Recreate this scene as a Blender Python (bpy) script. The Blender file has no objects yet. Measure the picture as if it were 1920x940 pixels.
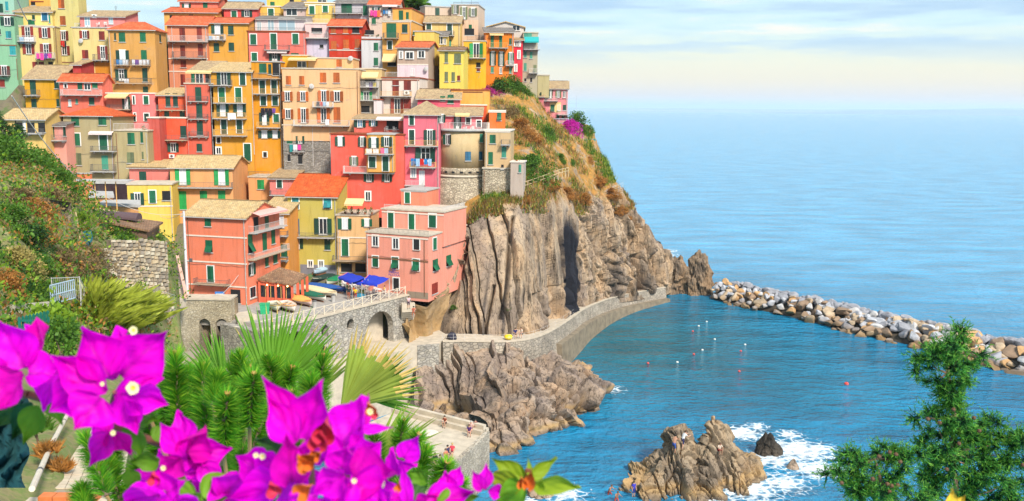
import bpy, bmesh, math, random
from math import sin, cos, pi, radians, sqrt, floor
from mathutils import Vector, Matrix, noise
from mathutils.geometry import tessellate_polygon
random.seed(7)
sc = bpy.context.scene
C = sc.collection

# ---------------------------------------------------------------- camera
FPX, CX, CY, CAMH = 1700.0, 960.0, 470.0, 40.0
PITCH, ROLL = math.atan(269.5 / FPX), 0.0113
CAM = Vector((0, 0, CAMH))
FW = Vector((0, cos(PITCH), -sin(PITCH)))
U0 = Vector((0, sin(PITCH), cos(PITCH)))
RT = Vector((1, 0, 0)) * cos(ROLL) + U0 * sin(ROLL)
UP = Vector((-1, 0, 0)) * sin(ROLL) + U0 * cos(ROLL)
cd = bpy.data.cameras.new('camera')
cam = bpy.data.objects.new('camera', cd); C.objects.link(cam)
m = Matrix((RT, UP, -FW)).transposed().to_4x4(); m.translation = CAM
cam.matrix_world = m
cd.sensor_width = 36; cd.lens = 36 * FPX / 1920
cd.clip_start = 0.05; cd.clip_end = 120000
cd.dof.use_dof = True; cd.dof.focus_distance = 110; cd.dof.aperture_fstop = 12
sc.camera = cam

# ---------------------------------------------------------------- sky, sun, exposure
SUN_EL, SUN_AZ = radians(42), radians(150)      # azimuth clockwise from +Y: behind the camera, to the right
w = bpy.data.worlds.new('World'); sc.world = w; w.use_nodes = True
nt = w.node_tree; N = nt.nodes; L = nt.links; N.clear()
def nn(t, **k):
    n = N.new(t)
    for a, b in k.items(): setattr(n, a, b)
    return n
wo = nn('ShaderNodeOutputWorld'); bg1 = nn('ShaderNodeBackground'); bg2 = nn('ShaderNodeBackground'); mx = nn('ShaderNodeMixShader')
sky = nn('ShaderNodeTexSky', sky_type='NISHITA', sun_disc=False); sky.sun_elevation = SUN_EL; sky.sun_rotation = SUN_AZ
L.new(sky.outputs[0], bg1.inputs[0]); bg1.inputs[1].default_value = 0.12
tc = nn('ShaderNodeTexCoord'); mp = nn('ShaderNodeMapping'); mp.inputs['Scale'].default_value = (1.7, 1.7, 17)
L.new(tc.outputs['Generated'], mp.inputs[0])
nz = nn('ShaderNodeTexNoise'); nz.inputs['Scale'].default_value = 1.9; nz.inputs['Detail'].default_value = 7; nz.inputs['Roughness'].default_value = .56
L.new(mp.outputs[0], nz.inputs['Vector'])
sp = nn('ShaderNodeSeparateXYZ'); L.new(tc.outputs['Generated'], sp.inputs[0])
def ramp(stops):
    r = nn('ShaderNodeValToRGB'); e = r.color_ramp.elements
    while len(e) < len(stops): e.new(.5)
    for x, (p, c) in zip(e, stops): x.position = p; x.color = (*c, 1)
    return r
# clear veil by elevation (pale blue at the sea line, rosy, cream, pale blue-green overhead)
veil = ramp([(0.0, (.70, .80, .90)), (.012, (.90, .76, .70)), (.03, (.95, .83, .62)), (.06, (.90, .90, .68)), (.085, (.66, .90, .92)), (.14, (.56, .82, .93)), (1, (.45, .66, .90))])
L.new(sp.outputs['Z'], veil.inputs[0])
cl = ramp([(.0, (.98, .92, .82)), (.40, (.98, .93, .84)), (.47, (.60, .78, .92)), (.6, (.44, .64, .86)), (.8, (.42, .62, .84))]); L.new(nz.outputs[0], cl.inputs[0])
# clouds gather above about three degrees
mr = nn('ShaderNodeMapRange'); mr.inputs[1].default_value = .04; mr.inputs[2].default_value = .075; L.new(sp.outputs['Z'], mr.inputs[0])
cm = ramp([(.36, (1, 1, 1)), (.43, (.3, .3, .3)), (.47, (.3, .3, .3)), (.54, (1, 1, 1))]); L.new(nz.outputs[0], cm.inputs[0])
mu = nn('ShaderNodeMath', operation='MULTIPLY'); L.new(mr.outputs[0], mu.inputs[0]); L.new(cm.outputs[0], mu.inputs[1])
mc = nn('ShaderNodeMixRGB'); L.new(mu.outputs[0], mc.inputs[0]); L.new(veil.outputs[0], mc.inputs[1]); L.new(cl.outputs[0], mc.inputs[2])
L.new(mc.outputs[0], bg2.inputs[0]); bg2.inputs[1].default_value = .72
mx.inputs[0].default_value = .9
L.new(bg1.outputs[0], mx.inputs[1]); L.new(bg2.outputs[0], mx.inputs[2]); L.new(mx.outputs[0], wo.inputs[0])
sd = bpy.data.lights.new('sun', 'SUN'); sd.energy = 3.8; sd.angle = radians(10); sd.color = (1, .93, .82)
so = bpy.data.objects.new('sun', sd); C.objects.link(so)
sv = Vector((sin(SUN_AZ) * cos(SUN_EL), cos(SUN_AZ) * cos(SUN_EL), sin(SUN_EL)))
so.rotation_euler = sv.to_track_quat('Z', 'Y').to_euler()
sc.view_settings.view_transform = 'Standard'; sc.view_settings.look = 'None'; sc.view_settings.exposure = 0.6; sc.view_settings.gamma = 1
sc.render.engine = 'CYCLES'
sc.cycles.max_bounces = 5; sc.cycles.diffuse_bounces = 2; sc.cycles.glossy_bounces = 2; sc.cycles.transmission_bounces = 2; sc.cycles.volume_bounces = 1; sc.cycles.transparent_max_bounces = 6

# ---------------------------------------------------------------- helpers
def ray(px, py): return FW + RT * ((px - CX) / FPX) + UP * ((CY - py) / FPX)
def P(px, py, Y):
    d = ray(px, py); return CAM + d * (Y / d.y)
def PZ(px, py, z):
    d = ray(px, py); return CAM + d * ((z - CAMH) / d.z)
def R(a, b): return random.uniform(a, b)
def S(r, g, b):     # the colour a surface has in the photograph's print, as a base colour
    f = lambda v: ((v / 255 + .055) / 1.055) ** 2.4 if v > 10 else v / 3294.6
    return (f(r), f(g), f(b))
def tag(o, label=None, cat=None, group=None, kind=None):
    if label: o['label'] = label
    if cat: o['category'] = cat
    if group: o['group'] = group
    if kind: o['kind'] = kind
    return o
def link(name, me, parent=None, mats=None, loc=None, rz=None):
    if isinstance(me, bmesh.types.BMesh):
        bm = me; me = bpy.data.meshes.new(name); bm.to_mesh(me); bm.free()
    if mats:
        for q in (mats if isinstance(mats, (list, tuple)) else [mats]): me.materials.append(q)
    o = bpy.data.objects.new(name, me); C.objects.link(o)
    if parent: o.parent = parent
    if loc is not None: o.location = loc
    if rz: o.rotation_euler = (0, 0, rz)
    return o
def empty(name, loc, rz=0):
    o = bpy.data.objects.new(name, None); C.objects.link(o); o.location = loc; o.rotation_euler = (0, 0, rz)
    o.empty_display_size = .2
    return o
def thing(name, label, cat, loc=(0, 0, 0), rz=0, group=None): return tag(empty(name, loc, rz), label, cat, group)
def mesh(name, vs, fs, parent=None, mats=None, smooth=False, idx=None):
    me = bpy.data.meshes.new(name); me.from_pydata([tuple(v) for v in vs], [], fs)
    if smooth: me.polygons.foreach_set('use_smooth', [True] * len(me.polygons))
    o = link(name, me, parent, mats)
    if idx: me.polygons.foreach_set('material_index', idx)
    me.update()
    return o
def box(bm, x0, x1, y0, y1, z0, z1, mi=0, M=None):
    co = [(x, y, z) for z in (z0, z1) for y in (y0, y1) for x in (x0, x1)]
    v = [bm.verts.new(M @ Vector(c) if M else c) for c in co]
    for q in ((0, 2, 3, 1), (4, 5, 7, 6), (0, 1, 5, 4), (1, 3, 7, 5), (3, 2, 6, 7), (2, 0, 4, 6)):
        bm.faces.new([v[i] for i in q]).material_index = mi
def bar(bm, a, b, r, n=4, mi=0, r2=None):
    a = Vector(a); b = Vector(b); d = (b - a)
    if d.length < 1e-6: return
    q = d.to_track_quat('Z', 'Y'); r2 = r if r2 is None else r2
    A = [bm.verts.new(a + q @ Vector((cos(2 * pi * (k + .5) / n) * r, sin(2 * pi * (k + .5) / n) * r, 0))) for k in range(n)]
    B = [bm.verts.new(b + q @ Vector((cos(2 * pi * (k + .5) / n) * r2, sin(2 * pi * (k + .5) / n) * r2, 0))) for k in range(n)]
    for k in range(n): bm.faces.new((A[k], A[(k + 1) % n], B[(k + 1) % n], B[k])).material_index = mi
    bm.faces.new(A[::-1]).material_index = mi; bm.faces.new(B).material_index = mi
def tube(bm, pts, rs, n=6, mi=0):
    for i in range(len(pts) - 1): bar(bm, pts[i], pts[i + 1], rs[i], n, mi, rs[i + 1])
def lathe(bm, prof, n=10, mi=0, c=(0, 0, 0)):
    rings = [[bm.verts.new((c[0] + r * cos(2 * pi * k / n), c[1] + r * sin(2 * pi * k / n), c[2] + z)) for k in range(n)] for r, z in prof]
    for a, b in zip(rings, rings[1:]):
        for k in range(n): bm.faces.new((a[k], a[(k + 1) % n], b[(k + 1) % n], b[k])).material_index = mi
    bm.faces.new(rings[0][::-1]).material_index = mi; bm.faces.new(rings[-1]).material_index = mi
def prism(bm, poly, axis, a, b, mi=0):
    """poly in the two other axes, extruded along axis (0,1,2) from a to b"""
    def mk(t, p): return {0: (t, p[0], p[1]), 1: (p[0], t, p[1]), 2: (p[0], p[1], t)}[axis]
    A = [bm.verts.new(mk(a, p)) for p in poly]; B = [bm.verts.new(mk(b, p)) for p in poly]
    n = len(poly)
    for k in range(n): bm.faces.new((A[k], A[(k + 1) % n], B[(k + 1) % n], B[k])).material_index = mi
    bm.faces.new(A[::-1]).material_index = mi; bm.faces.new(B).material_index = mi
def fixn(bm): bmesh.ops.recalc_face_normals(bm, faces=bm.faces); return bm
def holed(name, outer, holes, thick, parent, mats, M):
    """a wall: outline (u,z) with real openings, thick along its local y; M maps local to world"""
    polys = [[Vector((p[0], p[1], 0)) for p in outer]] + [[Vector((p[0], p[1], 0)) for p in h] for h in holes]
    tris = tessellate_polygon(polys); flat = [p for q in polys for p in q]
    vs = [M @ Vector((p.x, 0, p.y)) for p in flat] + [M @ Vector((p.x, thick, p.y)) for p in flat]
    n = len(flat); fs = [tuple(t) for t in tris] + [tuple(i + n for i in t[::-1]) for t in tris]
    o = 0
    for q in polys:
        for k in range(len(q)): fs.append((o + k, o + (k + 1) % len(q), o + (k + 1) % len(q) + n, o + k + n))
        o += len(q)
    return mesh(name, vs, fs, parent, mats)

# ---------------------------------------------------------------- materials
MC = {}
def newmat(name):
    mt = bpy.data.materials.new(name); mt.use_nodes = True
    return mt, mt.node_tree, mt.node_tree.nodes, mt.node_tree.links, mt.node_tree.nodes['Principled BSDF']
def noise_n(n, l, scale, detail=4, rough=.55, stretch=None, obj=True, seed=None):
    t = n.new('ShaderNodeTexCoord'); mpn = n.new('ShaderNodeMapping'); x = n.new('ShaderNodeTexNoise')
    l.new(t.outputs['Object'], mpn.inputs[0])
    if stretch: mpn.inputs['Scale'].default_value = stretch
    if seed: mpn.inputs['Location'].default_value = (seed, seed * 1.7, seed * .3)
    l.new(mpn.outputs[0], x.inputs['Vector']); x.inputs['Scale'].default_value = scale; x.inputs['Detail'].default_value = detail; x.inputs['Roughness'].default_value = rough
    return x
def cr(n, stops, interp='LINEAR'):
    r = n.new('ShaderNodeValToRGB'); e = r.color_ramp.elements; r.color_ramp.interpolation = interp
    while len(e) < len(stops): e.new(.5)
    for x, (p, c) in zip(e, stops): x.position = p; x.color = (*(c if isinstance(c, tuple) else (c, c, c)), 1)
    return r
def mixc(n, l, fac, a, b, bt='MIX'):
    x = n.new('ShaderNodeMixRGB'); x.blend_type = bt
    for i, v in ((0, fac), (1, a), (2, b)):
        if hasattr(v, 'is_output'): l.new(v, x.inputs[i])
        elif i: x.inputs[i].default_value = (*v, 1)
        else: x.inputs[i].default_value = v
    return x.outputs[0]
def bump(n, l, b, h, s, dist=.05):
    x = n.new('ShaderNodeBump'); x.inputs['Strength'].default_value = s; x.inputs['Distance'].default_value = dist
    l.new(h, x.inputs['Height']); l.new(x.outputs[0], b.inputs['Normal'])
def plain(name, c, rough=.6, var=.12, scale=6, metal=0, bmp=0):
    if name in MC: return MC[name]
    mt, t, n, l, b = newmat(name)
    x = noise_n(n, l, scale); lo = tuple(v * (1 - var) for v in c); hi = tuple(min(1, v * (1 + var)) for v in c)
    r = cr(n, [(.3, lo), (.7, hi)]); l.new(x.outputs[0], r.inputs[0]); l.new(r.outputs[0], b.inputs['Base Color'])
    b.inputs['Roughness'].default_value = rough; b.inputs['Metallic'].default_value = metal
    if bmp: bump(n, l, b, x.outputs[0], bmp)
    MC[name] = mt; return mt
KF = .75
def stucco(rgb):
    key = 'stucco_%d_%d_%d' % rgb
    if key in MC: return MC[key]
    c = tuple(v * KF for v in S(*rgb))
    mt, t, n, l, b = newmat(key)
    blot = noise_n(n, l, .35, 5, .6, seed=rgb[0] * .13)
    streak = noise_n(n, l, .9, 5, .65, (2.2, 2.2, .22), seed=rgb[1] * .17)
    fine = noise_n(n, l, 9, 3)
    pale = tuple(min(.85, v * .55 + .28) for v in c); grey = tuple(v * .5 + .12 for v in c); dirt = tuple(v * .62 for v in c)
    r1 = cr(n, [(.42, 0.), (.75, .55)]); l.new(blot.outputs[0], r1.inputs[0])
    a = mixc(n, l, r1.outputs[0], c, tuple(.7 * x + .3 * y for x, y in zip(c, pale)))
    r2 = cr(n, [(.5, 0.), (.78, .7)]); l.new(streak.outputs[0], r2.inputs[0])
    a = mixc(n, l, r2.outputs[0], a, dirt)
    peel = noise_n(n, l, .55, 8, .72, seed=rgb[2] * .21); r3 = cr(n, [(.62, 0.), (.67, .75)]); l.new(peel.outputs[0], r3.inputs[0])
    a = mixc(n, l, r3.outputs[0], a, grey)
    r4 = cr(n, [(.3, .9), (.7, 1.06)]); l.new(fine.outputs[0], r4.inputs[0])
    a = mixc(n, l, 1., a, r4.outputs[0], 'MULTIPLY')
    l.new(a, b.inputs['Base Color']); b.inputs['Roughness'].default_value = .9; b.inputs['Specular IOR Level'].default_value = .15
    bump(n, l, b, fine.outputs[0], .25, .03)
    MC[key] = mt; return mt
def stone(name, cols, cell=1.1, mort=(.28, .24, .18), squash=1.5):
    if name in MC: return MC[name]
    mt, t, n, l, b = newmat(name)
    tcn = n.new('ShaderNodeTexCoord'); mpn = n.new('ShaderNodeMapping'); mpn.inputs['Scale'].default_value = (cell, cell, cell * squash)
    dn = noise_n(n, l, 1.5, 3); l.new(tcn.outputs['Object'], mpn.inputs[0])
    ad = n.new('ShaderNodeVectorMath'); ad.operation = 'ADD'; l.new(mpn.outputs[0], ad.inputs[0])
    sc_ = n.new('ShaderNodeVectorMath'); sc_.operation = 'SCALE'; sc_.inputs['Scale'].default_value = .5; l.new(dn.outputs['Color'], sc_.inputs[0]); l.new(sc_.outputs[0], ad.inputs[1])
    v1 = n.new('ShaderNodeTexVoronoi'); v1.inputs['Scale'].default_value = 2; l.new(ad.outputs[0], v1.inputs['Vector'])
    v2 = n.new('ShaderNodeTexVoronoi'); v2.feature = 'DISTANCE_TO_EDGE'; v2.inputs['Scale'].default_value = 2; l.new(ad.outputs[0], v2.inputs['Vector'])
    sx = n.new('ShaderNodeSeparateXYZ'); l.new(v1.outputs['Color'], sx.inputs[0])
    r = cr(n, [(i / (len(cols) - 1), c) for i, c in enumerate(cols)]); l.new(sx.outputs[0], r.inputs[0])
    e = cr(n, [(.02, 0.), (.09, 1.)]); l.new(v2.outputs[0], e.inputs[0])
    a = mixc(n, l, e.outputs[0], mort, r.outputs[0])
    st = noise_n(n, l, .3, 5, .65); r2 = cr(n, [(.35, .72), (.7, 1.15)]); l.new(st.outputs[0], r2.inputs[0]); a = mixc(n, l, 1., a, r2.outputs[0], 'MULTIPLY')
    l.new(a, b.inputs['Base Color']); b.inputs['Roughness'].default_value = .95; b.inputs['Specular IOR Level'].default_value = .15
    bump(n, l, b, e.outputs[0], .8, .08)
    MC[name] = mt; return mt
def roofm(kind):
    key = 'roof_' + kind
    if key in MC: return MC[key]
    c1, c2, c3 = {'O': (S(244, 116, 60), S(232, 100, 50), S(252, 156, 104)), 'R': (S(246, 106, 36), S(236, 92, 32), S(250, 136, 70)), 'T': (S(214, 184, 140), S(180, 146, 112), S(232, 204, 156)), 'P': (S(240, 206, 146), S(226, 186, 126), S(248, 222, 170)),
                  'G': (S(150, 140, 132), S(128, 120, 116), S(186, 178, 168)), 'B': (S(170, 130, 98), S(140, 106, 84), S(190, 158, 124))}[kind]
    c1, c2, c3 = [tuple(v * .7 for v in c) for c in (c1, c2, c3)]
    mt, t, n, l, b = newmat(key)
    x = noise_n(n, l, 1.3, 6, .7); r = cr(n, [(.3, c2), (.5, c1), (.72, c3)]); l.new(x.outputs[0], r.inputs[0])
    tcn = n.new('ShaderNodeTexCoord')
    br = n.new('ShaderNodeTexBrick'); l.new(tcn.outputs['UV'], br.inputs['Vector'])
    br.inputs['Scale'].default_value = 1; br.inputs['Brick Width'].default_value = .26; br.inputs['Row Height'].default_value = .36; br.inputs['Mortar Size'].default_value = .022
    br.inputs['Color1'].default_value = (1.08, 1.04, 1.0, 1); br.inputs['Color2'].default_value = (.72, .72, .74, 1); br.inputs['Mortar'].default_value = (.42, .40, .4, 1)
    a = mixc(n, l, 1., r.outputs[0], br.outputs[0], 'MULTIPLY')
    l.new(a, b.inputs['Base Color']); b.inputs['Roughness'].default_value = .85
    bump(n, l, b, br.outputs['Fac'], -.6, .06)
    MC[key] = mt; return mt
SH = {'g': S(0, 112, 72), 'k': S(6, 76, 58), 'r': S(150, 42, 22), 'o': S(214, 104, 20), 't': S(40, 160, 170), 'b': S(20, 110, 150), 'y': S(128, 138, 96), 'n': S(120, 70, 40), 'w': S(225, 222, 220), 'd': S(28, 52, 46), 'l': S(20, 168, 84), 'm': S(72, 168, 140)}
def shm(k):
    key = 'shutter_paint_' + k
    if key in MC: return MC[key]
    mt = plain(key, tuple(v * .62 + .003 for v in SH[k]), .55, .18, 3); n, l = mt.node_tree.nodes, mt.node_tree.links; b = n['Principled BSDF']; src = b.inputs['Base Color'].links[0].from_socket
    oi = n.new('ShaderNodeObjectInfo'); r = cr(n, [(0, (.62, .66, .7)), (.5, (1, 1, 1)), (1, (1.35, 1.3, 1.2))]); l.new(oi.outputs['Random'], r.inputs[0]); l.new(mixc(n, l, 1., src, r.outputs[0], 'MULTIPLY'), b.inputs['Base Color'])
    return mt
M_white = plain('white_paint', (.78, .76, .72), .6, .06)
M_trim = plain('cream_trim', (.72, .62, .52), .8, .1)
M_grey = plain('grey_concrete', (.42, .40, .38), .9, .15, 2, bmp=.2)
M_conc = plain('warm_concrete', (.52, .44, .34), .9, .16, 1.2, bmp=.2)
M_iron = plain('iron', (.10, .10, .10), .5, .2)
M_rail = plain('pale_railing', (.55, .52, .50), .5, .1)
M_dark = plain('dark_interior', (.012, .012, .014), .9, .2)
M_curt = plain('curtain', (.62, .62, .66), .9, .1)
M_wood = plain('brown_wood', (.22, .10, .05), .7, .25, 8)
M_pale_wood = plain('pale_wood', (.62, .46, .26), .7, .2, 8)
M_ochre = plain('ochre_rail', (.62, .36, .12), .7, .15)
def glassm(name, c, rough=.08):
    if name in MC: return MC[name]
    mt, t, n, l, b = newmat(name); b.inputs['Base Color'].default_value = (*c, 1); b.inputs['Roughness'].default_value = rough
    MC[name] = mt; return mt
M_glass = glassm('window_glass', (.02, .028, .035)); M_bglass = glassm('blue_glass', (.10, .22, .34)); M_pglass = glassm('pale_glass', (.30, .42, .48))
def cloth(name, rgb): return plain('cloth_' + name, tuple(v * .78 for v in S(*rgb)), .85, .12, 5)
CL = {'w': ('white', (240, 238, 240)), 'p': ('pink', (240, 70, 160)), 'b': ('blue', (40, 130, 200)), 'r': ('red', (205, 30, 30)), 'k': ('black', (28, 26, 40)), 'y': ('yellow', (230, 200, 50)), 'l': ('pale blue', (160, 200, 235)), 'o': ('orange', (250, 120, 70)), 'm': ('purple', (120, 70, 160)), 't': ('teal', (40, 150, 150))}
def clm(k): return cloth(CL[k][0].replace(' ', '_'), CL[k][1])
# ---------------------------------------------------------------- house builder
WM = {}
def shutter_mesh(w, h, k):
    w = round(w, 2); h = round(h, 1); key = ('sh', w, h, k)
    if key in WM: return WM[key]
    bm = bmesh.new(); t = .04; f = .07
    box(bm, 0, f, -t, 0, 0, h); box(bm, w - f, w, -t, 0, 0, h); box(bm, f, w - f, -t, 0, 0, f); box(bm, f, w - f, -t, 0, h - f, h)
    box(bm, f, w - f, -.012, 0, f, h - f)
    n = max(4, int(h / .2)); s = (h - 2 * f) / n
    for i in range(n):
        z = f + i * s; v = [bm.verts.new(c) for c in ((f, -.035, z + .01), (w - f, -.035, z + .01), (w - f, -.014, z + s * .9), (f, -.014, z + s * .9))]; bm.faces.new(v)
    me = bpy.data.meshes.new('shutter'); bm.to_mesh(me); bm.free(); me.materials.append(shm(k)); WM[key] = me
    return me
def frame_mesh(w, h, mull, sur, k='w', door=False):
    w = round(w, 1); h = round(h, 1); key = ('fr', w, h, mull, sur, k, door)
    if key in WM: return WM[key], w, h
    bm = bmesh.new(); f = .07
    if sur:
        s = .14
        box(bm, -w/2 - s, -w/2, -.05, .0, -.05, h + s); box(bm, w/2, w/2 + s, -.05, .0, -.05, h + s); box(bm, -w/2, w/2, -.05, .0, h, h + s)
    box(bm, -w/2 - .1, w/2 + .1, -.14, 0, -.12, -.05 if sur else 0, 1)
    if mull:
        box(bm, -w/2, -w/2 + f, -.045, 0, 0, h, 2); box(bm, w/2 - f, w/2, -.045, 0, 0, h, 2); box(bm, -w/2 + f, w/2 - f, -.045, 0, h - f, h, 2); box(bm, -w/2 + f, w/2 - f, -.045, 0, 0, f * (5 if door else 1), 2)
        if mull > 1:
            box(bm, -.045, .045, -.045, 0, f, h - f, 2); 
            if door: box(bm, -w/2 + f, w/2 - f, -.04, 0, h * .62, h * .62 + .05, 2)
    me = bpy.data.meshes.new('window'); bm.to_mesh(me); bm.free()
    for q in (M_white, M_grey, shm(k) if k != 'w' else M_white): me.materials.append(q)
    WM[key] = me; return me, w, h
def pane_mesh(w, h, mt):
    key = ('pn', round(w, 1), round(h, 1), mt.name)
    if key in WM: return WM[key]
    bm = bmesh.new(); box(bm, -w/2 + .001, w/2 - .001, -.02, .0, .001, h - .001); me = bpy.data.meshes.new('pane'); bm.to_mesh(me); bm.free(); me.materials.append(mt); WM[key] = me; return me
def window(root, code, t, z, w, h, plane, off, rz):
    """code: kind letter + colour letter + flags (+ surround, e curtain, b blue glass, p pale glass, D door)"""
    kind, k, fl = code[0], code[1] if len(code) > 1 and code[1] in SH else 'w', code[2:] if len(code) > 1 and code[1] in SH else code[1:]
    sur = '+' in fl
    if kind in 'oO': gw = w * .44
    else: gw = w
    me, gw, h2 = frame_mesh(gw, h, {'c': 0, 'a': 0, 'o': 2, 'w': 2, 'd': 0, 'p': 0, 'v': 1}[kind], sur or kind == 'o', 'w', 'D' in fl)
    nm = 'door' if ('D' in fl or kind == 'p') else 'window'
    o = link(nm, me, root, None, plane(t, z, off)); o.rotation_euler = (0, 0, rz)
    if kind in 'owdv':
        mt = M_dark if kind == 'd' else (M_curt if 'e' in fl else M_bglass if 'b' in fl else M_pglass if 'p' in fl else M_glass)
        link('pane', pane_mesh(gw, h2, mt), o)
    if kind == 'p':
        bm = bmesh.new(); box(bm, -gw/2, gw/2, -.05, 0, 0, h2); 
        for i in range(2):
            for j in range(2): box(bm, -gw/2 + .08 + i * gw/2, -.08 + i * gw/2 if i == 0 else gw/2 - .08, -.07, -.05, .1 + j * h2/2, h2/2 - .08 + j * h2/2)
        link('door_leaf', bm, o, shm(k))
    if kind == 'c':
        for i in range(2):
            s = link('shutter', shutter_mesh(gw/2 - .006, h2, k), o, None, (-gw/2 + i * (gw/2 + .003), -.02, 0))
    if kind == 'a':
        for i in range(2):
            s = link('shutter', shutter_mesh(gw/2 - .006, h2 * .5, k), o, None, (-gw/2 + i * (gw/2 + .003), -.02, h2 * .5))
            s = link('shutter', shutter_mesh(gw/2 - .006, h2 * .5, k), o, None, (-gw/2 + i * (gw/2 + .003), -.03, h2 * .5)); s.scale = (1, 1, -1); s.rotation_euler = (radians(-R(25, 38)), 0, 0)
        link('pane', pane_mesh(gw, h2, M_dark), o)
    if kind == 'o':
        sw = w * .27
        for i in (0, 1):
            s = link('shutter', shutter_mesh(sw, h2, k), o, None, (gw/2 + .03 if i else -gw/2 - .03, -.06, 0))
            a = R(.02, .35)
            if i: s.rotation_euler = (0, 0, -a)
            else: s.scale = (-1, 1, 1); s.rotation_euler = (0, 0, a)
def railing_bm(pts, h, sp=.16, r=.016, xs=False):
    """pts: plan polyline with z"""
    bm = bmesh.new(); pts = [Vector(p) for p in pts]
    for a, b in zip(pts, pts[1:]):
        d = b - a; n = max(1, int(d.length / sp)); up = Vector((0, 0, h))
        bar(bm, a + up, b + up, r * 1.7); bar(bm, a + up * .12, b + up * .12, r)
        for i in range(n + 1):
            q = a + d * i / n; bar(bm, q, q + up, r if i % 8 else r * 1.6, 3)
    return bm
HOUSES = []
def house(label, rgb, x0, x1, yt, yb, D, feats='', yaw=0, dep=8, roof='f', rc='T', yr=None, ext=2.5, xs=None, cat='house', name='house', stone_=None, oh=.35, ground=True):
    xm = (x0 + x1) / 2; Q = P(xm, yb, D); a = radians(yaw); u = Vector((cos(a), sin(a), 0)); n = Vector((-sin(a), cos(a), 0))
    def hit(px, py, off, nrm):
        d = ray(px, py); t = (Q + nrm * off - CAM).dot(nrm) / d.dot(nrm); return CAM + d * t
    def FR(px, py, off=0):
        p = hit(px, py, off, n); return (p - Q).dot(u), p.z
    ym = (yt + yb) / 2
    t0 = FR(x0, ym)[0]; t1 = FR(x1, ym)[0]; zt = FR(xm, yt)[1]; zb = Q.z - ext
    W = t1 - t0; H = zt - zb; O = Q + u * t0; O.z = zb
    if xs is not None:
        # depth so that the side wall ends at pixel xs
        e = O + u * W; d = ray(xs, ym); k = d.x / d.y   # x = k*y on that sight plane
        s = (k * e.y - e.x) / (n.x - k * n.y); dep = max(2, min(14, abs(s)))
    root = thing(name, label, cat, O, a)
    wm = stone_ or stucco(rgb)
    Hr = None
    if roof in 'ghs' and yr is not None:
        off = dep / 2 if roof in 'gh' else dep
        Hr = FR(xm, yr, off)[1] - zb
        Hr = max(H + .4, min(H + dep * .62, Hr))
    elif roof == 'p': Hr = FR(xm, yr)[1] - zb
    # walls
    bm = bmesh.new()
    if roof == 'g': prism(bm, [(0, 0), (dep, 0), (dep, H), (dep/2, Hr - .05), (0, H)], 0, 0, W)
    elif roof == 'p': prism(bm, [(0, 0), (W, 0), (W, H), (W/2, Hr - .05), (0, H)], 1, 0, dep)
    elif roof == 's': prism(bm, [(0, 0), (dep, 0), (dep, Hr - .05), (0, H)], 0, 0, W)
    else: box(bm, 0, W, 0, dep, 0, H)
    fixn(bm); link('wall', bm, root, wm)
    # roof
    if roof in 'gpsh':
        bm = bmesh.new(); uvl = bm.loops.layers.uv.new('uv'); th = .16
        def slab(q, ax):
            q = [Vector(v) for v in q]; nn_ = (q[1] - q[0]).cross(q[3] - q[0]).normalized()
            if nn_.z < 0: q = q[::-1]; nn_ = -nn_
            T = [bm.verts.new(v) for v in q]; B = [bm.verts.new(v - Vector((0, 0, th))) for v in q]
            fs = [bm.faces.new(T), bm.faces.new(B[::-1])]
            for k in range(len(q)): fs.append(bm.faces.new((T[k], B[k], B[(k + 1) % len(q)], T[(k + 1) % len(q)])))
            e1 = Vector(ax); e2 = nn_.cross(e1)
            for f_ in fs:
                for lp in f_.loops: lp[uvl].uv = (lp.vert.co.dot(e1), lp.vert.co.dot(e2))
        o_ = oh
        if roof == 'g':
            sl = (Hr - H) / (dep/2); e = H - o_ * sl + .06
            slab([(-o_, -o_, e), (W + o_, -o_, e), (W + o_, dep/2, Hr), (-o_, dep/2, Hr)], (1, 0, 0)); slab([(W + o_, dep + o_, e), (-o_, dep + o_, e), (-o_, dep/2, Hr), (W + o_, dep/2, Hr)], (1, 0, 0))
            for i in range(int(W / .45) + 1): box(bm, -o_ + i * .45, -o_ + i * .45 + .4, dep/2 - .12, dep/2 + .12, Hr - .02, Hr + .07 + .02 * (i % 2))
        elif roof == 's':
            sl = (Hr - H) / dep; e = H - o_ * sl + .06
            slab([(-o_, -o_, e), (W + o_, -o_, e), (W + o_, dep + o_, Hr + o_ * sl), (-o_, dep + o_, Hr + o_ * sl)], (1, 0, 0))
        elif roof == 'p':
            sl = (Hr - H) / (W/2); e = H - o_ * sl + .06
            slab([(-o_, -o_, e), (W/2, -o_, Hr), (W/2, dep + o_, Hr), (-o_, dep + o_, e)], (0, 1, 0)); slab([(W/2, -o_, Hr), (W + o_, -o_, e), (W + o_, dep + o_, e), (W/2, dep + o_, Hr)], (0, 1, 0))
        else:
            i_ = min(W/2 - .05, dep/2); e = H; A, B_, C_, D_ = (-o_, -o_, e), (W + o_, -o_, e), (W + o_, dep + o_, e), (-o_, dep + o_, e); r0, r1 = (i_, dep/2, Hr), (W - i_, dep/2, Hr)
            slab([A, B_, r1, r0], (1, 0, 0)); slab([C_, D_, r0, r1], (1, 0, 0)); slab([B_, C_, r1], (0, 1, 0)) if 0 else slab([B_, C_, r1, tuple(Vector(r1) + Vector((0, -.001, 0)))], (0, 1, 0)); slab([D_, A, r0, tuple(Vector(r0) + Vector((0, .001, 0)))], (0, 1, 0))
        link('roof', bm, root, roofm(rc))
        bm = bmesh.new()
        if roof in 'ghs': box(bm, -oh, W + oh, -oh - .09, -oh + .0, H - .17 - (oh * .4 if roof != 'h' else 0), H - .05 - (oh * .4 if roof != 'h' else 0)); link('gutter', bm, root, M_grey)
        else: bm.free()
    else:
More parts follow.
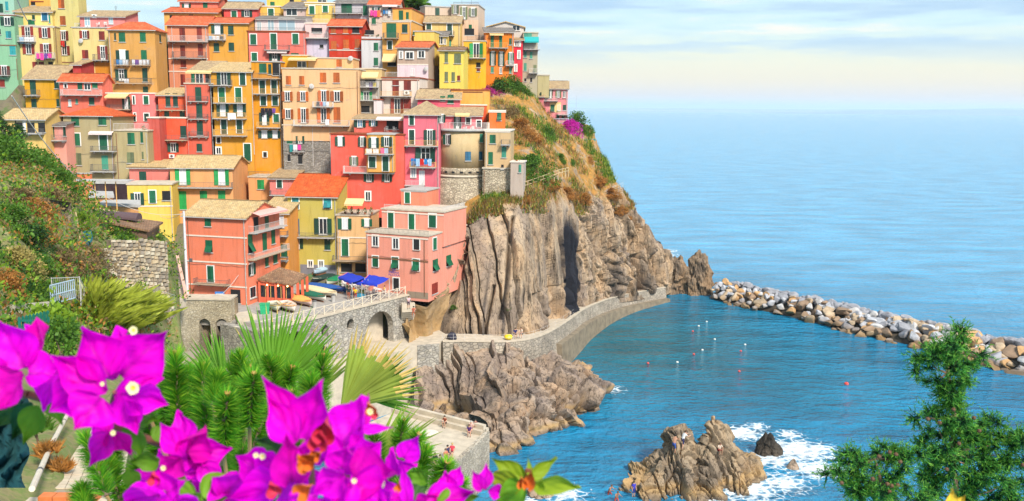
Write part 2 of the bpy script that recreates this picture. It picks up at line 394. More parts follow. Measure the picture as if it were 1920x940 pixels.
        bm = bmesh.new(); box(bm, -.12, W + .12, -.12, dep + .12, H + .003, H + .2); link('roof', bm, root, {'T': M_conc, 'G': M_grey, 'O': roofm('O'), 'P': M_trim}.get(rc, M_conc))
    if W > 4 and H - ext > 5 and len(label) % 3:
        bm = bmesh.new(); xp = W - .22 if len(label) % 2 else .22; bar(bm, (xp, -.09, .2), (xp, -.09, H - .25), .055, 6)
        for q in range(int(H / 2)): box(bm, xp - .08, xp + .08, -.12, 0, q * 2 + .9, q * 2 + .95)
        link('drainpipe', bm, root, M_grey if len(label) % 5 else M_wood)
        bm = bmesh.new(); zc = H * (.45 + .1 * (len(label) % 4)); tube(bm, [(W * k / 8, -.05, zc - .12 * sin(pi * k / 2) ** 2) for k in range(9)], [.018] * 9, 4); link('cable', bm, root, M_iron)
    # features
    plane, off, rz, PJ = (lambda t, z, o: (t, -o, z)), 0.0, 0, (lambda px, py: (FR(px, py)[0] - t0, FR(px, py)[1] - zb))
    def side(px, py):
        p0 = O + u * W; d = ray(px, py); t = (p0 - CAM).dot(u) / d.dot(u); p = CAM + d * t; return (p - p0).dot(n), p.z - zb
    def lside(px, py):
        d = ray(px, py); t = (O - CAM).dot(u) / d.dot(u); p = CAM + d * t; return (p - O).dot(n), p.z - zb
    sc_ = D / FPX; nl = 0
    for tok in feats.split(';'):
        tok = tok.strip()
        if not tok: continue
        if tok == 's:': plane, rz, PJ = (lambda t, z, o: (W + o, t, z)), pi/2, side; continue
        if tok == 'l:': plane, rz, PJ = (lambda t, z, o: (-o, t, z)), -pi/2, lside; continue
        if tok == 'f:': plane, rz, PJ = (lambda t, z, o: (t, -o, z)), 0, (lambda px, py: (FR(px, py)[0] - t0, FR(px, py)[1] - zb)); continue
        code, _, rest = tok.partition(' '); v = [q for q in rest.split(',')]
        try: nv = [float(q) for q in v if q.replace('.', '').replace('-', '').isdigit()]
        except ValueError: nv = []
        c0 = code[0]
        if c0 in 'coadpwv':
            px, py, wp, hp = nv[:4]; t, z = PJ(px, py); ww, hh = wp * sc_, hp * sc_
            if rz: ww = max(.7, wp * sc_ * 1.8)
            window(root, code, t, z - hh / 2, ww, hh, plane, 0, rz)
        elif c0 == 'B':        # balcony x0,x1,y[,railing height px]
            xa, xb, y = nv[:3]; hp = nv[3] if len(nv) > 3 else 10; ta, z = PJ(xa, y); tb, _ = PJ(xb, y); dp = 1.0 if 'n' not in code else .55
            bm = bmesh.new(); box(bm, ta, tb, -dp, .0, z - .14, z); box(bm, ta - .03, tb + .03, -dp - .04, -dp + .02, z - .11, z - .02)
            for q in (.12, .5, .88): box(bm, ta + (tb - ta) * q - .07, ta + (tb - ta) * q + .07, -dp * .7, 0, z - .38, z - .14)
            bo = link('balcony', bm, root, stucco((205, 180, 150)) if 'c' in code else M_grey)
            rb = railing_bm([(ta + .03, 0, z), (ta + .03, -dp + .05, z), (tb - .03, -dp + .05, z), (tb - .03, 0, z)], hp * sc_)
            ro = link('railing', rb, bo, M_rail if 'w' in code else M_ochre if 'o' in code else M_iron)
            if rz: bo.location = plane(0, 0, 0); bo.rotation_euler = (0, 0, rz)
        elif c0 == 'R':        # roof-terrace railing on the wall head
            xa, xb, y = nv[:3]; hp = nv[3] if len(nv) > 3 else 11; ta, z = PJ(xa, y); tb, _ = PJ(xb, y)
            ro = link('railing', railing_bm([(ta, .1, z), (tb, .1, z)] + ([(tb, dep - .3, z)] if 'S' in code else []), hp * sc_, .2, .02), root, M_rail if 'w' in code else M_iron)
        elif c0 == 'W':        # solid parapet
            xa, xb, y, hp = nv[:4]; ta, z = PJ(xa, y); tb, _ = PJ(xb, y); bm = bmesh.new(); box(bm, ta, tb, -.02, .18, z - .1, z + hp * sc_); link('parapet', bm, root, wm)
        elif c0 == 'N':        # painted or moulded band
            xa, xb, y = nv[:3]; ta, z = PJ(xa, y); tb, _ = PJ(xb, y); bm = bmesh.new(); box(bm, ta, tb, -.07, .0, z - .09, z + .09); bo = link('cornice', bm, root, roofm('O') if 'O' in code else M_trim if 'l' in code else M_grey if 'g' in code else M_wood)
            if rz: bo.location = plane(0, 0, 0); bo.rotation_euler = (0, 0, rz)
        elif c0 == 'V':
            x, ya, yb_ = nv[:3]; ta, za = PJ(x, ya); _, zb_ = PJ(x, yb_); bm = bmesh.new(); bar(bm, (ta, -.08, zb_), (ta, -.08, za), .05, 6); link('drainpipe', bm, root, M_rail if 'w' in code else M_wood)
        elif c0 == 'A':        # awning x0,x1,ytop,ybot,rgb
            xa, xb, y0_, y1_ = nv[:4]; ta, za = PJ(xa, y0_); tb, _ = PJ(xb, y0_); z1_ = PJ(xa, y1_)[1]; ou = nv[4] if len(nv) > 4 else 1.5
            bm = bmesh.new(); k = 8
            for i in range(k):
                f0, f1 = i / k, (i + 1) / k; A_ = [(ta + (tb - ta) * f, -.02 - ou * g, za + (z1_ - za) * g - .1 * sin(pi * g)) for f, g in ((f0, 0), (f1, 0), (f1, 1), (f0, 1))]
                bm.faces.new([bm.verts.new(q) for q in A_]); bm.faces.new([bm.verts.new(q) for q in (A_[3], A_[2], (A_[2][0], A_[2][1], A_[2][2] - .22), (A_[3][0], A_[3][1], A_[3][2] - .22))])
            bar(bm, (ta, -.02, za), (ta, -.02 - ou, z1_), .025); bar(bm, (tb, -.02, za), (tb, -.02 - ou, z1_), .025); bar(bm, (ta, -.02 - ou, z1_), (tb, -.02 - ou, z1_), .03)
            ao = link('awning', bm, root, {'c': cloth('cream_awning', (250, 214, 150)), 'w': cloth('pale_awning', (245, 225, 220)), 't': cloth('teal_awning', (40, 180, 180)), 'p': cloth('pink_awning', (255, 190, 180)), 'k': cloth('dark_awning', (60, 60, 70))}[code[1]])
            if rz: ao.location = plane(0, 0, 0); ao.rotation_euler = (0, 0, rz)
        elif c0 == 'D':        # recessed block of another wall colour (panel proud of wall): x0,x1,y0,y1,r,g,b
            xa, xb, y0_, y1_, r_, g_, b_ = nv[:7]; ta, za = PJ(xa, y0_); tb, _ = PJ(xb, y0_); z1_ = PJ(xa, y1_)[1]; bm = bmesh.new(); box(bm, ta, tb, -.025 if len(nv) < 8 else -nv[7], .0, z1_, za); bo = link('wall_panel' if len(nv) < 8 else 'wall', bm, root, stucco((int(r_), int(g_), int(b_))))
        elif c0 == 'K':        # chimney x,ybot,ytop (stands on the roof at a third of its depth)
            x, ya, yb_ = nv[:3]; ta = FR(x, ya, dep * .3)[0] - t0; za = FR(x, ya, dep * .3)[1] - zb; z1_ = FR(x, yb_, dep * .3)[1] - zb; bm = bmesh.new(); box(bm, ta - .3, ta + .3, dep * .3 - .3, dep * .3 + .3, za - 1.2, z1_); box(bm, ta - .4, ta + .4, dep * .3 - .4, dep * .3 + .4, z1_, z1_ + .1)
            for q in (-.2, .2): box(bm, ta + q - .06, ta + q + .06, dep * .3 - .2, dep * .3 + .2, z1_ + .1, z1_ + .3)
            box(bm, ta - .42, ta + .42, dep * .3 - .42, dep * .3 + .42, z1_ + .3, z1_ + .36); link('chimney', bm, root, M_conc)
        elif c0 == 'T':        # antenna x,ybot,ytop
            x, ya, yb_ = nv[:3]; ta = FR(x, ya, dep * .5)[0] - t0; za = FR(x, ya, dep * .5)[1] - zb; z1_ = FR(x, yb_, dep * .5)[1] - zb; bm = bmesh.new(); bar(bm, (ta, dep/2, za - 1), (ta, dep/2, z1_), .03)
            for i in range(5): bar(bm, (ta - .3 + i * .03, dep/2 - .02 * i, z1_ - .1 - .12 * i), (ta + .3 - i * .03, dep/2 - .02 * i, z1_ - .1 - .12 * i), .015, 3)
            link('aerial', bm, root, M_iron)
        elif c0 == 'Y':        # satellite dish
            x, y = nv[:2]; ta, z = PJ(x, y); bm = bmesh.new(); lathe(bm, [(.02, .12), (.25, .06), (.42, 0), (.43, .02), (.26, .09), (.03, .16)], 12); bar(bm, (0, 0, .1), (0, -.3, .3), .03); ob = link('satellite_dish', bm, root, M_grey, (ta, -.35, z)); ob.rotation_euler = (radians(70), 0, radians(R(-30, 30)))
        elif c0 == 'U':        # air-conditioning unit
            x, y = nv[:2]; ta, z = PJ(x, y); bm = bmesh.new(); box(bm, -.42, .42, -.34, 0, -.3, .3); lathe(bm, [(.22, 0), (.22, .02), (.1, .025)], 10, 1); 
            for vv in list(bm.verts)[8:]: vv.co = Vector((vv.co.x, -.34 - vv.co.z, vv.co.y))
            link('air_conditioner', bm, root, [M_white, M_iron], (ta, 0, z))
        elif c0 == 'G':        # plain garden or potted plants along a terrace: x0,x1,y,h
            xa, xb, y, hp = nv[:4]; ta, z = PJ(xa, y); tb, _ = PJ(xb, y); POTS.append((root, ta, tb, z, hp * sc_, label))
        elif c0 == 'L':        # washing line x0,x1,y,colours
            xa, xb, y = nv[:3]; cols = v[-1]; ta, z = PJ(xa, y); tb, _ = PJ(xb, y); LINES.append((root, ta, tb, z, cols, label, a, O, u, n, 1.12 if 'b' in code else .35, sc_))
        elif c0 == 'F':        # outdoor furniture on a floor: x,y,  (white chair)
            xa, y = nv[:2]; CHAIRS.append((root, PJ(xa, y), label, O, u, n, a, code, nv[2:] ))
    if ground: HOUSES.append((O + u * W/2, W/2, dep, zb + ext))
    return root
POTS, LINES, CHAIRS = [], [], []
# ---------------------------------------------------------------- the village, roughly from the quay upwards
H = house
# -- lowest row
H('tall coral house beside the piazza with a corner roof terrace', (255, 142, 106), 350, 463, 405, 572, 117, 'cg 390,416,13,17;ag 392,462,14,23;cg+ 395,514,13,30;Bc 370,432,529,9;Nl 350,463,441;Nl 350,463,489;Nl 350,463,532;V 352,408,565;d 442,556,20,26;'
  's:;aD 1,1,0,0' .replace('aD 1,1,0,0', 'ag 469,457,9,36;cg 496,453,9,34;cg 512,444,8,28;Bwc 464,532,487,11;Bw 466,527,437,13;Ap 468,522,398,404,1.4;d 480,420,10,26;cg 500,416,8,24;ok 471,505,14,22;cg 500,491,7,18;cg 516,484,9,20;vk 474,548,12,22'),
  yaw=-14, roof='g', rc='P', yr=374, xs=526, dep=9)
H('yellow-green house with an orange tiled roof facing the boats', (208, 190, 94), 541, 632, 367, 513, 134, 'ct+ 554,381,13,22;at+ 614,380,14,22;pb 556,425,12,31;ok 606,425,34,30;B 528,629,443,9;oke 557,457,24,19;ck 614,459,12,20;w+ 582,495,9,13;w+ 602,495,9,13;Db 563,630,496,515,140,140,150;d 552,503,8,16;s:;wg 661,352,4,16;ck 661,378,5,12', yaw=-4, roof='g', rc='R', yr=326, xs=683, ext=1.5)
H('narrow cream house with a garden terrace above dark arches', (244, 196, 138), 632, 692, 405, 516, 133, 'oge 647,420,27,20;oge 688,418,20,14;Nl 632,692,445;cg+ 647,464,13,32;Bc 626,690,487,9;d 650,502,22,17;d 676,502,20,17;R 632,705,403,11;G 640,702,402,12;Ac 650,684,372,381;V 660,490,515', yaw=-4, dep=7, roof='f')
H('large salmon-pink house on the quay edge below the round tower', (255, 166, 142), 687, 803, 440, 556, 124.5, 'w+ 704,452,12,20;w+ 742,457,12,20;d+ 781,458,12,21;cg+ 704,490,12,21;ag+ 741,493,13,22;ag+ 780,497,13,22;d+ 743,533,12,23;N 687,803,482;R 689,803,440,14;Nl 687,803,441;V 796,450,556;D 764,803,546,558,170,150,130;'
  's:;cg+ 815,457,8,22;w+ 839,450,9,22;ag 816,497,12,22;ag 841,489,12,20;cr 815,541,14,20', yaw=-21, roof='f', rc='T', xs=874, ext=.4)
H('set-back salmon storey with a railed terrace on the large pink house', (255, 166, 142), 716, 832, 396, 446, 128.5, 'cg+ 733,412,12,31;cg+ 772,415,12,31;cg+ 811,414,14,25;RwS 720,830,396,13;Nl 716,832,397', yaw=-21, roof='f', rc='T', xs=874, ext=1, ground=False)
H('small pink stair house standing on the white railed terrace', (252, 150, 118), 752, 800, 358, 394, 134, 'cg+ 764,371,10,20;Ng 752,800,358', yaw=-16, roof='f', rc='G', dep=5, ext=1, ground=False)
H('orange link house with a red towel rail behind the coral house', (246, 166, 82), 489, 541, 398, 500, 128, 'we 525,416,14,22;cg 533,470,12,24;B 512,541,441,9;B 515,541,487,7', yaw=0, roof='s', rc='P', yr=370, dep=9)
H('peach house with wide open bright green shutters', (252, 178, 116), 320, 437, 313, 396, 139, 'ole 343,332,28,29;ole 416,332,28,30;No 320,437,352;B 320,437,351,10;cl 343,376,13,34;cl 382,374,13,32;cl 416,370,13,24;F 375,350;F 424,350', yaw=3, roof='g', rc='P', yr=291, xs=466, dep=8)
H('low rose house with a single green shutter', (250, 140, 126), 243, 322, 313, 352, 142, 'ck 268,334,13,24;ck 319,330,5,14;R 250,320,351,8', yaw=2, roof='s', rc='P', yr=299, dep=6)
H('bright yellow house with half open shutters and white bands', (255, 214, 98), 240, 324, 347, 425, 133, 'ok 258,373,24,22;cg+ 286,369,11,23;d 312,367,15,18;Nl 240,324,387', yaw=10, roof='f', rc='T', dep=6)
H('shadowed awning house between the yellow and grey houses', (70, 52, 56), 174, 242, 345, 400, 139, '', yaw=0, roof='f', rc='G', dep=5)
H('small pale terrace house with dark laundry under a canopy', (246, 176, 116), 466, 506, 333, 372, 146, 'cl 489,346,13,18;R 466,506,332,10', roof='f', dep=7)
H('little pink cottage beside the orange tiled roof', (246, 140, 130), 506, 552, 333, 372, 144, 'ck+ 524,345,10,14;B 508,545,365,8', roof='s', rc='T', yr=314, dep=8)
H('tan roofed outbuilding below the grey stone wall', (250, 176, 130), 552, 622, 334, 352, 147, '', roof='s', rc='T', yr=316, dep=6)
# -- second row
H('dull grey-beige house with an orange hipped roof and swallow-tail balcony', (186, 170, 126), 122, 213, 217, 345, 144, 'cg 141,227,14,18;cg 192,226,14,17;cg+ 143,262,14,22;cg+D 194,266,14,30;B 174,219,283,9;Aw 169,213,246,250,.8;cy 146,299,13,22;cmD 197,305,12,26;B 174,219,321,13;V 208,218,340', yaw=2, roof='h', rc='R', yr=197, dep=9)
H('grey-beige annexe with a balustraded roof terrace', (192, 174, 128), 213, 279, 246, 345, 144.5, 'cg 246,260,13,21;cg 266,258,5,20;cy 245,296,13,20;cy 268,292,4,14;Rw 213,279,246,14;V 218,250,345;G 262,276,246,8', yaw=2, roof='f', rc='T', dep=8)
H('cream house under a broad tan roof with a dark porch', (246, 204, 120), 8, 86, 222, 300, 138, 'd 37,238,16,22;d 58,238,14,22;we 46,238,5,22;B 30,84,250,9;d 78,236,12,24;D 30,84,226,230,230,200,150;F 50,249;F 66,249', yaw=4, roof='g', rc='P', yr=203, dep=9)
H('slim pink house with a curved iron balcony beside the grey house', (250, 168, 150), 90, 125, 234, 335, 141, 'ck 98,248,8,20;ck 121,246,5,18;D 103,118,238,260,235,160,150;B 88,125,263,10;', yaw=0, roof='s', rc='G', yr=222, dep=6)
H('orange-red house with three tiers of dark shutters', (248, 100, 66), 278, 350, 222, 305, 150, 'oke 293,249,22,23;ck 344,247,11,22;Bc 280,352,262,9;ck 296,277,10,12;ok 325,277,20,16;Uw 323,293', yaw=2, roof='f', rc='P', dep=6)
H('upper orange-red house with paired green shutters', (248, 104, 64), 297, 349, 177, 224, 153, 'ck 315,188,9,24;ck 329,188,9,24;Bc 296,352,206,9;ck 313,219,9,20;ck 342,219,9,20', yaw=2, roof='s', rc='P', yr=165, dep=6)
H('narrow brick-coral house with three stacked grey balconies', (232, 108, 84), 349, 402, 158, 300, 151, 'ck 372,177,11,26;Bn 354,391,190,9;ck 374,208,11,26;Bn 355,391,223,9;ck 375,240,11,26;Bn 356,392,256,9;ck 374,277,10,15;Rw 349,400,158,10;Ac 352,400,132,136,1.2', yaw=0, roof='f', dep=4)
H('dark porch penthouse with a tiled roof on the brick-coral house', (240, 140, 110), 358, 402, 132, 160, 154.5, 'wg 374,146,14,22;d 390,146,10,22;cg 362,145,7,20', roof='s', rc='T', yr=115, dep=6, ground=False)
H('tall golden house with four railed balconies', (234, 166, 56), 395, 474, 133, 303, 151, 'ok 420,147,26,24;B 395,436,160,10;ck+ 455,148,10,22;cg+ 416,178,11,26;cg+ 447,178,11,26;Bo 403,462,193,10;oke 418,206,22,24;oke 450,206,24,24;Bo 402,463,222,11;ck+ 420,238,10,26;ck+ 449,237,10,24;Bo 403,464,254,11;d+ 410,263,7,10;wb+ 410,283,9,12;pg+ 464,286,12,31;Vw 472,133,290;Lb 430,446,212,www', yaw=0, roof='s', rc='P', yr=117, dep=8)
H('deep golden house with a shaded loggia at the top', (236, 158, 40), 474, 529, 117, 303, 151.6, 'cg 493,128,13,17;ck 506,130,6,18;d 519,130,16,22;Bc 474,528,147,9;ck+ 492,163,10,24;ck+ 514,163,10,23;Bo 478,526,176,9;ck+ 494,189,10,17;ck+ 516,189,10,17;oke 496,223,19,22;cg+ 518,222,10,16;Bo 484,527,239,10;okew 496,252,22,14;oke 516,252,20,14;d+ 497,290,7,9;V 526,118,290;L 490,518,203,kkkm', yaw=0, roof='f', rc='G', dep=8)
H('broad peach house with orange shutters above grey stone', (246, 196, 144), 530, 673, 130, 236, 150, 'co 541,151,9,16;co 566,151,9,16;co 606,146,11,18;co 631,146,11,18;oo 539,181,20,17;oo 568,181,20,17;oo 607,181,21,20;oo 632,181,24,18;oo 540,214,20,17;oo 569,217,20,26;oo 607,217,24,26;co 632,216,12,28;Bw 588,626,200,9;Bw 552,656,235,10;L 594,618,191,krlw;Y 585,162;Lb 612,620,224,w', yaw=0, roof='f', rc='T', dep=9)
H('rough grey stone house carrying the peach storeys', (150, 140, 128), 531, 622, 236, 312, 150.1, 'cg 543,262,10,15;ok 563,262,16,14;w+ 602,257,7,13;d 542,296,6,13;d 563,299,8,17;Vw 586,238,312;L 543,566,271,twp;Bn 550,572,284,3', yaw=0, roof='f', dep=7, stone_=stone('grey_rubble', [(.22, .20, .19), (.32, .30, .28), (.40, .37, .33), (.27, .24, .21)], 1.5), ground=False)
H('flat peach attic with a pale parapet over the broad peach house', (246, 190, 130), 578, 662, 110, 131, 154, 'co 636,119,10,13;Y 658,110', roof='f', rc='T', dep=6, ground=False)
H('mustard terrace room with a cream awning beside the peach attic', (240, 172, 40), 530, 578, 105, 142, 154, 'wg 566,121,17,11;Ac 544,596,108,112,1.6;F 551,136;F 572,136;Rw 530,578,142,6', roof='f', rc='T', dep=5, ground=False)
H('red-coral house with yellow bay and parapet terrace', (250, 104, 86), 621, 757, 253, 378, 140, 'oke 638,265,18,17;ok 679,266,15,17;oy 664,302,17,16;Bw 646,740,323,12;Dy 690,739,254,323,238,170,90,1.1;ok 692,333,20,15;ok 726,333,20,15;w+ 690,368,10,17', yaw=-3, roof='f', rc='O', dep=9)
H('yellow bay wing with pink and white washing', (240, 176, 92), 690, 739, 253, 323, 138.6, 'oke 701,268,19,18;ok 725,266,20,17;Bo 687,739,288,8;L 686,712,279,ww;L 714,736,278,plk;ck+ 698,304,12,20;ck+ 723,307,11,27', yaw=-3, roof='f', rc='G', xs=760, ext=0, ground=False)
H('coral roof pavilion with a white awning and terrace railing', (238, 110, 92), 664, 757, 222, 254, 145, 'okb 675,231,22,15;okb 700,230,16,13;Aw 708,754,219,223,1.8;d 736,232,22,20;Rw 690,757,248,11;F 725,247;F 741,247', roof='s', rc='T', yr=214, dep=6, ground=False)
H('magenta-pink house with a tan hipped roof next to the tower', (240, 120, 136), 757, 824, 215, 356, 141, 'ck+ 772,225,9,18;ok 828,223,15,14;ck+ 772,257,10,27;ok 806,258,22,28;Bo 756,822,273,10;okD 798,291,38,26;Bo 770,818,313,10;L 771,781,297,bb;Lb 782,812,297,lrbl;w+p 775,322,8,22;we 791,333,11,27;Bw 758,796,347,9', yaw=-4, roof='h', rc='T', yr=189, dep=10)
H('rose terrace rooms with a cream awning behind the tower rail', (242, 120, 130), 822, 902, 215, 250, 146, 'okD 858,230,13,22;d+ 878,227,8,12;d+ 898,232,8,12;Ac 854,881,212,216,1.4;F 872,247;F 886,247', yaw=0, roof='s', rc='T', yr=192, dep=7, ground=False)
H('small pink gabled house with two green shutters', (240, 110, 126), 783, 862, 184, 220, 150, 'cg 830,185,9,9;cg 845,186,11,16;D 784,822,183,196,228,84,110', yaw=0, roof='g', rc='T', yr=167, dep=6)
H('apricot terrace block with a high side wall', (252, 176, 84), 846, 918, 170, 200, 152, 'R 860,902,196,11;D 868,905,172,174,120,70,40', roof='f', rc='O', dep=5)
H('burnt orange block under the apricot terrace', (240, 104, 58), 846, 912, 198, 236, 150.5, 'd 893,212,8,9;d 884,226,10,12', roof='f', rc='P', dep=5)
H('small orange stair house with one open green shutter', (244, 124, 62), 917, 947, 209, 245, 147, 'ag 936,219,8,14;Ro 917,947,209,12;Nl 915,949,210', roof='f', rc='P', dep=6)
# -- third row
H('white house with rust-red shutters and an orange band', (246, 226, 212), 716, 786, 147, 222, 153, 'cr 742,166,12,28;cr 764,160,13,18;cr 742,155,12,10;Bo 712,772,180,8;or 745,199,24,27;cr 764,195,13,18;Bo 716,772,214,9;NO 716,786,150;Rw 722,786,146,10;Uw 763,174', yaw=-6, roof='f', rc='O', xs=830)
H('plain white corner wall house with a red cap', (236, 220, 220), 701, 716, 188, 222, 151, '', roof='f', rc='O', dep=4)
H('grey weathered house with blue windows and orange roof', (196, 170, 150), 745, 803, 88, 150, 160, 'wb+ 768,104,14,13;wb+ 790,102,12,13;w+ 752,103,5,13;D 745,803,121,150,240,220,226;wb 774,135,7,14;Nl 745,803,121;Y 799,130', yaw=-5, roof='g', rc='O', yr=78, xs=822)
H('small pale house with a yellow awning and green doors', (190, 176, 160), 661, 712, 150, 222, 152, 'ol 669,183,14,24;ol 687,181,22,17;Bw 664,708,188,8;Ac 680,710,135,145,1.4;d 694,152,20,12;Bw 666,710,163,10;L 686,706,155,wmy;d 680,205,26,12', roof='f', rc='T', dep=7)
H('beige rear wall house above the pale house', (222, 190, 130), 662, 716, 130, 165, 157, '', roof='f', rc='T', dep=5)
H('whitewashed narrow house with green shutters and a flower box', (226, 222, 222), 678, 717, 75, 145, 168, 'cg 705,88,8,14;cg 705,116,8,14;d 693,61,16,8;W 678,716,74,5;G 680,712,72,8', roof='f', rc='O', dep=6)
H('deep red house with painted-over orange shutters', (214, 62, 34), 617, 678, 48, 130, 170, 'co 625,57,9,11;co 648,57,9,11;d 667,56,13,12;co 626,85,10,15;co 649,83,10,16;co 670,82,9,16;NO 617,678,64;Nl 617,678,94', yaw=0, roof='g', rc='O', yr=36, dep=8)
H('mauve-white house with a pillared porch', (226, 214, 232), 572, 618, 73, 130, 171, 'd 594,57,20,9;Bw 572,617,72,11;d 603,87,7,6', roof='f', rc='P', dep=6)
H('white and pink porch storey on the mauve house', (248, 210, 206), 572, 618, 45, 73, 173, 'wr 595,57,14,10;Rw 574,616,45,9', roof='f', rc='P', dep=5, ground=False)
H('salmon house with a balcony door and white window surrounds', (248, 126, 110), 465, 573, 60, 135, 170, 'cg+ 475,74,11,18;cg+ 513,78,11,28;B 498,544,94,9;cg+ 554,73,11,18;cg+ 477,107,10,15;okD 515,106,20,15;cg 553,103,14,6;Aw 503,540,94,98,1;NO 465,573,60;R 470,572,60,8', yaw=0, roof='f', rc='O', dep=9)
H('glazed white penthouse with potted plants on the salmon house', (240, 226, 226), 478, 573, 35, 61, 174, 'wp 508,47,12,20;wp 538,46,30,22;wp 486,49,8,18;G 548,566,58,13;R 480,572,60,9', roof='s', rc='G', yr=30, dep=6, ground=False)
H('yellow house with an orange roof and a laundry balcony', (238, 172, 74), 388, 466, 42, 130, 170, 'oke 408,56,22,16;Bw 388,424,75,10;ck 433,57,10,16;ck 406,89,10,15;ck 434,88,10,15;L 392,420,68,lwwk', yaw=0, roof='g', rc='O', yr=33, dep=8)
H('tall brown-pink house with red doors and two long balconies', (238, 150, 112), 316, 390, 46, 178, 169, 'cr 342,65,10,23;cr 374,63,9,22;Bw 318,390,78,10;cr 343,96,9,20;cr 376,94,9,21;B 326,388,109,11;cr 344,120,10,13;cr 343,150,8,20;Vw 322,50,165;Nl 316,390,110;Nl 316,390,134', yaw=0, roof='g', rc='O', yr=30, dep=8)
H('ochre attic house rising behind the brown-pink house', (246, 186, 96), 308, 408, 22, 60, 178, 'd 322,32,8,7;d 358,29,8,3', roof='g', rc='O', yr=14, dep=9)
H('pink cube house at the top of the ochre attic', (246, 130, 104), 337, 408, 2, 30, 182, 'oke 350,13,16,10;cg 385,11,8,10;N 337,408,3', roof='g', rc='O', yr=-8, dep=7)
H('crimson-pink house with a tan roof near the ridge', (240, 96, 90), 420, 483, 15, 50, 180, 'cg+ 439,27,9,11;ok 463,26,20,11', roof='g', rc='T', yr=4, dep=7)
H('small yellow house with flower pots near the ridge', (250, 200, 90), 483, 526, 13, 50, 182, 'cg+ 508,24,10,14;B 488,526,32,6;G 490,524,31,5', roof='f', rc='P', dep=6)
H('dark roofed veranda house between yellow houses', (220, 190, 180), 532, 572, 14, 50, 180, 'wn 547,22,20,14;R 534,572,28,7;G 536,570,27,5', roof='s', rc='G', yr=4, dep=6)
H('pale yellow ridge house with two green shutters', (246, 206, 112), 572, 628, 6, 62, 181, 'cg+ 585,19,9,14;cg+ 610,17,9,11;Nl 572,628,9', roof='f', rc='P', dep=6)
H('upper yellow ridge house above the veranda', (250, 204, 96), 500, 600, -24, 20, 188, 'cg 511,8,8,8;d 547,2,8,6;wn 604,4,16,8;d 570,-4,8,9', roof='f', rc='T', dep=7)
H('grey-white house with a broad green garage door', (216, 208, 212), 628, 692, 4, 55, 181, 'cg 650,17,20,18;B 626,680,26,9;cg 685,20,8,18', yaw=-6, roof='s', rc='G', yr=-6, dep=7)
H('white and red house with washing and a teal blind', (236, 214, 196), 692, 748, 8, 60, 179, 'ok 705,17,14,6;d 735,14,14,7;Aw 718,746,8,12,1;NO 692,718,31;L 694,714,20,ppo;L 718,733,19,blw;cg 701,40,8,10', roof='g', rc='O', yr=-2, dep=7)
H('tall ochre house with a deep green loggia', (246, 178, 90), 717, 772, 40, 130, 167, 'cg 734,58,18,26;Bc 720,748,72,9;ck 759,54,10,15;ck+ 731,85,8,14;Ac 719,744,101,115,1.2;d 735,120,16,8;Nl 717,772,41', yaw=-6, roof='f', rc='T', xs=800)
H('ochre roof cabin with two green shutters', (246, 176, 88), 736, 772, 17, 42, 169, 'cg 752,29,8,17;cg 764,30,5,13;Ro 717,737,40,12', yaw=-6, roof='f', rc='O', xs=795, ground=False)
H('yellow block under a dark flat roof', (252, 214, 104), 776, 814, 60, 96, 166, 'cg 776,62,3,8', yaw=-8, roof='f', rc='G', xs=836)
H('pale grey ridge house with shuttered corner windows', (222, 198, 176), 797, 862, 14, 70, 184, 'ck 820,23,8,15', yaw=24, roof='f', rc='G', dep=3)
H('long beige ridge house with a roof terrace and aerials', (226, 200, 178), 846, 897, 10, 80, 183, 'oy 854,18,13,15;oyD 870,25,13,21;oy 887,23,14,14;D 850,897,38,80,244,206,176;cg 864,49,4,14;cg 882,52,6,10;Uw 862,32;Tw 866,6,-14;Tw 884,6,-10;R 850,897,10,5', yaw=-6, roof='f', rc='G', dep=9)
H('straw-yellow house with a tall green balcony door', (244, 206, 128), 797, 863, 41, 110, 176, 'ck+ 804,50,9,10;ck+ 843,56,9,19;B 836,852,67,8;cm 842,81,8,12', roof='g', rc='T', yr=30, dep=8)
H('strip-windowed yellow house with a slate roof', (250, 214, 110), 812, 838, 66, 104, 170, 'wn 817,74,7,14;wn 826,76,9,14;wn 834,78,5,10', yaw=0, roof='s', rc='G', yr=58, dep=6)
H('lemon-yellow house with narrow olive shutters', (255, 226, 104), 824, 869, 93, 170, 163, 'cy 837,108,6,19;cy 858,110,12,18;cy 837,144,6,18;cy 850,144,6,17;pr 860,147,5,9;N 824,869,93', yaw=-4, roof='g', rc='B', yr=88, dep=7)
H('golden house with vivid green shutters on a small balcony', (250, 190, 50), 869, 911, 78, 142, 171, 'ol 893,95,25,26;Bo 880,911,109,5;d 897,122,8,9;pr 897,130,6,8;R 876,911,76,9;d 880,60,18,12', roof='f', rc='T', dep=6)
H('bright orange house with three rows of shutters', (252, 138, 44), 910, 963, 59, 152, 175, 'cg 923,78,6,22;cg 939,79,6,22;cg 957,78,5,12;Bo 917,952,90,9;ok 924,110,12,24;ok 940,111,12,24;og 958,110,11,20;Bw 948,963,123,8;cm 923,131,6,11;w 939,132,5,12;cm 957,132,4,10;Ac 918,944,62,65,.8', yaw=4, roof='s', rc='G', yr=52, dep=8)
H('narrow crimson house with white window surrounds', (236, 54, 76), 963, 980, 74, 152, 178, 'w+ 968,82,6,9;w+ 973,103,4,14;w+ 967,128,4,12;w+ 974,83,3,8', roof='s', rc='T', yr=70, dep=7)
H('grey white-roofed house on the skyline', (222, 212, 204), 914, 982, 50, 90, 184, 'wm 968,53,14,9', roof='p', rc='P', yr=40, dep=9)
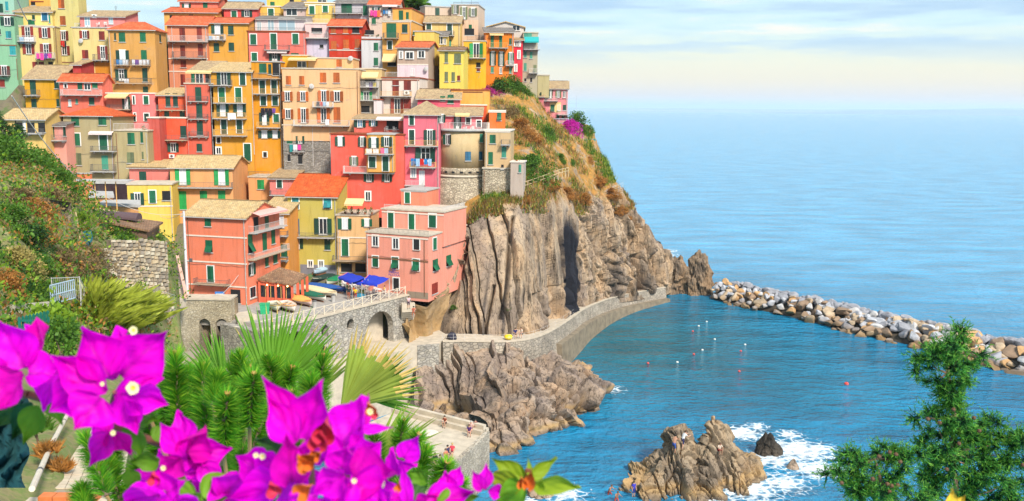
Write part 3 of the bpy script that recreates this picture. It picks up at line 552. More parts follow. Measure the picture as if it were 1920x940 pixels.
H('grey-green cliff house with a teal awning and shutters', (196, 184, 156), 980, 1008, 62, 165, 180, 'cm 985,102,5,12;cm 996,104,5,12;cm 985,126,5,14;At 983,1010,69,79,1.6;Bw 982,1012,93,8;d 985,150,4,6;d 996,150,4,8;ay 1003,130,6,14;Bw 992,1008,137,8;cm 990,66,14,7', roof='f', rc='T', dep=6)
H('open balcony house with an ochre roof on stilts', (206, 190, 140), 1008, 1030, 142, 160, 188, 'Ro 1008,1030,149,6', roof='f', rc='T', dep=4)
# -- far left
H('mint-green house cut by the frame with teal shutters', (150, 200, 160), -60, 31, 28, 185, 163, 'ok 14,40,24,15;ct 16,65,9,13;ct 24,95,10,16;or 8,133,22,18;B -10,20,141,9;pr 4,156,9,14;N -60,31,28;N -60,31,84;V 31,110,150;d -2,60,6,9', yaw=4, roof='f', rc='G', dep=8)
H('set-back mint-green upper storey with an outside stair', (160, 204, 180), -60, 26, -20, 29, 167, 'ck 1,16,9,16;ct 13,12,5,16;d -20,14,8,12', yaw=4, roof='s', rc='G', yr=-30, dep=6)
H('cream house with brown shutters and pink washing', (244, 216, 142), 29, 102, 50, 160, 165, 'orD 52,62,20,24;or 84,62,21,17;or 54,92,21,18;orD 87,96,21,26;Bw 34,68,78,10;Bw 71,104,109,10;cr 66,125,9,16;cr 78,124,9,14;d 95,121,8,9;L 37,66,70,lww;Lb 73,102,101,ppmp;Nl 29,102,50;V 104,50,118', yaw=2, roof='f', rc='T', dep=7)
H('pale yellow upper storey with a blue shutter', (252, 220, 130), 29, 98, 21, 51, 167, 'cb+ 84,32,10,13;cg 59,42,12,9;ck 63,33,5,8;cm 93,36,3,14', yaw=2, roof='s', rc='T', yr=12, dep=6, ground=False)
H('orange roof terrace house behind the pale yellow storey', (252, 190, 90), 46, 100, -30, 20, 174, 'd 62,6,8,8;NO 58,82,3;N 60,98,-4', roof='f', rc='T', dep=6)
H('tall olive-yellow tower house with closed orange shutters', (226, 208, 134), 98, 150, -20, 130, 168, 'co 115,7,11,17;co 118,39,10,16;or 119,67,19,16;or 121,95,20,16;L 115,126,77,rrk;N 100,150,117', yaw=0, roof='f', rc='T', xs=165)
H('straw house with brown shutters under a pink penthouse', (240, 212, 140), 138, 210, 53, 140, 163, 'or 159,65,18,14;cr 191,67,10,16;cr 160,102,11,16;orD 193,100,18,25;B 178,208,113,10;D 178,208,117,138,226,150,50;N 132,210,52;Y 153,77', yaw=0, roof='f', rc='G', dep=7)
H('pink penthouse with an air conditioner and terrace', (252, 146, 140), 150, 234, 30, 54, 166, 'wpD 164,42,10,19;wp 208,38,8,14;Uw 178,31;Rw 140,205,52,8;G 146,156,52,5;F 186,51;F 200,51;T 218,28,11', yaw=0, roof='s', rc='T', yr=20, dep=6, ground=False)
H('large ochre house with an orange hipped roof', (224, 166, 90), 206, 293, 56, 192, 161, 'ck 216,69,3,13;cg 229,70,12,17;cg 268,70,11,17;okeD 230,104,24,18;cg 270,103,11,17;Bc 218,244,122,9;Bc 248,283,122,9;L 219,243,112,blww;L 248,282,112,wmwww;okD 228,141,22,20;ck 272,141,10,24;Bc 218,285,156,9;ck 273,168,9,11;G 246,258,155,14;L 234,243,148,ww;s:;ck 300,72,4,14', yaw=0, roof='h', rc='O', yr=41, xs=314)
H('mustard yellow house with a grey-tan roof', (232, 168, 30), 47, 115, 147, 205, 156, 'ckD 62,163,11,28;B 50,76,179,10;ck 108,157,12,18;ck 64,194,10,15;ck 109,193,5,14', yaw=0, roof='g', rc='T', yr=122, dep=10)
H('pink porch house with an orange tiled roof', (248, 126, 104), 113, 193, 152, 212, 154, 'd+ 123,161,4,7;cg 150,162,9,12;cg 178,160,10,10;wr 164,163,12,12;Bw 118,192,178,10;ck 172,190,10,13;cm 144,190,4,9;wp 131,193,6,12', yaw=0, roof='g', rc='O', yr=138, xs=212)
H('salmon terrace rooms with a cream awning', (250, 150, 122), 193, 250, 176, 240, 155, 'okeD 237,193,14,22;Ac 203,243,176,182,1.6;Bc 205,247,205,8;F 212,204;F 226,204', roof='f', rc='P', dep=6)
H('plain rose-pink house with narrow windows', (252, 134, 130), 248, 292, 176, 245, 153.5, 'cg+ 274,188,9,14;ck+ 251,188,3,14;ck+ 275,220,9,13;ck+ 253,220,3,14', yaw=0, roof='f', rc='P', dep=8)
H('crimson gable wall house behind the mustard house', (206, 70, 66), 137, 152, 120, 150, 158, '', roof='s', rc='T', yr=112, dep=5)
H('terracotta terrace house under the grey-beige annexe', (214, 90, 76), 278, 300, 222, 300, 147, 'd 282,275,5,20', roof='f', rc='P', dep=5)
# -- promontory
H('pink house over the sea with a yellow lower bay', (250, 156, 160), 1018, 1064, 165, 226, 189, 'ck 1026,177,8,14;okD 1033,177,6,14;oy 1047,177,10,12;w 1058,177,5,12;Bw 1019,1046,189,8;D 1031,1052,192,211,250,220,150;ag 1036,203,7,12;w 1048,202,6,11;ck 1059,202,7,10;Bw 1046,1066,215,8;cg 1046,219,5,8;cg 1056,219,5,8', yaw=-3, roof='g', rc='T', yr=152, dep=9)
H('rose wing with a tan roof joined to the pink sea house', (244, 138, 146), 986, 1019, 180, 226, 188, 'ck 1007,185,3,11;d 995,185,4,9;d 1013,208,7,18;ck 1014,178,3,9', yaw=-10, roof='g', rc='T', yr=166, dep=6)
# -- the round tower
def tower():
    D = 141; c = P(868, 320, D + 4); r = 49 * D / FPX
    root = thing('tower_house', 'round beige bastion house with a rough stone base and roof terrace', 'tower', (c.x, c.y, 0))
    zt = P(868, 247, D).z; zm = P(868, 316, D).z; zr = P(868, 334, D).z; zb = P(868, 405, D).z - 4
    def ring(prof, name, mt, n=48):
        bm = bmesh.new(); lathe(bm, [(a, z) for a, z in prof], n); o = link(name, bm, root, mt); 
        for p_ in o.data.polygons: p_.use_smooth = len(p_.vertices) == 4
        return o
    ring([(r, zm), (r, zt)], 'wall', stucco((214, 186, 140)))
    ring([(r + 1.6, zb), (r + .5, zr - .1), (r + .25, zr)], 'stone_base', stone('tan_rubble', [(.40, .32, .22), (.52, .43, .31), (.60, .50, .36), (.34, .27, .2)], 1.2))
    ring([(r + .25, zr), (r + .55, zr + .12), (r + .55, zr + .3), (r + .2, zr + .42)], 'string_course', M_conc)
    ring([(r + .18, zr + .42), (r + .1, zm + .02)], 'parapet_band', MC['tan_rubble'])
    ring([(r + .35, zt), (r + .4, zt + .3), (r + .1, zt + .32)], 'cornice', M_grey)
    pts = [(cos(k / 40 * 2 * pi) * (r + .1), sin(k / 40 * 2 * pi) * (r + .1), zt + .3) for k in range(19, 41)]
    link('railing', railing_bm(pts, 1.05, .2, .02), root, M_rail)
    def on(px, py, wp, hp, code):
        d = ray(px, py); a = math.atan2(0, 1)
        dx = (px - 868) / 49.0; dx = max(-.97, min(.97, dx)); ang = -math.acos(dx) ; z = P(px, py, D + 4 - r * sin(math.acos(dx))).z
        M = lambda t, zz, o: (cos(ang) * (r + .03), sin(ang) * (r + .03), zz)
        window(root, code, 0, z - hp * D / FPX / 2, wp * D / FPX, hp * D / FPX, M, 0, ang + pi/2)
    on(842, 262, 20, 18, 'ok'); on(880, 293, 11, 17, 'cb'); on(904, 259, 9, 16, 'cm'); on(903, 292, 8, 16, 'cb')
    for k in range(7):
        a = -pi * (.2 + .1 * k); bm = bmesh.new(); box(bm, -.25, .25, -.04, .3, 0, .3); link('drain_hole', bm, root, M_dark, (cos(a) * (r + .14), sin(a) * (r + .14), zr + .7), a + pi/2)
    HOUSES.append((Vector((c.x, c.y - r, 0)), r, 9, zb + 4))
tower()
H('beige flat wing joined to the round tower', (224, 188, 140), 909, 957, 246, 318, 140, 'cg 924,261,11,16;cgD 920,297,8,23;cm 945,286,8,19;B 940,957,271,9;G 938,958,270,14;Nl 909,957,247;Vw 912,250,318', yaw=-4, roof='f', rc='P', dep=8, ext=0, ground=False)
H('rough stone footing below the beige wing', (190, 160, 120), 905, 962, 317, 395, 139.6, 'd 942,313,5,9', yaw=-4, roof='f', rc='T', dep=9, stone_=MC['tan_rubble'], ext=4)
H('slender grey shaft with a planted top beside the tower', (206, 186, 170), 957, 981, 305, 385, 138, 'cm 975,316,5,15;G 957,979,304,10', yaw=-8, roof='f', rc='P', dep=3, ext=4)
# ---------------------------------------------------------------- land
def fbm(p, o=5, h=1.0, l=2.0): return noise.fractal(p, h, l, o)
PIAZZA_Z = PZ(700, 548, 14).z
def rockm(name, c1, c2, c3, dark, strat=True, wet=None, veg=None):
    mt, t, n, l, b = newmat(name)
    big = noise_n(n, l, .13, 6, .6); st = noise_n(n, l, 1.0, 8, .68, (.9, .9, .09) if strat else (.7, .7, .7)); fine = noise_n(n, l, 2.6, 6, .7)
    r1 = cr(n, [(.3, c1), (.5, c2), (.7, c3)]); l.new(big.outputs[0], r1.inputs[0])
    r2 = cr(n, [(.33, .16), (.395, .62), (.46, .95), (.72, 1.15)]); l.new(st.outputs[0], r2.inputs[0])
    a = mixc(n, l, 1., r1.outputs[0], r2.outputs[0], 'MULTIPLY')
    r3 = cr(n, [(.34, .45), (.43, .95), (.7, 1.12)]); l.new(fine.outputs[0], r3.inputs[0]); a = mixc(n, l, .8, a, r3.outputs[0], 'MULTIPLY')
    cj = noise_n(n, l, 1.5 if strat else .9, 4, .5, (1, 1, .07) if strat else (1, 1, .6), seed=4.2); sb = n.new('ShaderNodeMath'); sb.operation = 'SUBTRACT'; l.new(cj.outputs[0], sb.inputs[0]); sb.inputs[1].default_value = .5; ab = n.new('ShaderNodeMath'); ab.operation = 'ABSOLUTE'; l.new(sb.outputs[0], ab.inputs[0]); r8 = cr(n, [(0, .18), (.010, .5), (.022, 1.)]); l.new(ab.outputs[0], r8.inputs[0]); a = mixc(n, l, .85, a, r8.outputs[0], 'MULTIPLY')
    gp_ = noise_n(n, l, .22, 5, .6, (1, 1, .4), seed=9.1); r9 = cr(n, [(.40, (.62, .64, .72)), (.5, (1, 1, 1)), (.62, (1.12, 1.0, .86))]); l.new(gp_.outputs[0], r9.inputs[0]); a = mixc(n, l, .9, a, r9.outputs[0], 'MULTIPLY')
    at = n.new('ShaderNodeAttribute'); at.attribute_name = 'stain_shade'
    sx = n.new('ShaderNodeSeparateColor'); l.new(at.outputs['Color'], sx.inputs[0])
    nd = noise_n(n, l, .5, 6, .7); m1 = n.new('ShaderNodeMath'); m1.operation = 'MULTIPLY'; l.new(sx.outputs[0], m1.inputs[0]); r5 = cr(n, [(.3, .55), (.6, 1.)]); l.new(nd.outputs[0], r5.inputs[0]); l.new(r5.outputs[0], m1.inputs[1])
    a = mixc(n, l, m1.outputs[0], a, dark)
    if veg:
        nv = noise_n(n, l, .45, 6, .7); m2 = n.new('ShaderNodeMath'); m2.operation = 'MULTIPLY'; l.new(sx.outputs[1], m2.inputs[0]); r6 = cr(n, [(.38, 0.), (.5, 1.)]); l.new(nv.outputs[0], r6.inputs[0]); l.new(r6.outputs[0], m2.inputs[1])
        nv2 = noise_n(n, l, 1.1, 5, .7); r7 = cr(n, [(.3, (.10, .14, .03)), (.45, (.30, .17, .05)), (.6, (.46, .22, .05)), (.75, (.22, .14, .06))]); l.new(nv2.outputs[0], r7.inputs[0]); a = mixc(n, l, m2.outputs[0], a, r7.outputs[0])
    a = mixc(n, l, sx.outputs[2], a, (.42, .27, .12))
    l.new(a, b.inputs['Base Color']); b.inputs['Roughness'].default_value = .92; b.inputs['Specular IOR Level'].default_value = .2
    bump(n, l, b, fine.outputs[0], .6, .16)
    MC[name] = mt; return mt
def cmr(pts, t):
    n = len(pts) - 1; k = min(int(t), n - 1); f = t - k
    p1, p2 = pts[k], pts[k + 1]; p0 = pts[k - 1] if k else p1 * 2 - p2; p3 = pts[k + 2] if k + 2 <= n else p2 * 2 - p1
    return .5 * ((2 * p1) + (p2 - p0) * f + (2 * p0 - 5 * p1 + 4 * p2 - p3) * f * f + (3 * p1 - p0 - 3 * p2 + p3) * f * f * f)
def sheet(name, cols, nu, nv, disp, mats, stain_shade=None):
    """cols: list of columns of world points; disp(p,s,t,n)->offset vector"""
    rows = []
    S_, T_ = len(cols) - 1, len(cols[0]) - 1
    g = []
    for i in range(nu):
        s = i / (nu - 1) * S_
        colp = [cmr([c[k] for c in cols], s) for k in range(T_ + 1)]
        g.append([cmr(colp, j / (nv - 1) * T_) for j in range(nv)])
    vs = []; stn = []
    for i in range(nu):
        for j in range(nv):
            p = g[i][j]; a = g[min(i + 1, nu - 1)][j] - g[max(i - 1, 0)][j]; b = g[i][min(j + 1, nv - 1)] - g[i][max(j - 1, 0)]
            nn_ = a.cross(b); nn_ = nn_.normalized() if nn_.length > 1e-6 else Vector((0, -1, 0))
            q = p + disp(p, i / (nu - 1) * S_, j / (nv - 1) * T_, nn_)
            vs.append(q)
            if stain_shade: stn.append(stain_shade(q, i / (nu - 1) * S_, j / (nv - 1) * T_))
    fs = [(i * nv + j, (i + 1) * nv + j, (i + 1) * nv + j + 1, i * nv + j + 1) for i in range(nu - 1) for j in range(nv - 1)]
    o = mesh(name, vs, fs, None, mats)
    if stain_shade:
        ca = o.data.color_attributes.new('stain_shade', 'FLOAT_COLOR', 'POINT'); ca.data.foreach_set('color', [x for c in stn for x in (*c, 1.0)])
    return o, g, vs
def C_(lst): return [P(a, b, c) for a, b, c in lst]
cliff_cols = [C_(q) for q in (
  [(765, 650, 120), (775, 605, 121.5), (800, 566, 123.2), (845, 522, 130), (866, 440, 136), (872, 385, 140), (880, 300, 147), (900, 180, 172)],
  [(832, 655, 127.5), (832, 626, 128.5), (845, 570, 130.5), (866, 480, 133), (885, 415, 136), (905, 370, 140), (925, 280, 152), (930, 165, 174)],
  [(900, 660, 128), (900, 632, 128.5), (905, 570, 130), (920, 480, 132.5), (940, 398, 136.5), (950, 365, 139.5), (960, 280, 152), (965, 158, 178)],
  [(972, 655, 131), (972, 628, 131.5), (975, 570, 132.5), (983, 480, 134.5), (990, 395, 139), (1000, 350, 143), (1000, 260, 158), (1000, 168, 184)],
  [(1062, 610, 148), (1060, 582, 149), (1060, 540, 150), (1057, 470, 152), (1055, 402, 155), (1055, 345, 159), (1050, 275, 170), (1035, 222, 187)],
  [(1130, 575, 166), (1130, 550, 167), (1128, 510, 168), (1120, 450, 170), (1114, 400, 172), (1110, 350, 175), (1098, 290, 181), (1085, 232, 190)],
  [(1205, 562, 180), (1204, 538, 180.5), (1196, 500, 181.5), (1182, 440, 183), (1166, 395, 184.5), (1150, 350, 186), (1126, 292, 188), (1100, 240, 194)],
  [(1243, 556, 188), (1241, 532, 188), (1236, 490, 189.5), (1214, 430, 190.5), (1183, 385, 191.5), (1152, 340, 192.5), (1120, 284, 194), (1102, 236, 198)])]
l_ = cliff_cols[-1]
cliff_cols.append([p + Vector((2.0 - 1.2 * k * .5, 10, -.8)) for k, p in enumerate(l_)])
cliff_cols.append([p + Vector((-14, 30, -8)) for k, p in enumerate(l_)])
random.seed(5)
lay = [R(.5, 1.2) if R(0, 1) < .4 else R(1.2, 3.4) for _ in range(400)]; acc = [0]
for v in lay: acc.append(acc[-1] + v)
loff = [R(-1.0, 1.0) for _ in range(401)]
import bisect
def strata(q, amp=1.):
    q += 60; k = bisect.bisect_right(acc, q) - 1; f = (q - acc[k]) / lay[k]
    e = min(f, 1 - f) * lay[k]; w_ = .13
    a = loff[k]; u_ = f * lay[k]; v_ = (1 - f) * lay[k]
    if u_ < w_: a = a * (.5 + u_ / w_ / 2) + loff[k - 1] * (.5 - u_ / w_ / 2)
    elif v_ < w_: a = a * (.5 + v_ / w_ / 2) + loff[k + 1] * (.5 - v_ / w_ / 2)
    return a * amp * 1.15 - 1.15 * amp * max(0, 1 - e / .19)
def vor_crack(p, sc_):
    d, pts = noise.voronoi(p * sc_); return d[1] - d[0], d[0], pts[0]
def rock_disp(sc_=.22, amp=1.4, ani=(1, 1, .55)):
    def f(p, s, t, n):
        q = Vector((p.x * ani[0] + p.z * .25, p.y * ani[1], p.z * ani[2])) + Vector((fbm(p * .2, 3), fbm(p * .2 + Vector((7, 0, 0)), 3), 0)) * 1.1
        e, d0, c = vor_crack(q, sc_); e2, d2, c2 = vor_crack(q + Vector((5, 3, 1)), sc_ * 2.3)
        o = (noise.cell(c * 3.1) - .5) * amp * 1.1 - amp * 1.1 * max(0, 1 - e / .10) + (noise.cell(c2 * 7.7) - .5) * amp * .55 - amp * .5 * max(0, 1 - e2 / .07)
        hv = noise.cell_vector(c * 3.7) - Vector((.5, .5, .5)); o += max(-1, min(1, hv.dot((q - c / sc_)) * .55)) * amp * .6
        return n * (o + amp * .75 + fbm(p * .5, 4) * .3 + fbm(p * 1.7, 3) * .1)
    return f
def cliff_disp(p, s, t, n):
    if t <= .4 : k = .4
    else: k = 1
    rocky = max(0, min(1, (4.9 - t) * 1.4)) * (1 if s < 8 else .5)
    q = p.x * .95 + p.y * .35 + p.z * .10 + fbm(p * .06, 3) * 1.6 + fbm(p * .35, 3) * .22
    d = 0
    if s < 4.3: d += strata(q, .95) * rocky * k
    else: d += strata(q * 1.3 + p.z * .35 + fbm(p * .12, 4) * 2.5, .8) * rocky * k
    if 3.2 < s < 4.2 and t < 2.2: d += (noise.noise(p * .25) * 1.8 + noise.noise(p * .7) * .7) * k
    d += fbm(p * .11 + Vector((3, 1, 0)), 4) * (.55 if s < 4 else .9) * k + fbm(p * .6, 4) * .16
    if s > 4.2 and rocky > 0: d += rock_disp(.24, 1.0, (1, 1, .4))(p, s, t, n).dot(n) * rocky * k * min(1, (s - 4.2) * 2)
    # the black cleft right of the pale slabs
    c = s - (4.13 + .04 * sin(t * 3) - .03 * t); g = math.exp(-(c / (.16 - .03 * t)) ** 2) if t < 4.2 else 0; g *= 1 * max(0, min(1, (4.1 - t) * 1.3)) * max(0, min(1, (t - .7) * 2.5)); d -= 4.2 * g
    for s0, t0, t1, ww, aa in ((1.05, 0.8, 3.4, .10, 2.2), (2.55, 1.6, 3.8, .05, 1.3), (3.0, 1.0, 3.6, .04, 1.2), (6.0, .8, 2.4, .10, 1.6), (6.6, .8, 2.2, .09, 1.5), (2.2, .8, 2.4, .04, 1.2), (5.3, 1, 3, .06, 1.2)):
        if t0 < t < t1: d -= aa * math.exp(-((s - s0 - .06 * sin(t * 2.3 + s0)) / ww) ** 2)
    if t < .9: d *= max(0, t - .1) / .8
    return n * d
def cliff_stain_shade(p, s, t):
    c = s - (4.2 + .04 * sin(t * 3) - .03 * t); dk = 2.6 * math.exp(-(c / .2) ** 2) * max(0, min(1, (4.0 - t) * 1.2))  # shade of the cleft painted into the rock colour along the recess
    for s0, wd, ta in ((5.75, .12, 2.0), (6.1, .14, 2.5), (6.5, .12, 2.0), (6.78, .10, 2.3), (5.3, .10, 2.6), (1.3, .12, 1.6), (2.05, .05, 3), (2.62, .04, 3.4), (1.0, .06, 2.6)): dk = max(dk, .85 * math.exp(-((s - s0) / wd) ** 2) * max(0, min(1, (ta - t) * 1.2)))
    vg = max(0, min(1, (t - 4.25 + fbm(p * .25, 3) * .5) * 1.6))
    if s < 1: vg = max(vg, .6 * max(0, min(1, (2.2 - t))))
    return (dk, vg, .55 if s < 1.0 and t < 2.4 else max(0, .5 * (1 - p.z / 1.3)))
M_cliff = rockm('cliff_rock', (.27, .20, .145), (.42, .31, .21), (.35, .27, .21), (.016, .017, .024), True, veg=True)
cliff, CG, _ = sheet('cliff', cliff_cols, 1000, 220, cliff_disp, M_cliff, cliff_stain_shade); tag(cliff, kind='structure')
for p_ in cliff.data.polygons: p_.use_smooth = False
def cliff_at(s, t): 
    i = int(s / (len(cliff_cols) - 1) * 999); j = int(t / 7 * 219); return CG[max(0, min(999, i))][max(0, min(219, j))]
CB = {}
for col in CG:
    for p in col[::4]: CB.setdefault(round(p.x / 2), []).append((p.y, p.z))
def cl_lim(x, y):
    k = round(x / 2)
    if x < -13: return None
    if k not in CB: return -8
    q = [z for yy, z in CB[k] if yy <= y - 7]
    return (max(q) - 4) if q else -8
def hill():
    x0, x1, y0, y1, s = -130, 34, 104, 300, 1.6
    nx, ny = int((x1 - x0) / s) + 1, int((y1 - y0) / s) + 1
    vs = []
    for j in range(ny):
        for i in range(nx):
            x, y = x0 + i * s, y0 + j * s; z = 14 + max(0, y - 128) * .95
            for c, hw, dep, zb in HOUSES:
                if abs(x - c.x) < hw + 1.2:
                    dy = y - c.y
                    if dy < dep + 1: lim = zb - .15 + (max(0, dy - 1) * .0 if dy < dep else 0)
                    else: lim = zb + (dy - dep) * 1.3
                    if dy < -1: lim = zb - .15
                    if dy > -14 and lim < z: z = lim
            if y < 130 and x > -62: z = min(z, 13.7)
            if x > -62 and y < 111.5 + (min(x, -10) + 26.6) * 1.4: z = -6
            if y < 107.5: z = -6
            lim = cl_lim(x, y)
            if lim is not None: z = min(z, lim)
            k = max(0, (y - 215)); z = min(z, (53 if x < -48 else 60) + fbm(Vector((x * .05, y * .05, 0)), 3) * 2) - k * .2
            vs.append((x, y, z + fbm(Vector((x * .3, y * .3, 3)), 3) * .25 - .1))
    fs = [(j * nx + i, j * nx + i + 1, (j + 1) * nx + i + 1, (j + 1) * nx + i) for j in range(ny - 1) for i in range(nx - 1)]
    mt, t, n, l, b = newmat('hill_soil'); x = noise_n(n, l, .5, 7, .65); r = cr(n, [(.3, (.07, .06, .04)), (.48, (.16, .13, .08)), (.62, (.08, .12, .03)), (.8, (.26, .20, .12))]); l.new(x.outputs[0], r.inputs[0]); l.new(r.outputs[0], b.inputs['Base Color']); b.inputs['Roughness'].default_value = 1
    MC['hill_soil'] = mt
    return tag(mesh('hillside', vs, fs, None, mt, True), kind='structure')
hill()
# ---- outcrop below the path: a mound of cracked rock reaching out into the cove
M_rock = rockm('cove_rock', (.20, .155, .125), (.36, .265, .195), (.26, .215, .18), (.05, .042, .035), False)
def base_stain(p, s, t):
    z = p.z; return (max(0, min(1, (.55 - z) * 1.2)), 0, max(0, .8 * math.exp(-((z - .75) / .35) ** 2)))
def Wt(px, py): return PZ(px, py, -1.0)
oc = [
 [P(772, 655, 120.5), P(776, 700, 117.0), P(776, 760, 113.5), P(790, 795, 110.0) , P(800, 812, 108.0)],
 [P(830, 655, 121.5), P(830, 680, 120.0), P(830, 720, 118.0), P(833, 755, 116.5), P(840, 790, 113.0)],
 [P(880, 655, 122.5), P(885, 680, 120.5), P(885, 720, 117.5), P(880, 752, 113.5), P(850, 800, 106.0)],
 [P(940, 655, 123.5), P(945, 680, 120.0), P(945, 720, 113.5), P(930, 775, 108.0), P(905, 815, 103.5)],
 [P(990, 660, 124.5), P(1000, 682, 120.0), P(1005, 725, 113.5), P(975, 790, 105.5), P(915, 880, 100.0)],
 [P(1020, 668, 125.5), P(1048, 700, 120.0), P(1058, 740, 113.5), P(1030, 800, 108.0), P(985, 862, 104.5)],
 [P(1035, 674, 127.5), P(1085, 710, 122.0), P(1100, 750, 115.5), P(1090, 790, 112.0), P(1055, 842, 108.0)],
 [P(1042, 668, 132.5), P(1110, 712, 125.0), P(1138, 742, 120.5), P(1140, 775, 118.0), P(1110, 818, 113.0)],
 [P(1044, 664, 136.5), P(1115, 708, 130.0), P(1150, 745, 124.5), P(1156, 768, 121.5), P(1152, 785, 119.0)],
 [P(1040, 660, 140.5), P(1100, 700, 134.0) + Vector((0, 4, -2)), P(1140, 740, 129.5) + Vector((0, 4, -2)), P(1150, 765, 127.0) + Vector((0, 2, -2)), P(1152, 775, 124.0) + Vector((0, 2, -2))]]
def ocd(p, s, t, n):
    if s < 3.1 and t < 3.2:
        q = p.x * .9 + p.z * .5 + fbm(p * .15, 3) * 1.2
        return n * -(strata(q * 1.2, .8) + .7 + fbm(p * .4, 4) * .5)
    return rock_disp(.20, 1.3)(p, s, t, -n)
o_, OG, _ = sheet('rock_outcrop', oc, 300, 190, ocd, M_rock, base_stain); tag(o_, kind='structure')
# ---- the bathers' rock at the lower middle, with its pointed crags
rc = [
 [Wt(1040, 985), P(1065, 965, 88.5), P(1095, 945, 89.5), P(1120, 930, 91), Wt(1105, 918)],
 [Wt(1110, 1040), P(1130, 975, 87), P(1160, 925, 90), P(1185, 895, 93), Wt(1170, 885)],
 [Wt(1190, 1060), P(1205, 965, 86.5), P(1225, 885, 91), P(1240, 842, 95), Wt(1225, 850)],
 [Wt(1250, 1060), P(1250, 960, 86.5), P(1256, 860, 92), P(1262, 808, 96.5), Wt(1258, 845)],
 [Wt(1285, 1060), P(1283, 960, 86.5), P(1286, 860, 92), P(1289, 804, 97), Wt(1288, 845)],
 [Wt(1312, 1050), P(1310, 960, 87), P(1310, 880, 92), P(1311, 836, 96), Wt(1312, 846)],
 [Wt(1340, 1040), P(1336, 950, 88), P(1332, 850, 92.5), P(1329, 792, 96.5), Wt(1332, 843)],
 [Wt(1368, 1010), P(1364, 935, 89.5), P(1360, 855, 93.5), P(1355, 795, 97), Wt(1360, 843)],
 [Wt(1400, 965), P(1398, 915, 90.5), P(1396, 870, 94), P(1390, 842, 97), Wt(1394, 850)],
 [Wt(1436, 900), P(1432, 888, 94.5), P(1428, 874, 96.5), P(1422, 862, 98), Wt(1430, 868)]]
def rcd(p, s, t, n):
    q = p.x * 1.1 + p.z * .35 + fbm(p * .3, 3) * .6
    return n * (strata(q * 1.6, .42) + rock_disp(.35, .7, (1, 1, .35))(p, s, t, n).dot(n) * .8) * min(1, (10 - s) * .8) * (1 if t < 3.6 else .5)
M_crag = rockm('crag_rock', (.20, .15, .11), (.34, .25, .16), (.27, .21, .15), (.06, .05, .045), True)
o_, RG, RV = sheet('bathing_rock', rc, 260, 170, rcd, M_crag, base_stain); tag(o_, kind='structure')
def on_sheet(V, px, py):
    best = None
    d = ray(px, py).normalized()
    for p in V:
        q = p - CAM; k = q.dot(d); e = (q - d * k).length
        if e < .25 and (best is None or k < best[0]): best = (k, p)
    return best[1].copy() if best else min(V, key=lambda p: ((p - CAM) - d * (p - CAM).dot(d)).length).copy()
# ---- single sea rocks
def sea_rock(label, px, py, wpx, hpx, seed, mt, name='sea_rock', lean=.0, dz=1.0, ridge=None):
    b = PZ(px, py, 0); sc_ = b.y / FPX; w_, h_ = wpx * sc_ / 2, hpx * sc_
    bm = bmesh.new(); bmesh.ops.create_icosphere(bm, subdivisions=5, radius=1)
    for v in bm.verts:
        c = v.co.copy(); k = max(c.z, 0); sq = 1 - .45 * k ** 1.5 if ridge is None else 1 - ridge * k
        p = Vector((c.x * w_ * sq + lean * k * w_, c.y * w_ * .8 * sq, c.z * h_ if c.z > 0 else c.z * 1.5))
        p += c * (fbm(p * .35 + Vector((seed, 0, 0)), 5) * .28 * min(w_, h_) + (strata(p.x * 1.8 + p.z * .6 + seed * 3, .22) if ridge is not None else 0)); e, _, cc = vor_crack(p + Vector((seed, 2, 1)), .6); p += c * ((noise.cell(cc * 5) - .5) * .5 - .35 * max(0, 1 - e / .1)) * min(1, w_ / 3)
        v.co = p
    o = link(name, bm, None, mt, b + Vector((0, w_ * .6, 0))); return tag(o, label, 'rock', 'single rocks standing in the sea')
M_dkrock = rockm('dark_rock', (.028, .025, .023), (.06, .05, .04), (.11, .09, .07), (.03, .03, .03), False)
M_stack = rockm('stack_rock', (.12, .09, .07), (.25, .18, .12), (.17, .13, .10), (.04, .04, .04), True)
sea_rock('tall pointed rock at the shore end of the breakwater', 1314, 554, 64, 92, 3, M_stack, ridge=.38, lean=-.05)
sea_rock('broad ribbed rock between the cliff path and the pointed rock', 1268, 552, 76, 70, 9, M_stack, ridge=.2)
sea_rock('dark block of rock ringed by white foam', 1446, 856, 58, 48, 14, M_dkrock)
sea_rock('small pinkish rock awash in the foam', 1490, 880, 22, 18, 21, M_rock, ridge=.5)
sea_rock('low dark rock at the foot of the far cliff', 1226, 467, 34, 20, 27, M_dkrock)
sea_rock('tiny rock awash beyond the ribbed rock', 1244, 492, 12, 6, 31, M_dkrock)
sea_rock('sunlit rock below the stone terrace wall', 950, 905, 60, 26, 35, M_rock)
sea_rock('low wet rock at the water edge near the bathers', 1010, 935, 60, 18, 41, M_rock)
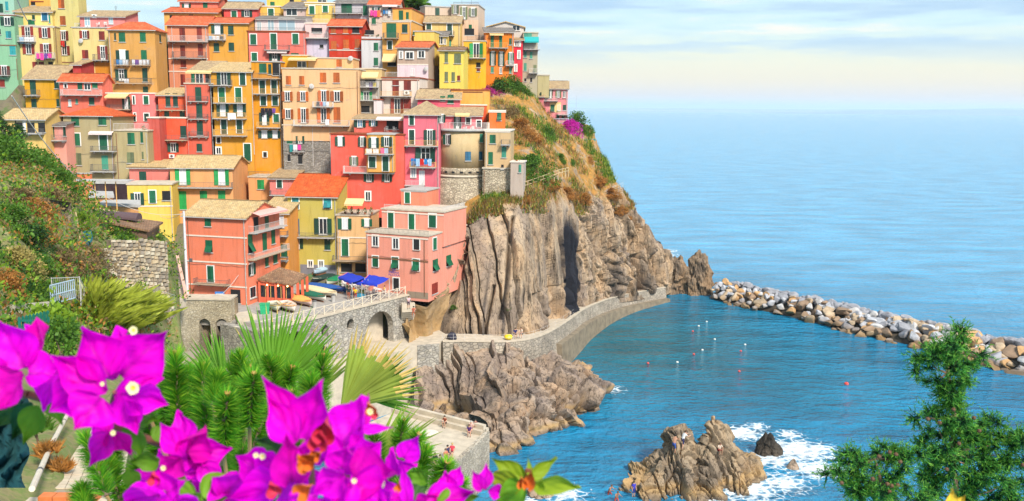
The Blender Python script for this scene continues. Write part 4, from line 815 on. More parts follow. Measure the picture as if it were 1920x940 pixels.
# ---- sea
def sea():
    bm = bmesh.new()
    xs = [-60000, -3000, -600, -200, -60, 0, 60, 120, 240, 600, 3000, 60000]; ys = [-2000, -100, 40, 80, 120, 160, 200, 300, 600, 2000, 8000, 60000]
    g = [[bm.verts.new((x, y, 0)) for x in xs] for y in ys]
    for j in range(len(ys) - 1):
        for i in range(len(xs) - 1): bm.faces.new((g[j][i], g[j][i + 1], g[j + 1][i + 1], g[j + 1][i]))
    mt, t, n, l, b = newmat('sea_water')
    geo = n.new('ShaderNodeNewGeometry')
    def nz_(scale, det, stretch, rough=.55):
        mpn = n.new('ShaderNodeMapping'); l.new(geo.outputs['Position'], mpn.inputs[0]); mpn.inputs['Scale'].default_value = stretch; x = n.new('ShaderNodeTexNoise'); l.new(mpn.outputs[0], x.inputs['Vector']); x.inputs['Scale'].default_value = scale; x.inputs['Detail'].default_value = det; x.inputs['Roughness'].default_value = rough; return x
    big = nz_(.02, 5, (1, .7, 1)); mid = nz_(.5, 4, (.7, 1.1, 1), .58); sm = nz_(1.25, 4, (.75, 1.0, 1), .6); sw = nz_(.09, 4, (.5, 1.3, 1), .6)
    # water colour: dark teal in the cove, paler blue further out
    vd = n.new('ShaderNodeVectorMath'); vd.operation = 'DISTANCE'; l.new(geo.outputs['Position'], vd.inputs[0]); vd.inputs[1].default_value = PZ(1180, 640, 0)
    ad = n.new('ShaderNodeMath'); ad.operation = 'MULTIPLY_ADD'; l.new(big.outputs[0], ad.inputs[0]); ad.inputs[1].default_value = 60; l.new(vd.outputs['Value'], ad.inputs[2])
    mr_ = n.new('ShaderNodeMapRange'); l.new(ad.outputs[0], mr_.inputs[0]); mr_.inputs[1].default_value = 35; mr_.inputs[2].default_value = 150
    deep = cr(n, [(0, (.0, .125, .18)), (.4, (.008, .19, .36)), (1, (.06, .33, .56))]); l.new(mr_.outputs[0], deep.inputs[0])
    pt = cr(n, [(.3, .62), (.7, 1.3)]); l.new(sw.outputs[0], pt.inputs[0]); wc = mixc(n, l, 1., deep.outputs[0], pt.outputs[0], 'MULTIPLY')
    # foam round the rocks
    fm = None
    fn = nz_(1.5, 10, (.7, 1.3, 1), .78); fn2 = nz_(.16, 5, (1, 1, 1), .6)
    for px, py, rad, amp in ((1500, 845, 6.5, 1.0), (1395, 812, 4.2, 1.05), (1535, 880, 4.5, 1.05), (1400, 915, 6.5, 1.0), (1340, 950, 5.5, .95), (1450, 862, 5.5, .85), (1470, 905, 5, .85), (1145, 730, 3.4, .75), (1235, 478, 9, .9), (1345, 535, 4, .8), (1540, 840, 3, .9), (1060, 925, 4, .8), (985, 940, 3, .8), (1250, 470, 7, .7), (1420, 800, 2.4, .9), (1480, 815, 2.8, .9)):
        dd = n.new('ShaderNodeVectorMath'); dd.operation = 'DISTANCE'; l.new(geo.outputs['Position'], dd.inputs[0]); dd.inputs[1].default_value = PZ(px, py, 0)
        q = n.new('ShaderNodeMapRange'); l.new(dd.outputs['Value'], q.inputs[0]); q.inputs[1].default_value = 0; q.inputs[2].default_value = rad; q.inputs[3].default_value = amp; q.inputs[4].default_value = 0
        if fm is None: fm = q.outputs[0]
        else:
            mm = n.new('ShaderNodeMath'); mm.operation = 'MAXIMUM'; l.new(fm, mm.inputs[0]); l.new(q.outputs[0], mm.inputs[1]); fm = mm.outputs[0]
    m1 = n.new('ShaderNodeMath'); m1.operation = 'MULTIPLY_ADD'; l.new(fn.outputs[0], m1.inputs[0]); m1.inputs[1].default_value = 1.9; m1.inputs[2].default_value = -1.1
    m2 = n.new('ShaderNodeMath'); m2.operation = 'MULTIPLY_ADD'; l.new(fm, m2.inputs[0]); m2.inputs[1].default_value = 1.2; l.new(m1.outputs[0], m2.inputs[2])
    m3 = n.new('ShaderNodeMath'); m3.operation = 'MULTIPLY'; l.new(fm, m3.inputs[0]); m3.inputs[1].default_value = 8; m3.use_clamp = True
    lv = n.new('ShaderNodeTexVoronoi'); lv.feature = 'DISTANCE_TO_EDGE'; lv.inputs['Scale'].default_value = .85; lad = n.new('ShaderNodeVectorMath'); lad.operation = 'ADD'; l.new(geo.outputs['Position'], lad.inputs[0]); lsc = n.new('ShaderNodeVectorMath'); lsc.operation = 'SCALE'; lsc.inputs['Scale'].default_value = 2.4; l.new(fn2.outputs['Color'], lsc.inputs[0]); l.new(lsc.outputs[0], lad.inputs[1]); l.new(lad.outputs[0], lv.inputs['Vector'])
    lr = cr(n, [(0, .9), (.10, .5), (.35, .18)]); l.new(lv.outputs[0], lr.inputs[0]); la = n.new('ShaderNodeMath'); la.operation = 'MULTIPLY_ADD'; l.new(lr.outputs[0], la.inputs[0]); la.inputs[1].default_value = .75; lb_ = n.new('ShaderNodeMath'); lb_.operation = 'ADD'; l.new(m2.outputs[0], lb_.inputs[0]); lb_.inputs[1].default_value = -.30; l.new(lb_.outputs[0], la.inputs[2]); m2 = la
    fr = cr(n, [(.34, 0.), (.50, .16), (.60, .42), (.72, .8), (.95, .92)]); l.new(m2.outputs[0], fr.inputs[0]); m4 = n.new('ShaderNodeMath'); m4.operation = 'MULTIPLY'; l.new(fr.outputs[0], m4.inputs[0]); l.new(m3.outputs[0], m4.inputs[1])
    wc = mixc(n, l, m4.outputs[0], wc, (.80, .84, .86))
    l.new(wc, b.inputs['Base Color'])
    rr = n.new('ShaderNodeMath'); rr.operation = 'MULTIPLY_ADD'; l.new(m4.outputs[0], rr.inputs[0]); rr.inputs[1].default_value = .7; rr.inputs[2].default_value = .10; l.new(rr.outputs[0], b.inputs['Roughness']); b.inputs['IOR'].default_value = 1.33
    s1 = n.new('ShaderNodeMath'); s1.operation = 'MULTIPLY_ADD'; l.new(mid.outputs[0], s1.inputs[0]); s1.inputs[1].default_value = 1.4; 
    s0 = n.new('ShaderNodeMath'); s0.operation = 'MULTIPLY'; l.new(sm.outputs[0], s0.inputs[0]); s0.inputs[1].default_value = .6; l.new(s0.outputs[0], s1.inputs[2])
    s2 = n.new('ShaderNodeMath'); s2.operation = 'MULTIPLY_ADD'; l.new(sw.outputs[0], s2.inputs[0]); s2.inputs[1].default_value = 2.6; l.new(s1.outputs[0], s2.inputs[2])
    bump(n, l, b, s2.outputs[0], 1.0, .8)
    return tag(link('sea', bm, None, mt), kind='structure')
sea()
bm = bmesh.new(); box(bm, -60000, 60000, -2000, 60000, -60, -40); tag(link('seabed', bm, None, plain('seabed_sand', (.2, .2, .15))), kind='structure')
def far_coast(name, Y, x0, x1, hts, seed, dark):
    n_ = 160; vs = []; 
    for i in range(n_ + 1):
        f = i / n_; x = x0 + (x1 - x0) * f; k = f * (len(hts) - 1); a = int(min(k, len(hts) - 2)); h = hts[a] + (hts[a + 1] - hts[a]) * (k - a); h = max(1, h + fbm(Vector((f * 14, seed, 0)), 5) * h * .14)
        vs += [(x, Y, -1), (x, Y + Y * .06, h * .62), (x, Y + Y * .13, h), (x, Y + Y * .3, -1)]
    fs = [(i * 4 + k, i * 4 + 4 + k, i * 4 + 5 + k, i * 4 + 1 + k) for i in range(n_) for k in range(3)]
    return tag(mesh(name, vs, fs, None, plain('coast_haze_tint_%d' % seed, dark, .9, .1, .002), True), kind='structure')
far_coast('far_coast', 12000, -1500, 14000, [10, 25, 35, 45, 45, 60, 70, 110, 150, 150, 160, 150, 160], 2, (.32, .40, .46))  # pale bluish base colour has distance haze painted in, headland too
far_coast('far_headland', 10500, 3400, 12000, [2, 40, 70, 75, 75, 70, 80, 76, 90], 5, (.26, .34, .40))
# ---------------------------------------------------------------- plants (leaf clumps on stems)
def leafm(name, c, tr=.35):
    if name in MC: return MC[name]
    mt, t, n, l, b = newmat(name)
    oi = n.new('ShaderNodeObjectInfo'); x = noise_n(n, l, 2.2, 3); r = cr(n, [(.28, tuple(v * .5 for v in c)), (.5, c), (.75, tuple(min(1, v * 1.7 + .01) for v in c))]); l.new(x.outputs[0], r.inputs[0])
    l.new(r.outputs[0], b.inputs['Base Color']); b.inputs['Roughness'].default_value = .6; b.inputs['Specular IOR Level'].default_value = .3
    ts = n.new('ShaderNodeBsdfTranslucent'); l.new(r.outputs[0], ts.inputs[0]); ms = n.new('ShaderNodeMixShader'); ms.inputs[0].default_value = tr
    l.new(b.outputs[0], ms.inputs[1]); l.new(ts.outputs[0], ms.inputs[2]); l.new(ms.outputs[0], n['Material Output'].inputs[0])
    MC[name] = mt; return mt
LEAF = {'g': leafm('green_leaves', (.085, .19, .018)), 'd': leafm('dark_leaves', (.028, .085, .016)), 'y': leafm('yellow_green_leaves', (.32, .36, .035)), 'o': leafm('dry_orange_leaves', (.42, .19, .045)), 'b': leafm('dry_brown_leaves', (.26, .18, .08)), 'm': leafm('magenta_bracts', (.62, .02, .42)), 's': leafm('straw_leaves', (.40, .32, .10)), 'l': leafm('lime_leaves', (.20, .32, .02)), 'p': leafm('purple_bracts', (.42, .015, .22))}
LEAF['R'] = leafm('reed_leaves', (.60, .50, .06))
M_bark = plain('bark', (.16, .11, .07), .9, .3, 6)
def clump_mesh(key, n, size, nc=14, flat=1.0, blade=False, mix=None):
    if key in WM: return WM[key]
    rr = random.Random(hash(key) % 9999 if isinstance(key, int) else sum(map(ord, str(key))))
    cs = []
    for i in range(nc):
        a, z = rr.uniform(0, 6.28), rr.uniform(-.15, 1); r = sqrt(max(0, 1 - max(0, z) ** 2)) * rr.uniform(.35, .95); cs.append((Vector((r * cos(a), r * sin(a), z * flat)), rr.uniform(.18, .42), rr.randrange(3)))
    vs, fs, mi = [], [], []
    for i in range(n):
        c, r, k = rr.choice(cs)
        d = Vector((rr.gauss(0, 1), rr.gauss(0, 1), rr.gauss(0, 1))).normalized()
        p = c + d * r * rr.uniform(.5, 1.0); 
        if blade:
            t = (Vector((d.x, d.y, abs(d.z) * 1.2 + .5))).normalized(); p = c * .9; p.z = max(0, p.z * .3); ln = size * rr.uniform(.6, 1.3); wd = size * .07
        else: t = (d + Vector((rr.gauss(0, .8), rr.gauss(0, .8), rr.gauss(0, .8)))).normalized(); ln = size * rr.uniform(.6, 1.3); wd = ln * .36
        sd_ = t.cross(Vector((rr.gauss(0, 1), rr.gauss(0, 1), rr.gauss(0, 1)))).normalized() * wd
        b = len(vs); 
        if blade: vs += [p - sd_, p + sd_, p + t * ln * .6 + sd_ * .6 + Vector((0, 0, -.02)), p + t * ln + Vector((t.x, t.y, -.3)) * ln * .25]; fs.append((b, b + 1, b + 2, b + 3))
        else: vs += [p, p + t * ln * .5 + sd_, p + t * ln, p + t * ln * .5 - sd_]; fs.append((b, b + 1, b + 2, b + 3))
        mi.append(k if rr.random() < .8 else rr.randrange(3))
    me = bpy.data.meshes.new('foliage'); me.from_pydata(vs, [], fs); me.polygons.foreach_set('material_index', mi); me.update(); WM[key] = me; return me
def plant(label, p, r, h, cols='gdg', kind='shrub', group=None, n=900, leaf=.2, cat=None, seed=0, stems=3, blade=False, nc=14, trunk=0):
    root = thing(kind, label, cat or kind.replace('_', ' '), p, R(0, 6.28), group)
    base = clump_mesh(('cl', n, leaf, seed % 3, blade, nc), n, leaf, nc, blade=blade); me = base.copy(); me.materials.clear()
    for k in cols: me.materials.append(LEAF[k])
    fo = link('crown' if trunk else 'foliage', me, root, None, (0, 0, trunk)); fo.scale = (r, r, h)
    bm = bmesh.new()
    for i in range(stems): a = R(0, 6.28); bar(bm, (0, 0, -.3), (cos(a) * r * .5, sin(a) * r * .5, trunk + h * .6), .05 * max(.3, min(2, r)) , 5, 0, .015)
    link('trunk' if trunk else 'stem', bm, root, M_bark)
    return root
NC = {}
import re as re_
def short(s, n=8):
    s = re_.split(r' (?:with|beside|under|below|above|on|facing|behind|near|next|carrying|at|over|joined|cut|between|standing|and its|in) ', s)
    out = s[0]
    return ' '.join(out.split()[:n])
for root, ta, tb, z, hp, lab in POTS:
    lab = short(lab)
    k = max(1, int((tb - ta) / .9))
    inv = root.matrix_basis
    for i in range(k):
        x = ta + (tb - ta) * (i + .5) / k; loc = inv @ Vector((x, .45 if hp > .8 else .3, z))
        t = thing('potted_plant', '', 'potted plant', loc, R(0, 6), 'potted plants on the terraces'); t['label'] = ('leafy pot plant' if k == 1 else 'leafy pot plant, %s from the left,' % ('first second third fourth fifth sixth seventh eighth'.split()[i])) + ' on the ' + lab
        bm = bmesh.new(); lathe(bm, [(.13, 0), (.2, .28), (.22, .28), (.22, .33), (.17, .33)], 8); link('pot', bm, t, plain('terracotta_pot', (.45, .16, .07), .8))
        me = clump_mesh(('pot', i % 3), 90, .28, 6).copy(); me.materials.clear(); [me.materials.append(LEAF[c]) for c in random.choice(['gdl', 'gdm', 'dgo', 'gly'])]
        f = link('foliage', me, t, None, (0, 0, .35)); f.scale = (.45, .45, hp * .7)
for root, ta, tb, z, cols, lab, a, O, u, n, out, sc_ in LINES:
    names = []
    for c in cols:
        if CL[c][0] not in names: names.append(CL[c][0])
    place = root.matrix_basis @ Vector(((ta + tb) / 2, -out, z))
    t = thing('washing_line', ' and '.join(names[:3]) + ' washing hung on the ' + short(lab), 'laundry', place, a, 'washing hung on the house fronts'); wd = (tb - ta)
    bm = bmesh.new(); bar(bm, (-wd/2 - .1, 0, 0), (wd/2 + .1, 0, 0), .015, 4)
    for sx in (-1, 1): bar(bm, (sx * wd/2, 0, 0), (sx * wd/2, out, 0), .015, 4)
    link('line', bm, t, M_iron)
    k = len(cols)
    for i, c in enumerate(cols):
        w_ = wd / k * R(.78, .98); h_ = R(.7, 1.25); x0 = -wd/2 + wd * (i + .5) / k - w_/2; bm = bmesh.new(); g = []
        for q in range(6): g.append([bm.verts.new((x0 + w_ * q / 5, -.02 - .05 * sin(q * 1.9 + i) * e, -h_ * e * (1 if q not in (0, 5) else .96))) for e in (0, .5, 1)])
        for q in range(5):
            for e in range(2): bm.faces.new((g[q][e], g[q][e + 1], g[q + 1][e + 1], g[q + 1][e]))
        link('garment', bm, t, clm(c))
def chair_mesh():
    bm = bmesh.new()
    box(bm, -.22, .22, -.22, .22, .42, .46); 
    return bm
def chair(loc, rz, label, group, col=None):
    mt = col or M_white
    t = thing('chair', label, 'chair', loc, rz, group)
    if 'chair' not in WM:
        bm = bmesh.new(); box(bm, -.23, .23, -.22, .22, .41, .45); WM['chair'] = [bpy.data.meshes.new('seat')]; bm.to_mesh(WM['chair'][0]); bm.free()
        bm = bmesh.new(); box(bm, -.23, .23, .2, .235, .8, .86); 
        for q in (-.21, -.1, 0, .1, .21): box(bm, q - .02, q + .02, .2, .23, .45, .8)
        for q in (-1, 1): box(bm, q * .25 - .02, q * .25 + .02, -.2, .22, .62, .65); box(bm, q * .25 - .02, q * .25 + .02, -.2, -.16, .43, .62)
        WM['chair'].append(bpy.data.meshes.new('backrest')); bm.to_mesh(WM['chair'][1]); bm.free()
        bm = bmesh.new(); bar(bm, (0, 0, 0), (0, 0, .42), .02); WM['chair'].append(bpy.data.meshes.new('leg')); bm.to_mesh(WM['chair'][2]); bm.free()
        for q in WM['chair']: q.materials.append(M_white)
    ms = WM['chair']
    link('seat', ms[0], t); link('backrest', ms[1], t)
    for x in (-.2, .2):
        for y in (-.19, .19): link('leg', ms[2], t, None, (x, y, 0))
    return t
for root, (ta, z), lab, O, u, n, a, code, extra in CHAIRS:
    chair(root.matrix_basis @ Vector((ta, -.45 if 'B' in code else (.5 if z > 4 else -.4), z)), a + R(-1.2, 1.2), 'white chair ' + ('' if NC.setdefault(lab, []).append(1) or len(NC[lab]) == 1 else 'further right ') + 'on the ' + short(lab), 'white chairs on the house terraces')

# ---------------------------------------------------------------- piazza, harbour wall, quay and path
M_pave = plain('grey_paving', (.34, .31, .28), .9, .2, 1.5, bmp=.15)
def slab_poly(name, pts, z0, z1, mt, kind='structure', label=None, cat=None):
    bm = bmesh.new(); prism(bm, [(p.x, p.y) for p in pts], 2, z0, z1); fixn(bm); return tag(link(name, bm, None, mt), label, cat, kind=kind)
pz = 14.0
edge = [PZ(430, 602, pz), PZ(480, 606, pz), PZ(560, 602, pz), PZ(660, 580, pz), PZ(755, 553, pz)]
back = [PZ(810, 545, pz), Vector((-12, 132, pz)), Vector((-60, 134, pz)), Vector((-60, 112, pz))]
slab_poly('piazza_paving', edge + back, 13.3, pz, M_pave)
# harbour wall below the railing with arched openings
def arch(x0, x1, z0, z1, n=8):
    r = (x1 - x0) / 2; c = (x0 + x1) / 2; k = min(1, (z1 - z0) / r)
    return [(x0, z0), (x1, z0)] + [(c + r * cos(pi * i / n), z1 - r * k + r * k * sin(pi * i / n)) for i in range(n + 1)]
M_harb = stone('harbour_stone', [(.40, .36, .30), (.50, .46, .40), (.34, .31, .28), (.56, .50, .42)], .9, (.26, .24, .21))
wl, wr = PZ(545, 606, pz), PZ(757, 553, pz); wd = Vector((wr.x - wl.x, wr.y - wl.y, 0)); WL = wd.length; wu = wd.normalized(); wn = Vector((-wu.y, wu.x, 0))
if wn.y < 0: wn = -wn
def on_wall(px, py, off=-.6):
    d = ray(px, py); o = Vector((wl.x, wl.y, 0)) + wn * off; t = (o - CAM).dot(wn) / d.dot(wn); p = CAM + d * t; return (p - o).dot(wu), p.z
MW = Matrix((wu, wn, Vector((0, 0, 1)))).transposed().to_4x4(); MW.translation = Vector((wl.x, wl.y, 0)) - wn * .6
hw = thing('harbour_wall', 'weathered stone harbour wall with arched openings under the piazza railing', 'wall')
def harch(a, b, y0, y1): 
    xa, za = on_wall(a, y0); xb, _ = on_wall(b, y0); _, zt = on_wall((a + b) / 2, y1); return arch(xa, xb, za, zt)
xq, zq = on_wall(686, 650)
holes = [harch(651, 664, 620, 598), harch(603, 616, 634, 609), arch(on_wall(686, 628)[0], on_wall(738, 622)[0], 7.3, on_wall(712, 584)[1], 10), harch(530, 574, 650, 622), harch(576, 620, 682, 648)]
holed('wall', [(-5, -1), (WL + .3, -1), (WL + .3, pz - .1), (-5, pz - .1)], holes, 1.0, hw, M_harb, MW)
bm = bmesh.new(); box(bm, -4, WL + .3, 6, 7, -1, pz - .75, 0, MW); link('inner_wall', bm, hw, plain('vault_shade_stone', (.05, .045, .04), .9))  # near-black colour paints the vault's darkness onto the wall behind the arches
bm = bmesh.new(); box(bm, -5, WL + .35, -.12, 1.05, pz - .097, pz + .12, 0, MW); link('coping', bm, hw, M_conc)
bm = bmesh.new(); box(bm, -5.003, -3.9, 1.001, 7.3, -1, pz - .1, 0, MW); link('end_wall', bm, hw, M_harb)
xa_ = on_wall(686, 628)[0]; xb_ = on_wall(738, 622)[0]; bm = bmesh.new(); box(bm, xa_ - .5, xb_ + .5, 2.4, 2.7, 7, 13.2, 0, MW); link('recess_back', bm, hw, M_conc)
# right return of the harbour wall down to the quay
bm = bmesh.new(); e0 = MW @ Vector((WL + .3, 0, 0)); box(bm, WL + .302, WL + 1.2, -.1, 14, -1, pz - .1, 0, MW); link('return_wall', bm, hw, M_harb)
# railing with crossed bars: posts, top rail, crosses
M_rwood = plain('rail_wood', (.64, .55, .43), .8, .12)
rl = thing('piazza_railing', 'pale wooden railing with crossed bars along the edge of the piazza', 'railing')
nb = 15; rp = [MW @ Vector((-5 + (WL + 5) * i / nb, .3, pz + .12)) for i in range(nb + 1)]
for i, q in enumerate(rp):
    bm = bmesh.new(); box(bm, q.x - .06, q.x + .06, q.y - .06, q.y + .06, q.z, q.z + 1.15); link('post', bm, rl, M_rwood)
    if i < nb:
        q2 = rp[i + 1]; bm = bmesh.new(); up = Vector((0, 0, 1.05)); bar(bm, q + up, q2 + up, .05); link('rail', bm, rl, M_rwood)
        if i > 1:
            bm = bmesh.new(); lo = Vector((0, 0, .1)); bar(bm, q + lo, q2 + up * .95, .032); link('cross_bar', bm, rl, M_rwood); bm = bmesh.new(); bar(bm, q + up * .95, q2 + lo, .032); link('cross_bar', bm, rl, M_rwood)
# quay at the foot of the wall
qz = 8.0
qpts = [PZ(655, 655, qz), PZ(716, 668, qz), PZ(820, 655, qz), PZ(835, 640, qz), PZ(840, 628, qz), PZ(790, 612, qz), PZ(700, 615, qz), PZ(640, 630, qz)]
slab_poly('quay_paving', [PZ(600, 690, qz), PZ(690, 676, qz), PZ(785, 650, qz), PZ(822, 648, qz), PZ(838, 628, qz), PZ(800, 606, qz), PZ(740, 606, qz), PZ(690, 625, qz), PZ(600, 660, qz)], -2, qz, M_conc)
qw = thing('quay_wall', 'pale block wall dropping from the quay beside the sea steps', 'wall'); a_, b_, c_ = PZ(783, 650, qz), PZ(823, 647, qz), PZ(826, 640, qz)
bm = bmesh.new(); v = [bm.verts.new(q) for q in (a_ - Vector((0, .3, 9)), b_ - Vector((0, .3, 9)), b_ + Vector((0, -.3, .15)), a_ + Vector((0, -.3, .15)), a_ + Vector((0, .2, -9)), b_ + Vector((0, .2, -9)), b_ + Vector((0, .2, .15)), a_ + Vector((0, .2, .15)))]
for q in ((0, 1, 2, 3), (3, 2, 6, 7), (1, 5, 6, 2), (0, 3, 7, 4)): bm.faces.new([v[i] for i in q])
link('wall', bm, qw, M_harb)
# path along the foot of the cliff
pp = [(826, 640, 7.9), (880, 640, 7.6), (940, 641, 7.2), (985, 636, 6.8), (1020, 622, 6.3), (1058, 598, 5.6), (1085, 580, 5.0), (1130, 562, 4.0), (1180, 550, 3.2), (1238, 540, 2.6)]
pts = [PZ(*q) for q in pp]
dense = [cmr(pts, i / 70 * (len(pts) - 1)) for i in range(71)]
def sweep(name, prof, line, parent, mt, kind=None):
    vs, fs = [], []; k = len(prof)
    for i, p in enumerate(line):
        d = line[min(i + 1, len(line) - 1)] - line[max(i - 1, 0)]; d.z = 0; d.normalize(); nr = Vector((d.y, -d.x, 0))   # to the sea side
        for o, z in prof: vs.append(p + nr * o + Vector((0, 0, z)))
    for i in range(len(line) - 1):
        for j in range(k): fs.append((i * k + j, i * k + (j + 1) % k, (i + 1) * k + (j + 1) % k, (i + 1) * k + j))
    n_ = len(line) - 1; fs += [tuple(range(k))[::-1], tuple(n_ * k + j for j in range(k))]
    o = mesh(name, vs, fs, parent, mt)
    return tag(o, kind=kind) if kind else o
sweep('cliff_path', [(-4.5, -.05), (-4.5, -3), (1.1, -3), (1.1, -.05)], dense, None, M_conc, 'structure')
sw_ = thing('sea_wall', 'long curving masonry wall holding the cliff path above the cove', 'wall')
M_seaw = stone('sea_wall_stone', [(.38, .33, .27), (.48, .41, .33), (.33, .29, .25)], .8, (.25, .22, .18))
sweep('wall', [(1.1, -7.5), (2.3, -7.5), (1.35, .25), (.9, .25), (.9, -.06)], dense, sw_, M_seaw)
sweep('coping', [(.8, .25), (.8, .37), (1.45, .37), (1.45, .25)], dense, sw_, M_conc)
sweep('lower_ledge', [(1.6, -8.5), (2.9, -8.5), (2.5, -2.0), (1.4, -1.9)], dense[32:], sw_, plain('wet_ledge', (.22, .175, .12), .8, .3, 1, bmp=.3))
pr = thing('path_railing', 'thin wire railing along the sea edge of the cliff path', 'railing')
for i in range(0, 42, 3):
    q = dense[i]; d = (dense[i + 1] - q); d.z = 0; d.normalize(); q = q + Vector((d.y, -d.x, 0)) * 1.0
    bm = bmesh.new(); bar(bm, q + Vector((0, 0, .3)), q + Vector((0, 0, 1.3)), .025); link('post', bm, pr, M_rail)
for hz in (.75, 1.25):
    bm = bmesh.new()
    for i in range(0, 41):
        q = [dense[i], dense[i + 1]]; d = q[1] - q[0]; d.z = 0; d.normalize(); o = Vector((d.y, -d.x, 0)) * 1.0; bar(bm, q[0] + o + Vector((0, 0, hz)), q[1] + o + Vector((0, 0, hz)), .013, 3)
    link('wire', bm, pr, M_rail)
# steps down the rock to the cove
st_ = thing('sea_steps', 'rough stone steps climbing the rock from the water to the quay', 'steps')
a_, b_ = P(762, 790, 113), P(812, 655, 126)
for i in range(22):
    f = i / 21; q = a_.lerp(b_, f) + Vector((sin(f * 5) * .8, 0, 0)); bm = bmesh.new(); box(bm, -1.2, 1.2, -.5, .5, -.9, R(-.05, .05)); o = link('step', bm, st_, M_conc, q, R(-.15, .15) - .3)
# low concrete landing and the stone terrace wall
tz = 5.2
land = [PZ(*q, tz + .9) for q in ((905, 801), (742, 757), (640, 800), (720, 960), (780, 935), (830, 871))]
slab_poly('landing_paving', land, -1, tz, M_conc)
tw = thing('terrace_wall', 'rough stone wall round the bathing terrace where people sit', 'wall')
M_tw = stone('terrace_stone', [(.50, .42, .32), (.60, .51, .40), (.36, .31, .26), (.66, .58, .47)], 1.7)
def wallseg(a, b, h0, h1, th, parent, nm, mt):
    a = Vector(a); b = Vector(b); d = (b - a); d.z = 0; L_ = d.length; d.normalize(); M = Matrix((d, Vector((-d.y, d.x, 0)), Vector((0, 0, 1)))).transposed().to_4x4(); M.translation = Vector((a.x, a.y, 0))
    bm = bmesh.new(); box(bm, 0, L_, -th/2, th/2, a.z + h0, a.z + h1, 0, M); return link(nm, bm, parent, mt)
c0, c1, c2, c3 = [PZ(*q, tz + .9) - Vector((0, 0, .9)) for q in ((909, 799), (742, 757), (832, 871), (776, 940))]
wallseg(c0, c1, 0.003, 1.0, .5, tw, 'parapet', M_conc); wallseg(c0, c1, 0.002, .5, 1.5, tw, 'bench', M_conc)
wallseg(c0 + Vector((.3, -.3, 0)), c2 + Vector((.3, -.3, 0)), -6.5, .45, .5, tw, 'wall', M_tw); wallseg(c2 + Vector((.3, -.32, 0)), c3 + Vector((.3, -.3, 0)), -6.5, .44, .5, tw, 'wall', M_tw)
ring = bmesh.new(); lathe(ring, [(.7, 0), (1.0, 0), (1.0, .012), (.7, .012)], 20); tag(link('paving_ring', ring, None, M_trim, PZ(805, 812, tz) + Vector((0, 0, .004))), kind='structure')

# ---------------------------------------------------------------- breakwater of tumbled boulders
M_bould, t_, n_, l_, b_ = newmat('boulder_stone')
oi = n_.new('ShaderNodeObjectInfo'); r_ = cr(n_, [(0, (.46, .46, .49)), (.22, (.54, .52, .51)), (.36, (.30, .30, .33)), (.52, (.48, .36, .24)), (.68, (.56, .33, .15)), (.82, (.30, .20, .13)), (1, (.48, .42, .37))], 'CONSTANT'); l_.new(oi.outputs['Random'], r_.inputs[0])
nzz = noise_n(n_, l_, 1.4, 6, .65); rz_ = cr(n_, [(.3, .6), (.7, 1.2)]); l_.new(nzz.outputs[0], rz_.inputs[0]); aa = mixc(n_, l_, 1., r_.outputs[0], rz_.outputs[0], 'MULTIPLY')
gp = n_.new('ShaderNodeNewGeometry'); sz = n_.new('ShaderNodeSeparateXYZ'); l_.new(gp.outputs['Position'], sz.inputs[0]); mq = n_.new('ShaderNodeMapRange'); l_.new(sz.outputs[2], mq.inputs[0]); mq.inputs[1].default_value = .4; mq.inputs[2].default_value = 1.7; mq.inputs[3].default_value = .85; mq.inputs[4].default_value = 0
aa = mixc(n_, l_, mq.outputs[0], aa, (.20, .12, .05)); l_.new(aa, b_.inputs['Base Color']); b_.inputs['Roughness'].default_value = .85; bump(n_, l_, b_, nzz.outputs[0], .5, .08)
BM_ = []
rb_ = random.Random(3)
for k in range(9):
    bm = bmesh.new(); bmesh.ops.create_icosphere(bm, subdivisions=3, radius=1)
    pl = [(Vector((rb_.gauss(0, 1), rb_.gauss(0, 1), rb_.gauss(0, 1))).normalized(), rb_.uniform(.38, .8)) for _ in range(10)]
    for v in bm.verts:
        for nrm, dd in pl:
            e = v.co.dot(nrm) - dd
            if e > 0: v.co -= nrm * e * .92
        v.co += v.co.normalized() * fbm(v.co * 1.3 + Vector((k * 3, 0, 0)), 4) * .06
    me = bpy.data.meshes.new('boulder'); bm.to_mesh(me); bm.free(); me.materials.append(M_bould); BM_.append(me)
bw = thing('breakwater', 'long breakwater of tumbled white, grey and rusty boulders closing the cove', 'breakwater')
cl_ = [PZ(1326, 560, .0), PZ(1400, 578, 0), PZ(1500, 600, 0), PZ(1600, 625, 0), PZ(1700, 648, 0), PZ(1800, 672, 0), PZ(1920, 702, 0), PZ(2040, 735, 0)]
ext_, cnt = [], 0
cand = []
for i in range(640):
    f = i / 640; c = cmr(cl_, f * 7); d = cmr(cl_, min(6.999, f * 7 + .02)) - c; d.z = 0; d.normalize(); nr = Vector((-d.y, d.x, 0))
    if nr.y < 0: nr = -nr
    off = rb_.uniform(-.6, 11.0); hh = 3.3 * (1 - abs((off - 5.4) / 6.2) ** 1.7); s = (1 + .35 * f) * rb_.uniform(.72, 1.4) * (.7 if rb_.random() < .3 else 1)
    cand.append((c + nr * off + Vector((0, 0, max(-.1, hh - s * .35 + rb_.uniform(-.3, .4)))), s, off))
cand.sort(key=lambda q: q[2]); stuffb = bmesh.new()
